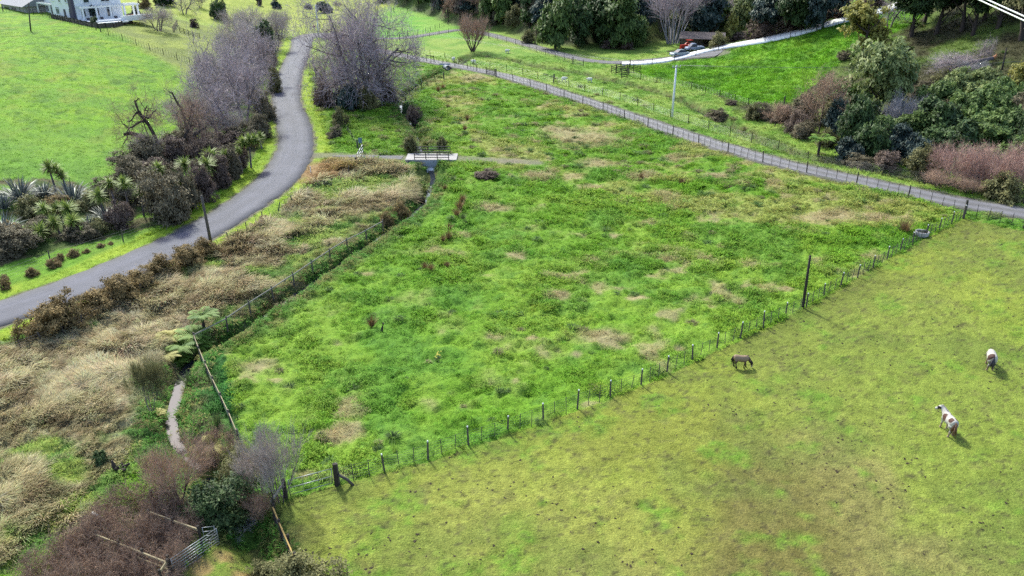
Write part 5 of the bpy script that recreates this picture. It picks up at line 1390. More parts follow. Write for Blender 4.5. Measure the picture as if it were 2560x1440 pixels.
# ------------------------------------------------------------------ single rushes and pale tussocks that can be told apart
LIB['rush0'] = blades_mesh('rush_0', M['blade_rush'], 601, 120, 1.0, .03, (.9, 1.55), .35, .16, 2)
LIB['rush1'] = blades_mesh('rush_1', M['blade_rush_green'], 602, 120, 1.0, .03, (.9, 1.55), .4, .16, 2)
rush = [(930, 815, 1.0, 0, 'brown rush clump alone in the green left half of the field'), (1062, 672, .8, 0, 'brown rush clump, left one of the pair in mid field'), (1078, 678, .9, 0, 'brown rush clump, right one of the pair in mid field'), (1118, 668, .7, 0, 'small brown rush right of the pair in mid field'),
        (1156, 505, 1.1, 0, 'tall brown rush at the top of the slanting row'), (1150, 522, 1.2, 0, 'tall brown rush second in the slanting row'), (1142, 540, 1.1, 0, 'brown rush third in the slanting row'), (1158, 548, .8, 1, 'green rush just right of the slanting row'), (1124, 575, .9, 0, 'brown rush fifth in the slanting row'), (1122, 596, .9, 0, 'brown rush at the bottom of the slanting row'), (1108, 602, .8, 0, 'brown rush left of the bottom of the slanting row'),
        (2262, 582, 1.7, 0, 'large rusty rush clump near the water trough'), (1094, 462, .9, 1, 'green rush on the right bank of the pool'), (1112, 474, .8, 0, 'brown rush on the right bank of the pool'), (1164, 560, .6, 1, 'small green rush below the slanting row'), (1096, 228, 1.2, 0, 'brown rush in the upper field near the culvert'), (1108, 222, 1.1, 0, 'second brown rush in the upper field near the culvert'),
        (1168, 300, 1.1, 0, 'brown rush in the upper field, left'), (1162, 325, 1.0, 0, 'brown rush in the upper field, below the left one'), (1120, 270, .8, 0, 'brown rush in the upper field close to the stream'), (1704, 460, .9, 0, 'dark rush tuft in the straw-coloured part of the field'), (1604, 445, .8, 0, 'thin brown rush in the straw-coloured part of the field'),
        (1030, 440, .9, 1, 'yellow-green rush left of the bridge wing wall'), (1045, 425, 1.0, 1, 'bright rush beside the left wing wall'), (1120, 440, 1.0, 1, 'bright rush beside the right wing wall'), (1132, 452, .8, 1, 'second bright rush right of the stream below the bridge'), (998, 440, .7, 1, 'single green rush on the dry bank left of the bridge'), (545, 1060, .9, 1, 'rounded green tussock on the stream island'), (478, 968, 1.3, 1, 'pale rounded tussock on the bank inside the stream fence')]
for (u, v, s, k, l) in rush:
    p, _ = place(u, v)
    t = thing('rush_clump', l, 'rush', (p.x, p.y, p.z - .02), random.uniform(0, 6), 'rush clumps in the rough field')
    o = link('stalks', LIB['rush%d' % k], t); o.scale = (s * 1.1, s * 1.1, s)

# ------------------------------------------------------------------ fences: every post and batten its own piece, wires strung between
def post_mesh(nm, mat, r, h, n=8, sq=False):
    mb = MB()
    if sq: mb.box((0, 0, h / 2 - .15), (r * 2, r * 1.6, h + .3))
    else: mb.tube([(0, 0, -.35), (0, 0, h * .5), (0, 0, h)], [r, r * .97, r * .9], n)
    return mb.mesh(nm, mat)
PM = {'post': post_mesh('fence_post', M['timber'], .062, 1.25), 'dark': post_mesh('fence_post_dark', M['dark_timber'], .07, 1.3), 'thin': post_mesh('fence_post_thin', M['dark_timber'], .055, 1.25, 6),
      'batten': post_mesh('fence_batten', M['timber'], .02, 1.1, 4, True), 'dbatten': post_mesh('fence_batten_dark', M['dark_timber'], .02, 1.15, 4, True), 'strainer': post_mesh('strainer_post', M['timber'], .13, 1.45, 10), 'cap': None}
capm = MB(); capm.tube([(0, 0, 0), (0, 0, .05), (0, 0, .09)], [.05, .052, .03], 8); PM['cap'] = capm.mesh('insulator_cap', M['white'])

def fence(label, pts, sp=2.9, bat=2, kind='post', bkind='batten', h=1.1, wires=5, lean=.035, cap=False, ends=True, name='wire_fence', px=True, wr=.006, skip=0.0):
    W = hl(pts) if px else np.array(pts, float)
    seg = np.r_[0, np.cumsum(np.hypot(*(W[1:] - W[:-1]).T))]
    tot = seg[-1]; n = max(1, int(round(tot / sp)))
    x0, y0 = W[0]; z0 = zat(x0, y0)
    t = thing(name, label, 'fence', (x0, y0, z0))
    R = random.Random(int(abs(x0 * 13 + y0 * 7) * 10))
    k = n * (bat + 1)
    ss = np.linspace(0, tot, k + 1)
    X = np.interp(ss, seg, W[:, 0]); Y = np.interp(ss, seg, W[:, 1]); Z = zlow(X, Y)
    for i in range(k + 1):
        isp = i % (bat + 1) == 0
        if not isp and R.random() < skip: continue
        end = ends and i in (0, k)
        me = PM['strainer'] if end else PM[kind if isp else bkind]
        o = link('post' if isp else 'batten', me, t)
        o.location = (X[i] - x0, Y[i] - y0, Z[i] - z0 - (.0 if isp else -.02))
        o.rotation_euler = (R.gauss(0, lean), R.gauss(0, lean), R.uniform(0, 6.28) if isp else 0)
        o.scale = (1, 1, h / 1.1 * R.uniform(.94, 1.06))
        if cap and isp:
            c = link('cap', PM['cap'], o); c.location = (0, 0, 1.25 if not end else 1.44)
    for w in range(wires):
        hh = h * (.95 - .8 * w / max(1, wires - 1)) if wires > 1 else h * .9
        mb = MB(); mb.tube([(X[i] - x0, Y[i] - y0, Z[i] - z0 + hh + .0) for i in range(k + 1)], wr, 3, cap=False)
        mb.build('wire', M['wire'], t)
    return t

fence('post and batten fence between the horse paddock and the rough field', [(845, 1209), (928, 1188), (1037, 1158), (1155, 1118), (1272, 1082), (1378, 1042), (1486, 1004), (1590, 969), (1673, 927), (1752, 890), (1838, 850), (1920, 812), (2010, 771), (2080, 728), (2160, 685), (2225, 645), (2290, 605), (2350, 575), (2408, 546)], sp=2.75, bat=2, cap=True, wires=6)
fence('post and batten fence along the near side of the farm track', [(1240, 192), (1320, 214), (1400, 241), (1500, 276), (1596, 310), (1676, 337), (1765, 366), (1870, 398), (1990, 427), (2128, 456), (2259, 492), (2412, 536)], sp=6.6, bat=4, kind='dark', bkind='dbatten', h=1.25, wires=6)
fence('batten fence beside the track above the horse paddock at the right edge', [(2412, 536), (2480, 552), (2560, 572), (2720, 612), (2900, 655)], sp=6.6, bat=4, kind='dark', bkind='dbatten', h=1.25, wires=6, ends=False)
fence('wire fence along the upper end of the track beside the huge willow', [(1020, 150), (1090, 160), (1170, 172), (1240, 190)], sp=4, bat=2, kind='dark', bkind='dbatten', h=1.15, wires=5)
fence('post and netting fence on the far side of the farm track', [(1384, 207), (1460, 228), (1514, 241), (1587, 262), (1662, 290), (1732, 314), (1830, 343), (1885, 360), (2010, 392), (2090, 409), (2190, 433), (2285, 456), (2415, 483), (2560, 508)], sp=5.2, bat=0, kind='thin', h=1.35, wires=8, wr=.005)
fence('dark post fence below the stock yards and round bare tree', [(1040, 135), (1110, 147), (1170, 160), (1230, 172), (1300, 186), (1384, 207)], sp=5.5, bat=0, kind='thin', h=1.3, wires=4)
fence('batten fence at the foot of the bright spur', [(1572, 190), (1610, 202), (1680, 212), (1715, 218), (1780, 236), (1850, 256), (1905, 276), (1960, 262)], sp=4.5, bat=4, kind='dark', bkind='dbatten', h=1.1, wires=5)
fence('post and batten fence along the crest beside the white driveway', np.vstack([np.array([hit(1575, 167)]), DRIVE[10:] + np.array([.4, -2.1])]).tolist(), sp=5.0, bat=4, kind='dark', bkind='dbatten', h=1.15, wires=5, px=False)
fence('batten fence between the gravel road and the valley paddock', [(1222, 96), (1290, 112), (1345, 132), (1400, 148), (1432, 160)], sp=5.0, bat=4, kind='dark', bkind='dbatten', h=1.15, wires=5)
fence('batten fence of the far green paddock below the wood edge', [(1000, 101), (1060, 96), (1115, 84), (1150, 76), (1180, 84)], sp=5, bat=4, kind='dark', bkind='dbatten', h=1.2, wires=4)
fence('post fence climbing along the far green paddock', [(1020, 90), (1060, 84), (1100, 70), (1120, 62)], sp=4, bat=1, kind='dark', bkind='dbatten', h=1.2, wires=4)
fence('distant fence across the head of the far green paddock', [(985, 32), (1040, 30), (1095, 30)], sp=5, bat=1, kind='dark', bkind='dbatten', h=1.2, wires=3)
fence('distant fence behind the road junction', [(700, 66), (760, 70), (800, 72)], sp=5, bat=1, kind='dark', bkind='dbatten', h=1.1, wires=3)
fence('post and batten fence between the bright paddock and the garden lawn', [(252, 79), (275, 90), (316, 103), (348, 115), (390, 130), (432, 145), (475, 160), (505, 172)], sp=5.2, bat=4, kind='dark', bkind='dbatten', h=1.25, wires=5)
fence('batten fence in front of the house at the top of the bright paddock', [(8, 29), (70, 33), (98, 38), (140, 49), (180, 61), (210, 69), (240, 73)], sp=5.2, bat=4, kind='dark', bkind='dbatten', h=1.2, wires=5)
fence('sparse post and wire fence between the grass strip and the road', [(-60, 730), (0, 704), (58, 684), (145, 652), (232, 624), (317, 600), (390, 571), (445, 548)], sp=6.5, bat=0, kind='post', h=1.1, wires=4)
fence('old wire fence between the roadside hedge and the dry grass', [(0, 902), (30, 888), (105, 862), (180, 832), (300, 770), (430, 690), (560, 618), (655, 555), (700, 528), (760, 494), (850, 452), (890, 418)], sp=3.2, bat=1, kind='post', bkind='batten', h=1.0, wires=5, lean=.09)
fence('short fence across the stream in the upper field', [(1012, 250), (1040, 230), (1070, 212), (1110, 198)], sp=4, bat=0, kind='dark', h=1.1, wires=4, lean=.08)
fence('wire fence along the verge in front of the huge willow', [(782, 158), (790, 190), (806, 225), (838, 280), (868, 330), (895, 372)], sp=5, bat=1, kind='dark', bkind='dbatten', h=1.0, wires=3, lean=.06)

# low fence with a pale top rail along the open stream
def rail_fence(label, pts, sp=3.0, h=.95, mat='grey_rail', rails=(.92,), name='rail_fence', post='post', wr=(.04, .09), wires=3, lean=.03):
    W = hl(pts); seg = np.r_[0, np.cumsum(np.hypot(*(W[1:] - W[:-1]).T))]
    n = max(1, int(round(seg[-1] / sp))); ss = np.linspace(0, seg[-1], n + 1)
    X = np.interp(ss, seg, W[:, 0]); Y = np.interp(ss, seg, W[:, 1]); Z = zbase(X, Y)
    t = thing(name, label, 'gate' if 'gate' in name else 'fence', (X[0], Y[0], Z[0]))
    P = [Vector((X[i] - X[0], Y[i] - Y[0], Z[i] - Z[0])) for i in range(n + 1)]
    for i, p in enumerate(P):
        o = link('post', PM[post], t); o.location = p; o.scale = (1.1, 1.1, h / 1.12); o.rotation_euler = (random.gauss(0, lean), random.gauss(0, lean), random.random() * 6)
    for hh in rails:
        for a, b in zip(P[:-1], P[1:]):
            mb = MB(); mb.beam(a + Vector((0, -.075, h * hh)), b + Vector((0, -.075, h * hh + random.gauss(0, .015))), wr[0], wr[1]); mb.build('rail', M[mat], t)
    for w in range(wires):
        mb = MB(); mb.tube([p + Vector((0, 0, h * (.25 + .2 * w))) for p in P], .006, 3, cap=False); mb.build('wire', M['wire'], t)
    return t
rail_fence('pale-railed fence along the stream from the bend to the corner', [(958, 572), (916, 596), (872, 617), (812, 655), (765, 688), (700, 732), (640, 770), (570, 820), (490, 862)], sp=3.2)
rail_fence('pale-railed fence turning down the bank beside the open stream', [(490, 862), (506, 905), (528, 955), (545, 990), (572, 1045), (598, 1108)], sp=2.4, mat='pale_timber')
rail_fence('weathered top rail from the corner post to the pipe gate post', [(716, 1250), (686, 1296)], sp=1.6, h=1.25, rails=(.97,), mat='grey_rail', wr=(.06, .14), post='dark', wires=0)
rail_fence('new yellow timber rail on the ditch edge of the horse paddock', [(690, 1308), (705, 1345), (722, 1385), (742, 1432)], sp=1.5, h=1.15, rails=(.97,), mat='new_timber', wr=(.06, .12), post='dark', wires=3)
rail_fence('two-rail timber yard fence in the brambles, lower', [(430, 1450), (365, 1424), (300, 1398), (255, 1380)], sp=1.5, h=1.2, rails=(.98, .6), mat='pale_timber', wr=(.06, .13), post='dark', wires=0)
rail_fence('single timber rail in the brambles, upper', [(506, 1366), (450, 1346), (385, 1322)], sp=1.6, h=1.2, rails=(.98,), mat='pale_timber', wr=(.06, .13), post='dark', wires=0)
rail_fence('timber rail running off the bottom edge from the metal gate', [(432, 1446), (412, 1478)], sp=1.2, h=1.25, rails=(.98, .55), mat='pale_timber', wr=(.06, .14), post='dark', wires=0)
rail_fence('dark timber post and rail fence on the lawn by the bare garden tree', [(450, 80), (482, 92), (500, 97)], sp=2.4, h=1.2, rails=(.95, .6, .3), mat='dark_timber', wr=(.04, .12), post='dark', wires=0)
rail_fence('pale timber fence standing at the end of the garden bed', [(433, 80), (444, 62)], sp=2.5, h=1.3, rails=(.95, .7, .45, .2), mat='pale_timber', wr=(.04, .2), post='post', wires=0)
rail_fence('white entrance rails beside the bridge path', [(893, 412), (908, 384)], sp=1.6, h=1.35, rails=(.95, .62, .3), mat='white', wr=(.05, .11), post='post', wires=0)
rail_fence('dark rails of the small stock yard, back', [(1540, 186), (1572, 178), (1600, 184)], sp=2.2, h=1.5, rails=(.95, .72, .5, .28), mat='dark_timber', wr=(.05, .13), post='dark', wires=0)
rail_fence('dark rails of the small stock yard, front', [(1528, 182), (1550, 176), (1572, 178)], sp=2.2, h=1.4, rails=(.95, .65, .35), mat='timber', wr=(.05, .13), post='dark', wires=0)
rail_fence('timber loading ramp rails beside the creek', [(1553, 196), (1568, 194)], sp=2.0, h=1.6, rails=(.95, .7, .45, .2), mat='dark_timber', wr=(.05, .16), post='dark', wires=0)
rail_fence('pale field gate in the fence below the gravel road', [(1432, 160), (1458, 165)], sp=3.3, h=1.2, rails=(.95, .75, .55, .35, .15), mat='grey_rail', wr=(.04, .06), post='dark', wires=0, name='field_gate')
rail_fence('timber frame gate on the far track near the round bare tree', [(1066, 152), (1085, 155)], sp=2.4, h=1.3, rails=(.98,), mat='dark_timber', wr=(.1, .14), post='dark', wires=0, name='field_gate')
rail_fence('slatted barrier in the track fence at the culvert', [(1215, 184), (1236, 189)], sp=2.6, h=1.2, rails=(.95, .7, .45, .2), mat='dark_timber', wr=(.05, .1), post='dark', wires=0, name='field_gate')

# pipe gate into the rough field
def pipe_gate(label, pa, pb, h, rails, stays, rp=.022, name='pipe_gate', mesh_w=0):
    A, B = hit(*pa), hit(*pb); za, zb = zat(*A), zat(*B)
    L = math.hypot(*(B - A)); t = thing(name, label, 'gate', (A[0], A[1], za), math.atan2(B[1] - A[1], B[0] - A[0]))
    dz = zb - za
    def P(x, z): return (x, 0, .12 + z + dz * x / L)
    for z in rails:
        mb = MB(); mb.tube([P(.1, z * h), P(L - .12, z * h)], rp, 8); mb.build('rail', M['galv'], t, True)
    for x in [.1, L - .12]:
        mb = MB(); mb.tube([P(x, rails[-1] * h - .02), P(x, rails[0] * h + .02)], rp * 1.05, 8); mb.build('upright', M['galv'], t, True)
    for x in stays:
        mb = MB(); mb.tube([P(x * L, rails[-1] * h), P(x * L, rails[0] * h)], rp * .7, 6); mb.build('stay', M['galv'], t)
    for w in range(mesh_w):
        mb = MB(); mb.tube([P(.1, h * (w + .5) / mesh_w), P(L - .1, h * (w + .5) / mesh_w)], .004, 3, cap=False); mb.build('wire', M['wire'], t)
    return t
pipe_gate('galvanised pipe gate between the horse paddock and the rough field', (722, 1244), (838, 1212), 1.05, [1.0, .5, .06], (.33, .66), mesh_w=6)
pipe_gate('seven-barred galvanised gate beside the spent hay', (434, 1448), (552, 1352), 1.1, [1.0, .85, .7, .55, .4, .25, .08], (.5,), rp=.02)
pipe_gate('short galvanised hurdle behind the barred gate', (510, 1366), (548, 1350), 1.1, [1.0, .75, .5, .25, .05], (), rp=.016)
def lone_post(label, u, v, h, r, mat, name='gate_post', cat='post', lean=(0, 0)):
    p, s = place(u, v); mb = MB(); mb.tube([(0, 0, -.4), (lean[0] * .5, lean[1] * .5, h * .5), (lean[0], lean[1], h)], [r, r * .97, r * .92], 10)
    o = mb.build(name, M[mat], None, False, p); return tag(o, label, cat)
lone_post('stout gate post at the right end of the pipe gate', 842, 1213, 1.5, .13, 'dark_timber')
lone_post('stout post at the left end of the pipe gate', 716, 1250, 1.4, .11, 'dark_timber')
lone_post('short grey post in the reddish scrub behind the brambles', 386, 1268, 1.1, .09, 'dark_timber')
p, _ = place(842, 1213); q, _ = place(876, 1212)
mb = MB(); mb.tube([Vector((0, 0, .75)), (q - p) * .6 + Vector((0, 0, .38)), (q - p) + Vector((0, 0, -.05))], [.08, .085, .09], 8)
tag(mb.build('stay_log', M['timber'], None, True, p + Vector((.16, 0, 0))), 'round stay log propping the gate post', 'log')

# ------------------------------------------------------------------ bridge over the stream
p, s = place(1080, 398)
brx, bry = 0.5 * (hit(1018, 396) + hit(1142, 396))
zb_ = float(zbase(np.array([brx]), np.array([bry]))[0])
br = thing('culvert_bridge', 'pale concrete bridge with black steel railings over the stream', 'bridge', (brx, bry, zb_ + .05))
Wd, Dd = 6.9, 3.2
mb = MB(); mb.box((0, 0, .10), (Wd, Dd, .22)); mb.build('deck', M['concrete'], br)
for y in (-1.45, 1.45):
    rl = bpy.data.objects.new('railing', None); COL.objects.link(rl); rl.parent = br; rl.location = (0.1, y, .21)
    for x in np.linspace(-2.3, 2.3, 4):
        m2 = MB(); m2.box((x, 0, .5), (.10, .10, 1.0)); m2.build('post', M['black_steel'], rl)
    for z in (.28, .62, .98):
        m2 = MB(); m2.box((0, 0, z), (4.7, .08, .09)); m2.build('rail', M['black_steel'], rl)
mb = MB(); mb.box((.05, -1.62, -.42), (2.3, .25, .9)); mb.build('headwall', M['concrete_grey'], br)
for sg in (-1, 1):
    mb = MB()
    a, b = Vector((sg * 1.02 + .05, -1.62, 0)), Vector((sg * 1.85 + .05, -3.0, 0))
    V = [a + Vector((0, 0, .0)), b + Vector((0, 0, -.75)), b + Vector((0, 0, -1.6)), a + Vector((0, 0, -1.6))]
    o_ = Vector((sg * .22, 0.05, 0)); W2 = [q + o_ for q in V]
    mb.add(V + W2, [(0, 1, 2, 3), (7, 6, 5, 4), (0, 4, 5, 1), (1, 5, 6, 2), (2, 6, 7, 3), (3, 7, 4, 0)]); mb.build('wing_wall', M['concrete_grey'], br)
mb = MB(); mb.box((.05, -2.0, -1.12), (2.0, 1.1, .16)); mb.build('apron', M['concrete'], br)
rr = random.Random(3); mb = MB()
for sg in (-1, 1):
    for k in range(150):
        x = sg * rr.uniform(1.2, 3.3); t_ = (abs(x) - 1.2) / 2.1
        y = -1.62 - rr.uniform(0, .9) * (1 - t_ * .6); z = -.05 - rr.uniform(.0, 1.15) * (1 - t_ * .75)
        c_ = rr.uniform(.07, .15); mb.box((x, y, z), (c_ * 2, c_ * 1.7, c_ * 1.4), mat4=Matrix.Rotation(rr.uniform(0, 3), 3, Vector((rr.random(), rr.random(), rr.random() + .1)).normalized()))
for k in range(90):
    x = rr.uniform(-.55, .65); y = -2.4 - rr.uniform(0, 1.5); c_ = rr.uniform(.07, .16)
    mb.box((x * 1.5 * (1 - (abs(y) - 2.4) * .3) + (.5 if x > 0 else -.5), y, -1.15 - (abs(y) - 2.4) * .15), (c_ * 2, c_ * 1.7, c_ * 1.4), mat4=Matrix.Rotation(rr.uniform(0, 3), 3, Vector((rr.random(), rr.random(), rr.random() + .1)).normalized()))
o = mb.build('riprap', M['stone'], br); o['kind'] = 'stuff'
M['foam'] = plain('white_water', (.75, .76, .8), .3, .2, 6, bump=.4)
mb = MB(); mb.add([(-.6, -1.8, -.86), (.7, -1.8, -.86), (.75, -2.3, -.92), (-.62, -2.3, -.92), (.5, -2.75, -1.28), (-.42, -2.75, -1.28), (.25, -3.3, -1.36), (-.15, -3.3, -1.36)], [(0, 3, 2, 1), (3, 5, 4, 2), (5, 7, 6, 4)]); mb.build('spilling_water', M['foam'], br)
# culvert under the track
p, s = place(1112, 170)
cv = thing('track_culvert', 'dark culvert mouth under the farm track at the head of the stream', 'culvert', p + Vector((0, 0, -.2)))
mb = MB(); mb.lathe([(.55, 0), (.55, 1.6)], 14); mb.lathe([(.45, 1.6), (.45, 0)], 14)
o = mb.build('pipe', M['concrete_grey'], cv); o.rotation_euler = (math.radians(90), 0, math.radians(30)); o.location = (0, 0, .45)
mb = MB(); mb.box((0, 0, 1.05), (2.4, .22, .35)); mb.build('headwall', M['concrete_grey'], cv)

# ------------------------------------------------------------------ poles and wires
def pole(label, u, v, hpx, r, mat, lean=(0, 0), arms=(), armdir=0.0, name='power_pole', sq=False):
    p, s = place(u, v); h = hpx / s / .93
    t = thing(name, label, 'pole', p)
    L = Vector((lean[0], lean[1], 0)) * h
    mb = MB(); mb.tube([(0, 0, -.6), L * .5 + Vector((0, 0, h * .5)), L + Vector((0, 0, h))], [r * 1.15, r, r * .8], 10); mb.build('shaft', M[mat], t, True)
    tops = []
    for (zf, w, ni) in arms:
        c = L * zf + Vector((0, 0, h * zf)); d = Vector((math.cos(armdir), math.sin(armdir), 0))
        m2 = MB(); m2.beam(c - d * w / 2 + Vector((0, -r - .05, 0)), c + d * w / 2 + Vector((0, -r - .05, 0)), .1, .12); a = m2.build('crossarm', M['galv'] if mat == 'pole_concrete' else M['grey_rail'], t)
        for k in range(ni):
            f = -.46 + .92 * k / max(1, ni - 1); q = c + d * w * f + Vector((0, -r - .05, .06))
            m3 = MB(); m3.lathe([(.05, 0), (.06, .08), (.035, .14), (.05, .22), (0, .26)], 8, q); m3.build('insulator', M['white'], a)
            tops.append(p + q + Vector((0, 0, .26)))
    return t, tops
_, topA = pole('pale concrete power pole with crossarm beside the farm track', 1680, 293, 118, .17, 'pole_concrete', arms=[(.965, 1.5, 3)], armdir=.35)
_, topB = pole('pale concrete power pole with two crossarms at the road junction', 797, 94, 72, .17, 'pole_concrete', arms=[(.97, 1.6, 3), (.9, 1.8, 3), (.71, 2.2, 3)], armdir=.0)
pole('weathered timber pole leaning on the roadside near the hedge', 527, 604, 112, .14, 'timber', lean=(-.035, .02), name='timber_pole')
pole('dark timber pole standing in the horse paddock fence', 2007, 770, 132, .11, 'dark_timber', lean=(-.03, 0), name='timber_pole')
pole('slim timber pole on the bright paddock below the house', 76, 78, 62, .15, 'timber', lean=(.19, 0), name='timber_pole')
pole('dark slightly bent pole on the right slope among the trees', 2500, 198, 70, .12, 'dark_timber', lean=(-.05, 0), name='timber_pole')
def cable(label, pts, r, name='overhead_wire', mat='wire', sag=0.0):
    pts = [Vector(q) for q in pts]; P = []
    for a, b in zip(pts[:-1], pts[1:]):
        for k in range(12):
            f = k / 12; P.append(a.lerp(b, f) - Vector((0, 0, sag * 4 * f * (1 - f))))
    P.append(pts[-1]); mb = MB(); o0 = P[0]
    mb.tube([q - o0 for q in P], r, 5); o = mb.build(name, M[mat], None, True, o0)
    return tag(o, label, 'wire', 'overhead wires')
for i, (a, b) in enumerate(zip(topA, topB[:3])):
    cable('thin overhead wire between the two concrete poles, ' + ['near', 'middle', 'far'][i] + ' strand', [b, a], .011, sag=2.0)
    cable('thin overhead wire running right from the track pole, ' + ['near', 'middle', 'far'][i] + ' strand', [a, (130 + i * .5, 96 + i * .5, a.z + 13)], .011, sag=3.0)
def ray(u, v, t):
    return Vector(((u - 1280) / FPX, math.cos(PITCH) + math.sin(PITCH) * (720 - v) / FPX, -math.sin(PITCH) + math.cos(PITCH) * (720 - v) / FPX)) * t + Vector((0, 0, CAMH))
for i, off in enumerate((0, .21)):
    a, b = ray(2444, -2, 60.0), ray(2566, 54, 54.0); d = b - a
    cable('thick white cable crossing the top right corner, ' + ('lower' if i == 0 else 'upper') + ' one', [a - d * 26 + Vector((off * .6, 0, off)), a + Vector((off * .6, 0, off)), b + Vector((off * .6, 0, off)), b + d * 14 + Vector((off * .6, 0, off))], .055, mat='white')

# ------------------------------------------------------------------ small roadside and field things
p, _ = place(131, 764); t = thing('marker_post', 'white roadside marker post with red band beside the rusty hedge', 'marker post', p)
mb = MB(); mb.box((0, 0, .45), (.10, .04, .9)); mb.build('post', M['white'], t)
M['red'] = plain('red_band', alb(206, 56, 44), .5, .1)
mb = MB(); mb.box((0, 0, .68), (.108, .048, .2)); mb.build('band', M['red'], t)
p, _ = place(777, 431); t = thing('marker_post', 'small white marker post on the straw shoulder by the farm entrance', 'marker post', p)
mb = MB(); mb.box((0, 0, .4), (.10, .05, .8)); mb.build('post', M['white'], t); mb = MB(); mb.box((0, -.03, .66), (.07, .01, .12)); mb.build('reflector', M['galv'], t)
M['sign_blue'] = plain('blue_sign', alb(120, 150, 176), .5, .2, 8)
p, _ = place(901, 378); t = thing('sale_sign', 'small blue-grey sign board on a dark post by the bridge path', 'sign', p)
mb = MB(); mb.tube([(0, 0, -.3), (0, 0, 1.9)], .06, 8); mb.build('post', M['dark_timber'], t)
mb = MB(); mb.box((0.1, -.09, 1.55), (.55, .03, .75)); mb.build('board', M['sign_blue'], t)
p, _ = place(786, 77); t = thing('letterbox', 'orange letterbox on posts at the road junction', 'letterbox', p)
M['orange'] = plain('orange_paint', alb(206, 96, 44), .5, .15)
mb = MB(); mb.tube([(0, 0, -.2), (0, 0, 1.0)], .05, 6); mb.build('post', M['dark_timber'], t); mb = MB(); mb.box((0, 0, 1.2), (.7, .5, .5)); mb.lathe([(.25, .25), (.2, .4), (0, .45)], 8, (0, 0, 1.2)); mb.build('box', M['orange'], t)
# water trough
p, s = place(2304, 588)
t = thing('water_trough', 'pale round concrete water trough by the paddock fence', 'trough', p)
mb = MB(); mb.lathe([(.62, 0), (.66, .35), (.64, .42), (.56, .42), (.54, .2), (0, .18)], 20); mb.build('basin', M['concrete'], t, True)
mb = MB(); mb.lathe([(.55, .34), (0, .345)], 20); mb.build('water', M['water'], t)
mb = MB(); mb.box((.3, 0, .46), (.34, .3, .1)); mb.build('valve_cover', M['black_steel'], t)
# rotten stump
p, s = place(290, 1178); rr = random.Random(9); mb = MB()
for k in range(7):
    a = rr.uniform(0, 6.28); d = Vector((math.cos(a) * .6 + .5, math.sin(a) * .4, rr.uniform(.3, 1.0)))
    mb.tube([(rr.uniform(-.2, .2), rr.uniform(-.2, .2), -.1), d * .45, d * rr.uniform(.7, 1.0)], [.17, .12, .05], 6, r=rr.random())
tag(mb.build('rotten_stump', M['bark_dark'], None, False, p), 'dark rotten stump with broken limbs in the long grass', 'stump')
p, _ = place(250, 1316); mb = MB(); mb.tube([(-.3, .15, .8), (.3, -.15, .7)], .075, 10); mb.tube([(0, 0, -.2), (0, 0, .7)], .04, 6)
tag(mb.build('white_pipe', M['white'], None, True, p), 'short white pipe end sticking out of the brambles', 'pipe')
# fallen tree on the slope
LIB['fallen'] = bare_meshes('fallen_crown', M['twig_grey'], M['twig_lilac'], seed=61, H=8, spread=1.2, levels=3, trunk_r=.1, trunks=7, lean=.6, child=[8, 7, 6], twig_w=.035, thick_lv=0, up=0, wig=.3, first=.1, ang=(.4, 1.2))
p, s = place(2470, 160); t = thing('fallen_tree', 'fallen tree with broken orange stub and grey branches on the right slope', 'tree', p)
q, _ = place(2360, 182); d = q - p
mb = MB(); mb.tube([Vector((.6, 0, .9)), d * .4 + Vector((0, 0, .9)), d * .9 + Vector((0, 0, .5))], [.3, .26, .12], 8); mb.build('trunk', M['bark'], t, True)
mb = MB(); mb.tube([(.6, 0, .9), (.95, 0, 1.25), (1.0, .05, 1.6)], [.3, .22, .03], 7); mb.build('broken_stub', M['orange'] if False else plain('split_wood', alb(206, 140, 96), .8), t)
a, b, hh, rad = LIB['fallen']
for me, nm in ((a, 'limbs'), (b, 'crown')):
    o = link(nm, me, t); o.location = d * .78; o.scale = (4.6 / rad, 3.4 / rad, 3.2 / hh)
p, s = place(2392, 176); add_tree(2430, 186, 34, 90, 'pale', 'pale brush pile beside the fallen tree', cat='branch', name='brush_pile')
p, s = place(2440, 118); add_tree(2452, 150, 56, 60, 'bareL0', 'small lilac bare tree above the fallen one', name='bare_tree')
# bits in the field
M['flower'] = plain('yellow_flowers', alb(232, 220, 90), .7, .2, 20)
for (u, v, l) in [(1096, 898, 'pale yellow flowering weed in the green field left of mid'),]:
    p, _ = place(u, v); t = thing('flowering_weed', l, 'weed', p)
    o = link('leaves', blades_mesh('weed_leaves', M['blade_rush_green'], 71, 40, .4, .05, (.3, 1.3), .8, .1, 2), t)
    mb = MB()
    for k in range(16): mb.box((random.gauss(0, .14), random.gauss(0, .14), .3 + random.random() * .15), (.08, .08, .04), random.random())
    mb.build('flowers', M['flower'], t)
lone_post('leaning dead tree-fern stump in the green field', 952, 832, .8, .09, 'dark_timber', name='stump', cat='stump', lean=(.25, .1))

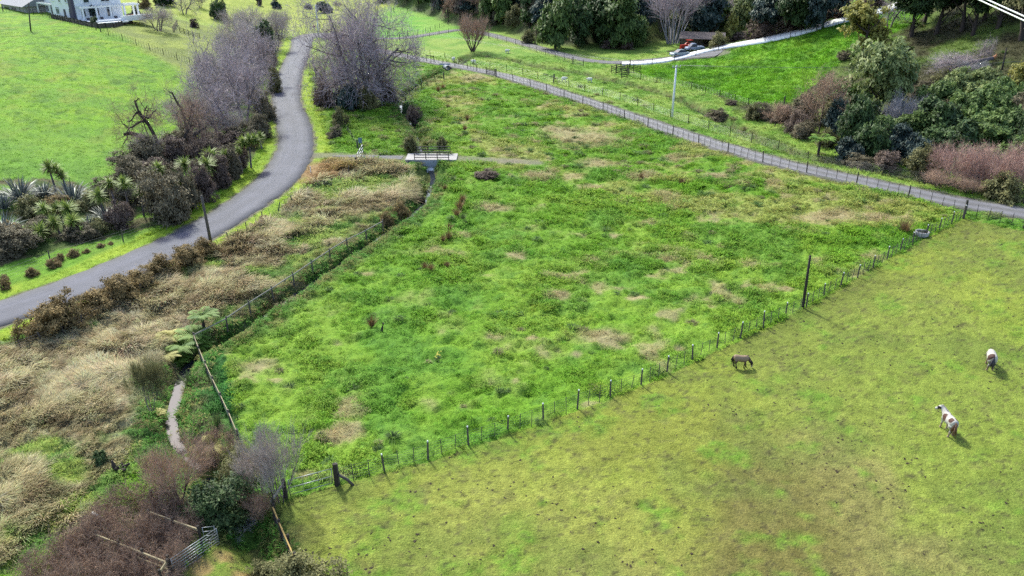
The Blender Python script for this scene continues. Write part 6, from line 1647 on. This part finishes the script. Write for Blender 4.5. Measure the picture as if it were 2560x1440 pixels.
# ------------------------------------------------------------------ horses and sheep
def horse_mesh(nm, neck, head, legs, colour, body_w=1.0):
    """one continuous body: trunk, neck, head and legs grown together; local +X = forward"""
    mb = MB()
    def loft(rows, n=14):
        V = []; F = []
        for (x, y, z, ry, rz, tilt) in rows:
            for k in range(n):
                a = 2 * math.pi * k / n
                V.append((x + math.sin(tilt) * rz * math.sin(a), y + ry * math.cos(a), z + math.cos(tilt) * rz * math.sin(a)))
        m = len(rows)
        for i in range(m - 1):
            for k in range(n): F.append((i * n + k, i * n + (k + 1) % n, (i + 1) * n + (k + 1) % n, (i + 1) * n + k))
        F.append(tuple(range(n - 1, -1, -1))); F.append(tuple((m - 1) * n + k for k in range(n)))
        mb.add(V, F)
    w = body_w
    loft([(-.70, 0, .98, .10, .12, 0), (-.64, 0, .98, .22 * w, .24, 0), (-.50, 0, .97, .29 * w, .30, 0), (-.28, 0, .95, .30 * w, .31, 0), (0, 0, .90, .31 * w, .33, 0), (.25, 0, .91, .29 * w, .33, 0), (.45, 0, .94, .25 * w, .31, 0), (.60, 0, .96, .19, .24, 0), (.68, 0, .97, .10, .14, 0)])
    # neck and head: (x, y, z, radius across, radius along)
    pts = [Vector(q[:3]) for q in neck]; mb.tube(pts, [q[3] for q in neck], 10)
    pts = [Vector(q[:3]) for q in head]; mb.tube(pts, [q[3] for q in head], 10)
    e0 = Vector(head[0][:3])
    for sy in (-1, 1):
        mb.tube([e0 + Vector((0, sy * .06, .05)), e0 + Vector((.0, sy * .075, .16)), e0 + Vector((.01, sy * .08, .20))], [.035, .03, .012], 6)
    for (bx, by, fx, fy, hind) in legs:
        if hind:
            c = [(bx, by, .86, .17), (bx + .05, by, .66, .13), (bx - .05 + fx * .4, by, .46, .075), (bx - .03 + fx * .7, by, .42, .07), (bx + fx, by + fy, .14, .055), (bx + fx + .02, by + fy, .09, .075), (bx + fx + .04, by + fy, .0, .085)]
        else:
            c = [(bx, by, .84, .13), (bx, by, .62, .095), (bx + fx * .5, by, .40, .065), (bx + fx * .8, by, .36, .068), (bx + fx, by + fy, .14, .05), (bx + fx + .02, by + fy, .09, .07), (bx + fx + .04, by + fy, .0, .08)]
        mb.tube([Vector(q[:3]) for q in c], [q[3] for q in c], 9)
    me = mb.mesh(nm + '_rough', None)
    tmp = bpy.data.objects.new('tmp', me); COL.objects.link(tmp)
    md = tmp.modifiers.new('r', 'REMESH'); md.mode = 'VOXEL'; md.voxel_size = .028
    sm = tmp.modifiers.new('s', 'SMOOTH'); sm.factor = .5; sm.iterations = 5
    dg = bpy.context.evaluated_depsgraph_get(); dg.update()
    me2 = bpy.data.meshes.new_from_object(tmp.evaluated_get(dg))
    COL.objects.unlink(tmp); bpy.data.objects.remove(tmp)
    me2.name = nm
    for a in list(me2.attributes):
        if a.name == 'rnd': me2.attributes.remove(a)
    n = len(me2.vertices); co = np.zeros(n * 3, np.float32); me2.vertices.foreach_get('co', co); co = co.reshape(-1, 3)
    colr = colour(co)
    at = me2.attributes.new('coat', 'FLOAT_COLOR', 'POINT'); d = np.ones((n, 4), np.float32); d[:, :3] = colr; at.data.foreach_set('color', d.ravel())
    me2.polygons.foreach_set('use_smooth', np.ones(len(me2.polygons), bool))
    me2.materials.clear(); me2.materials.append(M['coat'])
    return me2
M['coat'] = vert_mat('horse_coat', 'coat', rough=.6, nscale=9, var=.08, bump=.1, bdist=.01)
M['mane_dark'] = plain('dark_mane', alb(58, 46, 48), .7, .3, 14)
M['mane_pale'] = plain('pale_mane', alb(214, 200, 184), .7, .2, 14)
M['tail_mixed'] = plain('mixed_tail', alb(150, 112, 88), .7, .35, 9)
M['tail_grey'] = plain('dark_tail', alb(84, 78, 86), .7, .3, 9)
LEG = [(-.52, .17, -.04, .02, True), (-.46, -.17, .08, -.02, True), (.44, .14, .06, .0, False), (.38, -.14, -.08, 0, False)]
def mixc(a, b, w): return a * (1 - w[:, None]) + b * w[:, None]
def hair(o_pts, w, n, L, mat, nm, parent, droop=Vector((0, 0, -1)), seed=1):
    """hanging locks along a line"""
    R = random.Random(seed); mb = MB()
    pts = [Vector(q) for q in o_pts]
    for k in range(n):
        f = k / (n - 1) * (len(pts) - 1); i = min(int(f), len(pts) - 2); q = pts[i].lerp(pts[i + 1], f - i)
        dv = (droop + Vector((R.gauss(0, .18), R.gauss(0, .18), 0))).normalized() * L * R.uniform(.7, 1.1)
        mb.tube([q, q + dv * .5 + Vector((R.gauss(0, .02), R.gauss(0, .02), 0)), q + dv], [w, w * .9, w * .25], 5, r=R.random())
    mb.build(nm, mat, parent, True)
def coat_dun(c):
    b = np.tile(alb(184, 156, 130), (len(c), 1)); b = mixc(b, alb(112, 92, 82), sstep(.95, .70, c[:, 2]) if False else 1 - sstep(.62, .95, c[:, 2]))
    b = mixc(b, alb(96, 80, 72), 1 - sstep(.30, .48, c[:, 2])); b = mixc(b, alb(50, 42, 42), 1 - sstep(.10, .2, c[:, 2]))
    nk = sstep(.62, .74, c[:, 0]); b = mixc(b, alb(160, 134, 116), nk)
    return mixc(b, alb(214, 204, 196), (sstep(.93, .98, c[:, 0]) * (c[:, 2] < .22)))
def horse(label, u, v, rz, me, scale):
    p, s = place(u, v); t = thing('horse', label, 'horse', p + Vector((0, 0, .0)), rz, 'horses in the near paddock', scale)
    link('body', me, t); return t
# grazing dun
m1 = horse_mesh('dun_horse', [(.48, 0, 1.0, .21), (.68, 0, .90, .17), (.86, 0, .66, .12), (.95, 0, .46, .10)], [(.95, 0, .48, .11), (.99, 0, .34, .10), (1.02, 0, .18, .075), (1.03, 0, .08, .065)], LEG, coat_dun)
h1 = horse('pale dun horse with dark mane grazing by the fence', 1850, 918, math.radians(-6), m1, .80)
hair([(.50, -.02, 1.20), (.70, -.03, 1.06), (.88, -.03, .82), (1.0, -.03, .60)], .06, 34, .30, M['mane_dark'], 'mane', h1, Vector((-.3, -.45, -1)), 3)
hair([(-.70, 0, 1.12), (-.74, 0, 1.05)], .05, 12, .72, M['mane_dark'], 'tail', h1, Vector((-.06, 0, -1)), 4)
# piebald seen from behind
def coat_p1(c):
    b = np.tile(alb(232, 222, 212), (len(c), 1))
    n = fbm(c[:, 0] * 2.2 + 3, c[:, 2] * 2.2 + c[:, 1] * 1.4, 12, 2)
    brown = sstep(.50, .56, n * .55 + .45 * (np.exp(-((c[:, 0] + .52) / .26) ** 2) * (c[:, 1] > -.08) * (c[:, 2] > .6)))
    b = mixc(b, alb(104, 76, 70), brown); b = mixc(b, alb(196, 164, 138), 1 - sstep(.32, .5, c[:, 2]))
    return b
m2 = horse_mesh('piebald_horse', [(.48, 0, 1.0, .21), (.70, .02, .98, .17), (.90, .05, .84, .13), (1.0, .06, .76, .11)], [(1.0, .06, .78, .11), (1.10, .1, .62, .10), (1.17, .12, .46, .075), (1.2, .12, .40, .06)], LEG, coat_p1, 1.08)
h2 = horse('white and brown horse seen from behind at the right edge', 2472, 918, math.radians(66), m2, .98)
hair([(.48, 0, 1.20), (.70, .02, 1.14), (.92, .05, .98)], .045, 22, .26, M['mane_pale'], 'mane', h2, Vector((0, .5, -1)), 5)
hair([(-.70, 0, 1.14), (-.76, 0, 1.06)], .06, 14, .78, M['tail_grey'], 'tail', h2, Vector((-.06, 0, -1)), 6)
# piebald looking left
def coat_p2(c):
    b = np.tile(alb(234, 226, 216), (len(c), 1))
    d1 = np.exp(-(((c[:, 0] - .18) / .26) ** 2 + ((c[:, 2] - .98) / .30) ** 2)); d2 = np.exp(-(((c[:, 0] + .42) / .2) ** 2 + ((c[:, 2] - 1.16) / .2) ** 2))
    n = fbm(c[:, 0] * 4 + 9, c[:, 1] * 4 + c[:, 2] * 4, 14, 2)
    b = mixc(b, alb(112, 80, 72), sstep(.48, .56, d1 + .5 * (n - .5))); b = mixc(b, alb(112, 80, 72), sstep(.50, .58, d2 * (np.abs(c[:, 1]) > .05) + .4 * (n - .5)))
    hd = ((c[:, 1] > .24) & (c[:, 1] < .42) & (c[:, 0] > .7)) * 1.0
    b = mixc(b, alb(70, 62, 64), hd * (c[:, 2] < 1.36)); b = mixc(b, alb(206, 178, 150), 1 - sstep(.3, .5, c[:, 2]))
    return b
m3 = horse_mesh('skewbald_horse', [(.44, 0, 1.0, .25), (.62, .02, 1.10, .215), (.78, .07, 1.22, .165), (.86, .14, 1.30, .135)], [(.86, .13, 1.31, .14), (.90, .27, 1.27, .125), (.93, .42, 1.18, .09), (.94, .50, 1.14, .075)], LEG, coat_p2)
h3 = horse('brown and white horse turning its head left', 2366, 1080, math.radians(90), m3, 1.0)
hair([(.44, -.02, 1.24), (.62, .0, 1.31), (.78, .06, 1.38), (.86, .13, 1.44)], .05, 26, .28, M['mane_pale'], 'mane', h3, Vector((-.1, -.5, -1)), 7)
hair([(-.70, 0, 1.14), (-.76, 0, 1.06)], .06, 14, .86, M['tail_mixed'], 'tail', h3, Vector((-.05, 0, -1)), 8)

M['wool'] = plain('wool', alb(246, 240, 230) * 1.3, .95, .15, 12, bump=.4)
M['sheep_face'] = plain('sheep_face', alb(206, 194, 180), .8, .1)
def sheep(label, u, v, rz):
    p, s = place(u, v); t = thing('sheep', label, 'sheep', p, rz, 'sheep in the valley paddock', 1.15)
    mb = MB(); V = []; F = []; n = 12
    rows = [(-.48, .08), (-.44, .2), (-.28, .29), (0, .31), (.26, .28), (.40, .2), (.45, .08)]
    for (x, r) in rows:
        for k in range(n):
            a = 2 * math.pi * k / n; w = 1 + .05 * math.sin(7 * a + 9 * x); V.append((x, r * .92 * math.cos(a) * w, .56 + r * math.sin(a) * w))
    for i in range(len(rows) - 1):
        for k in range(n): F.append((i * n + k, i * n + (k + 1) % n, (i + 1) * n + (k + 1) % n, (i + 1) * n + k))
    F += [tuple(range(n - 1, -1, -1)), tuple((len(rows) - 1) * n + k for k in range(n))]
    mb.add(V, F)
    mb.tube([(.36, 0, .66), (.52, 0, .66), (.66, 0, .5)], [.14, .11, .06], 8)
    for x, y in ((-.32, .14), (-.32, -.14), (.28, .13), (.28, -.13)): mb.tube([(x, y, .4), (x, y, 0)], [.06, .045], 6)
    mb.build('body', M['wool'], t, True)
    m2 = MB(); m2.tube([(.56, 0, .62), (.70, 0, .47)], [.085, .055], 8); m2.tube([(.55, -.14, .66), (.55, .14, .66)], .025, 5); m2.build('face', M['sheep_face'], t, True)
for q in [('white sheep grazing right of the round bare tree', 1268, 133, .3), ('white sheep standing by the dark track fence near the culvert', 1184, 160, 2.8), ('white sheep left of the culvert fence, nearest the huge willow', 1134, 153, 1.2), ('white sheep lying beside the track bend', 1410, 204, .1), ('pale sheep grazing right of the one at the track bend', 1474, 206, 2.9)]:
    sheep(*q)

# ------------------------------------------------------------------ house on the rise
M['wall_white'] = plain('house_wall', (.82, .82, .84), .75, .06, .8)
M['stone_clad'] = plain('stone_cladding', alb(110, 104, 122), .85, .3, 3)
M['roof_grey'] = plain('grey_roofing', alb(172, 172, 180), .6, .08, 1.5)
M['garage_wall'] = plain('garage_wall', alb(206, 200, 196), .8, .1, 1)
M['dark_door'] = plain('dark_door', alb(96, 92, 100), .6, .1, 2)
M['blue_glass'] = plain('blue_glazed_door', alb(120, 156, 206), .2, .15, 2)
p, s = place(193, 51)
hz = thing('house', 'white two-storey house with pergola on the rise at the top left', 'house', p + Vector((0, 0, .1)), math.atan2(.65, -.76))
# local x runs along the left facade (away from the corner), local y = -right face direction; outward normals: facade +y, right face -x
def hbox(nm, c, d, mat, par=hz): mb = MB(); mb.box(c, d); return mb.build(nm, M[mat], par)
hbox('wall', (7.2, -6, 2.95), (14.4, 12, 5.9), 'wall_white')
hbox('wall', (19.3, -7.0, 2.9), (9.8, 10, 5.8), 'wall_white')                        # recessed wing behind the porch
mb = MB(); mb.add([(-.5, .5, 5.9), (14.9, .5, 5.9), (14.9, -12.5, 5.9), (-.5, -12.5, 5.9), (4, -6, 8.2), (11, -6, 8.2)], [(0, 1, 5, 4), (1, 2, 5), (2, 3, 4, 5), (3, 0, 4), (3, 2, 1, 0)]); mb.build('roof', M['roof_grey'], hz)
mb = MB(); mb.add([(14, -1.6, 5.8), (24.6, -1.6, 5.8), (24.6, -12.4, 5.8), (14, -12.4, 5.8), (16, -7, 7.6), (22, -7, 7.6)], [(0, 1, 5, 4), (1, 2, 5), (2, 3, 4, 5), (3, 0, 4), (3, 2, 1, 0)]); mb.build('roof', M['roof_grey'], hz)
hbox('chimney', (.95, .22, 3.6), (1.9, .8, 7.2), 'stone_clad')
def window(x, z, w, h, face='f', mul=1):
    """framed window with sill; face f = left facade, r = right face"""
    o = bpy.data.objects.new('window', None); COL.objects.link(o); o.parent = hz
    if face == 'f': o.location = (x, .02, z); o.rotation_euler = (0, 0, 0)
    elif face == 'g': o.location = (x, -1.98, z)
    else: o.location = (-.02, -x, z); o.rotation_euler = (0, 0, math.radians(90))
    for k in range(mul):
        cx = (k - (mul - 1) / 2) * w / mul
        mb = MB(); mb.box((cx, .01, -.12), (w / mul - .1, .06, h - .55)); mb.build('pane', M['glass'], o)
        mb = MB(); mb.box((cx, .01, h / 2 - .2), (w / mul - .1, .06, .26)); mb.build('pane', M['glass'], o)
    mb = MB()
    for zz in (h / 2, -h / 2 + .08, h / 2 - .38): mb.box((0, .04, zz), (w + .12, .12, .1))
    for k in range(mul + 1): mb.box((-w / 2 + w * k / mul, .045, 0), (.09, .12, h))
    mb.build('frame', M['white'], o)
    mb = MB(); mb.box((0, .1, -h / 2 - .06), (w + .5, .25, .12)); mb.build('sill', M['white'], o)
for (x, z, w, h, m_) in [(10.9, 1.6, 1.9, 1.9, 2), (3.2, 1.4, 1.0, 2.1, 1), (8.4, 4.6, 1.0, 1.7, 1), (4.4, 4.6, 1.0, 1.2, 1), (13.2, 4.7, 1.6, 1.3, 2)]: window(x, z, w, h, 'f', m_)
for (x, z, w, h, m_) in [(1.9, 1.5, 1.1, 2.0, 1), (4.6, 1.5, 2.6, 2.0, 3), (8.6, 1.4, 1.4, 2.4, 1), (3.2, 4.6, 1.4, 1.4, 1), (8.0, 4.6, 2.2, 1.4, 2)]: window(x, z, w, h, 'r', m_)
window(22.8, 1.5, 1.8, 2.0, 'g', 2)
hbox('door', (6.6, .03, 1.12), (1.15, .1, 2.2), 'dark_door')
o = hbox('door', (19.4, -1.98, 1.15), (2.0, .1, 2.2), 'blue_glass'); hbox('door_frame', (0, 0, 0), (.1, .16, 2.3), 'white', o).location = (19.4, -1.96, 1.15)
# porch pergola over the recess
for i, x in enumerate((15.2, 24.0)): hbox('porch_post', (x, .1, 1.35), (.35, .35, 2.7), 'white')
hbox('porch_beam', (19.6, .1, 2.8), (9.6, .2, .26), 'white')
for k in range(12): hbox('rafter', (15.1 + k * .82, -.75, 2.98), (.09, 2.5, .16), 'white')
hbox('porch_wall', (14.65, -.9, 1.4), (.3, 2.0, 2.8), 'dark_door')
# terrace pergola along the right face
for y in (-.6, -4.0, -7.6, -11.2, -14.8):
    hbox('pergola_post', (-3.0, y, 1.45), (.38, .38, 2.9), 'white')
    pl = hbox('planter', (-3.75, y - .7, .3), (.6, .6, .7), 'dark_door')
for y in (-12.6, -15.0): hbox('pergola_post', (-.1, y, 1.45), (.38, .38, 2.9), 'white')
hbox('pergola_beam', (-3.0, -7.7, 3.0), (.22, 15.4, .3), 'white'); hbox('pergola_beam', (-.2, -13.7, 3.0), (.22, 3.4, .3), 'white')
for k in range(21): hbox('rafter', (-1.55, -.3 - k * .73, 3.24), (3.7, .1, .18), 'white')
hbox('terrace', (-3.2, -8.2, -.1), (7.0, 17, .34), 'white_concrete')
hbox('terrace_wall', (-6.8, -12.4, .1), (.3, 8.4, 1.3), 'wall_white')
hbox('terrace_step', (-7.6, -4.8, -.5), (1.6, 9.0, .3), 'white_concrete')
t = thing('fire_bowl', 'round rusty fire bowl on the white house terrace', 'fire bowl', hz.matrix_basis @ Vector((-3.2, -12.2, .08)))
mb = MB(); mb.lathe([(.5, 0), (.6, .25), (1.0, .5), (.95, .55), (.4, .35), (0, .3)], 14); mb.build('bowl', plain('rust', alb(150, 90, 60), .8, .3, 4), t, True)
mb = MB(); mb.lathe([(.7, .5), (.4, .8), (0, .85)], 10); mb.build('logs', M['bark_dark'], t)
# garage left of the house
p, s = place(44, 27); p.z -= 1.4
ga = thing('garage', 'pale garage with wide grey roof left of the house', 'garage', p, math.atan2(.65, -.76))
mb = MB(); mb.box((3, -4, 1.4), (17, 8, 2.8)); mb.build('wall', M['garage_wall'], ga)
mb = MB(); mb.add([(-6.2, .8, 2.75), (12.2, .8, 2.75), (12.2, -4, 5.2), (-6.2, -4, 5.2), (12.2, -8.8, 2.75), (-6.2, -8.8, 2.75)], [(0, 1, 2, 3), (3, 2, 4, 5), (0, 3, 5), (1, 4, 2), (5, 4, 1, 0)]); mb.build('roof', M['roof_grey'], ga)
mb = MB(); mb.box((2.5, .03, 1.1), (3.0, .08, 2.1)); mb.build('door', M['dark_door'], ga)
mb = MB(); mb.box((7.5, .03, 1.1), (3.6, .08, 2.0)); mb.build('door', M['glass'], ga)
# retaining wall of dark timber below the terrace
W = hl([(130, 45), (170, 54), (205, 62), (246, 70), (285, 69), (332, 58)])
t = thing('retaining_wall', 'dark timber retaining wall below the house terrace', 'wall', (W[0][0], W[0][1], zat(*W[0])))
for a, b in zip(W[:-1], W[1:]):
    L = math.hypot(*(b - a)); k = max(1, int(L / 1.6))
    for j in range(k):
        q0 = a + (b - a) * j / k; q1 = a + (b - a) * (j + 1) / k
        z = zat(*q0); o0 = Vector((W[0][0], W[0][1], zat(*W[0])))
        m1_ = MB(); m1_.beam(Vector((q0[0], q0[1], z + .45)) - o0, Vector((q1[0], q1[1], z + .45)) - o0, .08, 1.1); m1_.build('panel', M['timber'], t)
        m2_ = MB(); m2_.box(Vector((q0[0], q0[1] - .1, z + .5)) - o0, (.22, .18, 1.4)); m2_.build('post', M['dark_timber'], t)

# ------------------------------------------------------------------ shed, car and farm vehicles by the gravel yard
p, s = place(1738, 122)
sh = thing('open_shed', 'low open-fronted shed with dull iron roof under the trees', 'shed', p, -.25)
M['iron'] = plain('dull_iron', alb(132, 116, 112), .6, .25, 1.2)
mb = MB(); V = [(-4, -3, 2.7), (7, -3, 2.7), (7, 3.5, 3.6), (-4, 3.5, 3.6)]; mb.add(V + [(x, y, z + .08) for x, y, z in V], [(3, 2, 1, 0), (4, 5, 6, 7), (0, 1, 5, 4), (1, 2, 6, 5), (2, 3, 7, 6), (3, 0, 4, 7)]); mb.build('roof', M['iron'], sh)
for x in (-3.7, -.2, 3.3, 6.7): mb = MB(); mb.box((x, -2.8, 1.3), (.18, .18, 2.8)); mb.build('post', M['dark_timber'], sh)
mb = MB(); mb.box((1.5, 3.3, 1.7), (10.8, .1, 3.5)); mb.build('back_wall', M['iron'], sh)
mb = MB(); mb.box((6.9, .2, 1.5), (.1, 6.2, 3.0)); mb.build('side_wall', M['iron'], sh)
M['car_paint'] = plain('pale_blue_grey_paint', alb(176, 192, 200), .25, .04, 2)
M['tyre'] = plain('tyre', (.02, .02, .02), .8, .2)
M['tractor_red'] = plain('tractor_red', alb(214, 66, 48), .4, .1)
M['ute_paint'] = plain('pale_ute_paint', alb(170, 184, 214), .3, .05)
def wheel(par, x, y, r, w=.2):
    mb = MB(); mb.lathe([(r * .55, -w / 2), (r * .95, -w / 2), (r, 0), (r * .95, w / 2), (r * .55, w / 2)], 14); o = mb.build('wheel', M['tyre'], par, True); o.rotation_euler = (math.radians(90), 0, 0); o.location = (x, y, r)
    m2 = MB(); m2.lathe([(0, -w / 2 + .02), (r * .55, -w / 2 + .02), (r * .55, w / 2 - .02), (0, w / 2 - .02)], 12); m2.build('rim', M['galv'], o)
def car(label, u, v, rz, mat, ute=False):
    p, s = place(u, v); t = thing('parked_car' if not ute else 'pickup_truck', label, 'car' if not ute else 'pickup', p + Vector((0, 0, .05)), rz)
    prof = [(-2.2, .35), (-2.25, .75), (-2.1, .95), (-1.2, 1.0), (.9, .95), (1.9, .85), (2.2, .65), (2.2, .35)]
    def slab(pr, w, nm, m_, w2=None):
        mb = MB(); n = len(pr); w2 = w2 or [w] * n
        V = [(x, -w2[i], z) for i, (x, z) in enumerate(pr)] + [(x, w2[i], z) for i, (x, z) in enumerate(pr)]
        F = [tuple(range(n)), tuple(range(2 * n - 1, n - 1, -1))] + [(i, i + n, (i + 1) % n + n, (i + 1) % n) for i in range(n)]
        mb.add(V, F); return mb.build(nm, M[m_], t)
    slab(prof, .85, 'body', mat)
    cab = [(-1.6, .98), (-1.0, 1.42), (.25, 1.44), (1.0, .97)] if not ute else [(-.3, .98), (-.15, 1.6), (.8, 1.6), (1.4, .97)]
    slab(cab, .74, 'window_band', 'glass', [.8, .66, .66, .8])
    rf = [(cab[1][0] - .08, cab[1][1] - .02), (cab[1][0] + .1, cab[1][1] + .06), (cab[2][0] - .1, cab[2][1] + .06), (cab[2][0] + .1, cab[2][1] - .02)]
    slab(rf, .69, 'roof', mat)
    for x in (-1.4, 1.4):
        for y in (-.82, .82): wheel(t, x, y, .33)
    for y in (-.6, .6): mb = MB(); mb.box((2.2, y, .68), (.06, .35, .14)); mb.build('headlight', M['galv'], t)
    return t
car('pale blue-grey car parked where the gravel road meets the driveway', 1698, 141, math.radians(200), 'car_paint')
car('pale pickup beside the tractor in front of the shed', 1736, 127, math.radians(190), 'ute_paint', True)
p, s = place(1716, 128); t = thing('tractor', 'red tractor parked in front of the open shed', 'tractor', p, math.radians(200), None, 1.1)
mb = MB(); mb.box((.75, 0, 1.05), (1.5, .62, .7)); mb.box((1.5, 0, .95), (.12, .66, .8)); mb.build('bonnet', M['tractor_red'], t)
mb = MB(); mb.box((-.4, 0, .9), (1.1, .7, .5)); mb.build('chassis', M['black_steel'], t)
for y in (-.6, .6):
    mb = MB(); mb.tube([(-.9, y * .9, .9), (-.95, y * .9, 2.3)], .04, 6); mb.build('frame_post', M['black_steel'], t)
    mb = MB(); mb.lathe([(.6, -.15), (.82, -.15), (.82, .15), (.6, .15)], 12); o = mb.build('mudguard', M['tractor_red'], t); o.rotation_euler = (math.radians(90), 0, 0); o.location = (-.6, y * 1.05, 1.0); o.scale = (1, 1, 1)
    wheel(t, -.6, y * 1.15, .75, .36); wheel(t, 1.25, y, .4, .22)
mb = MB(); mb.box((-.5, 0, 2.3), (1.2, 1.2, .08)); mb.build('canopy', M['tractor_red'], t)
mb = MB(); mb.box((-.6, 0, 1.35), (.5, .5, .12)); mb.box((-.85, 0, 1.6), (.1, .5, .5)); mb.build('seat', M['black_steel'], t)
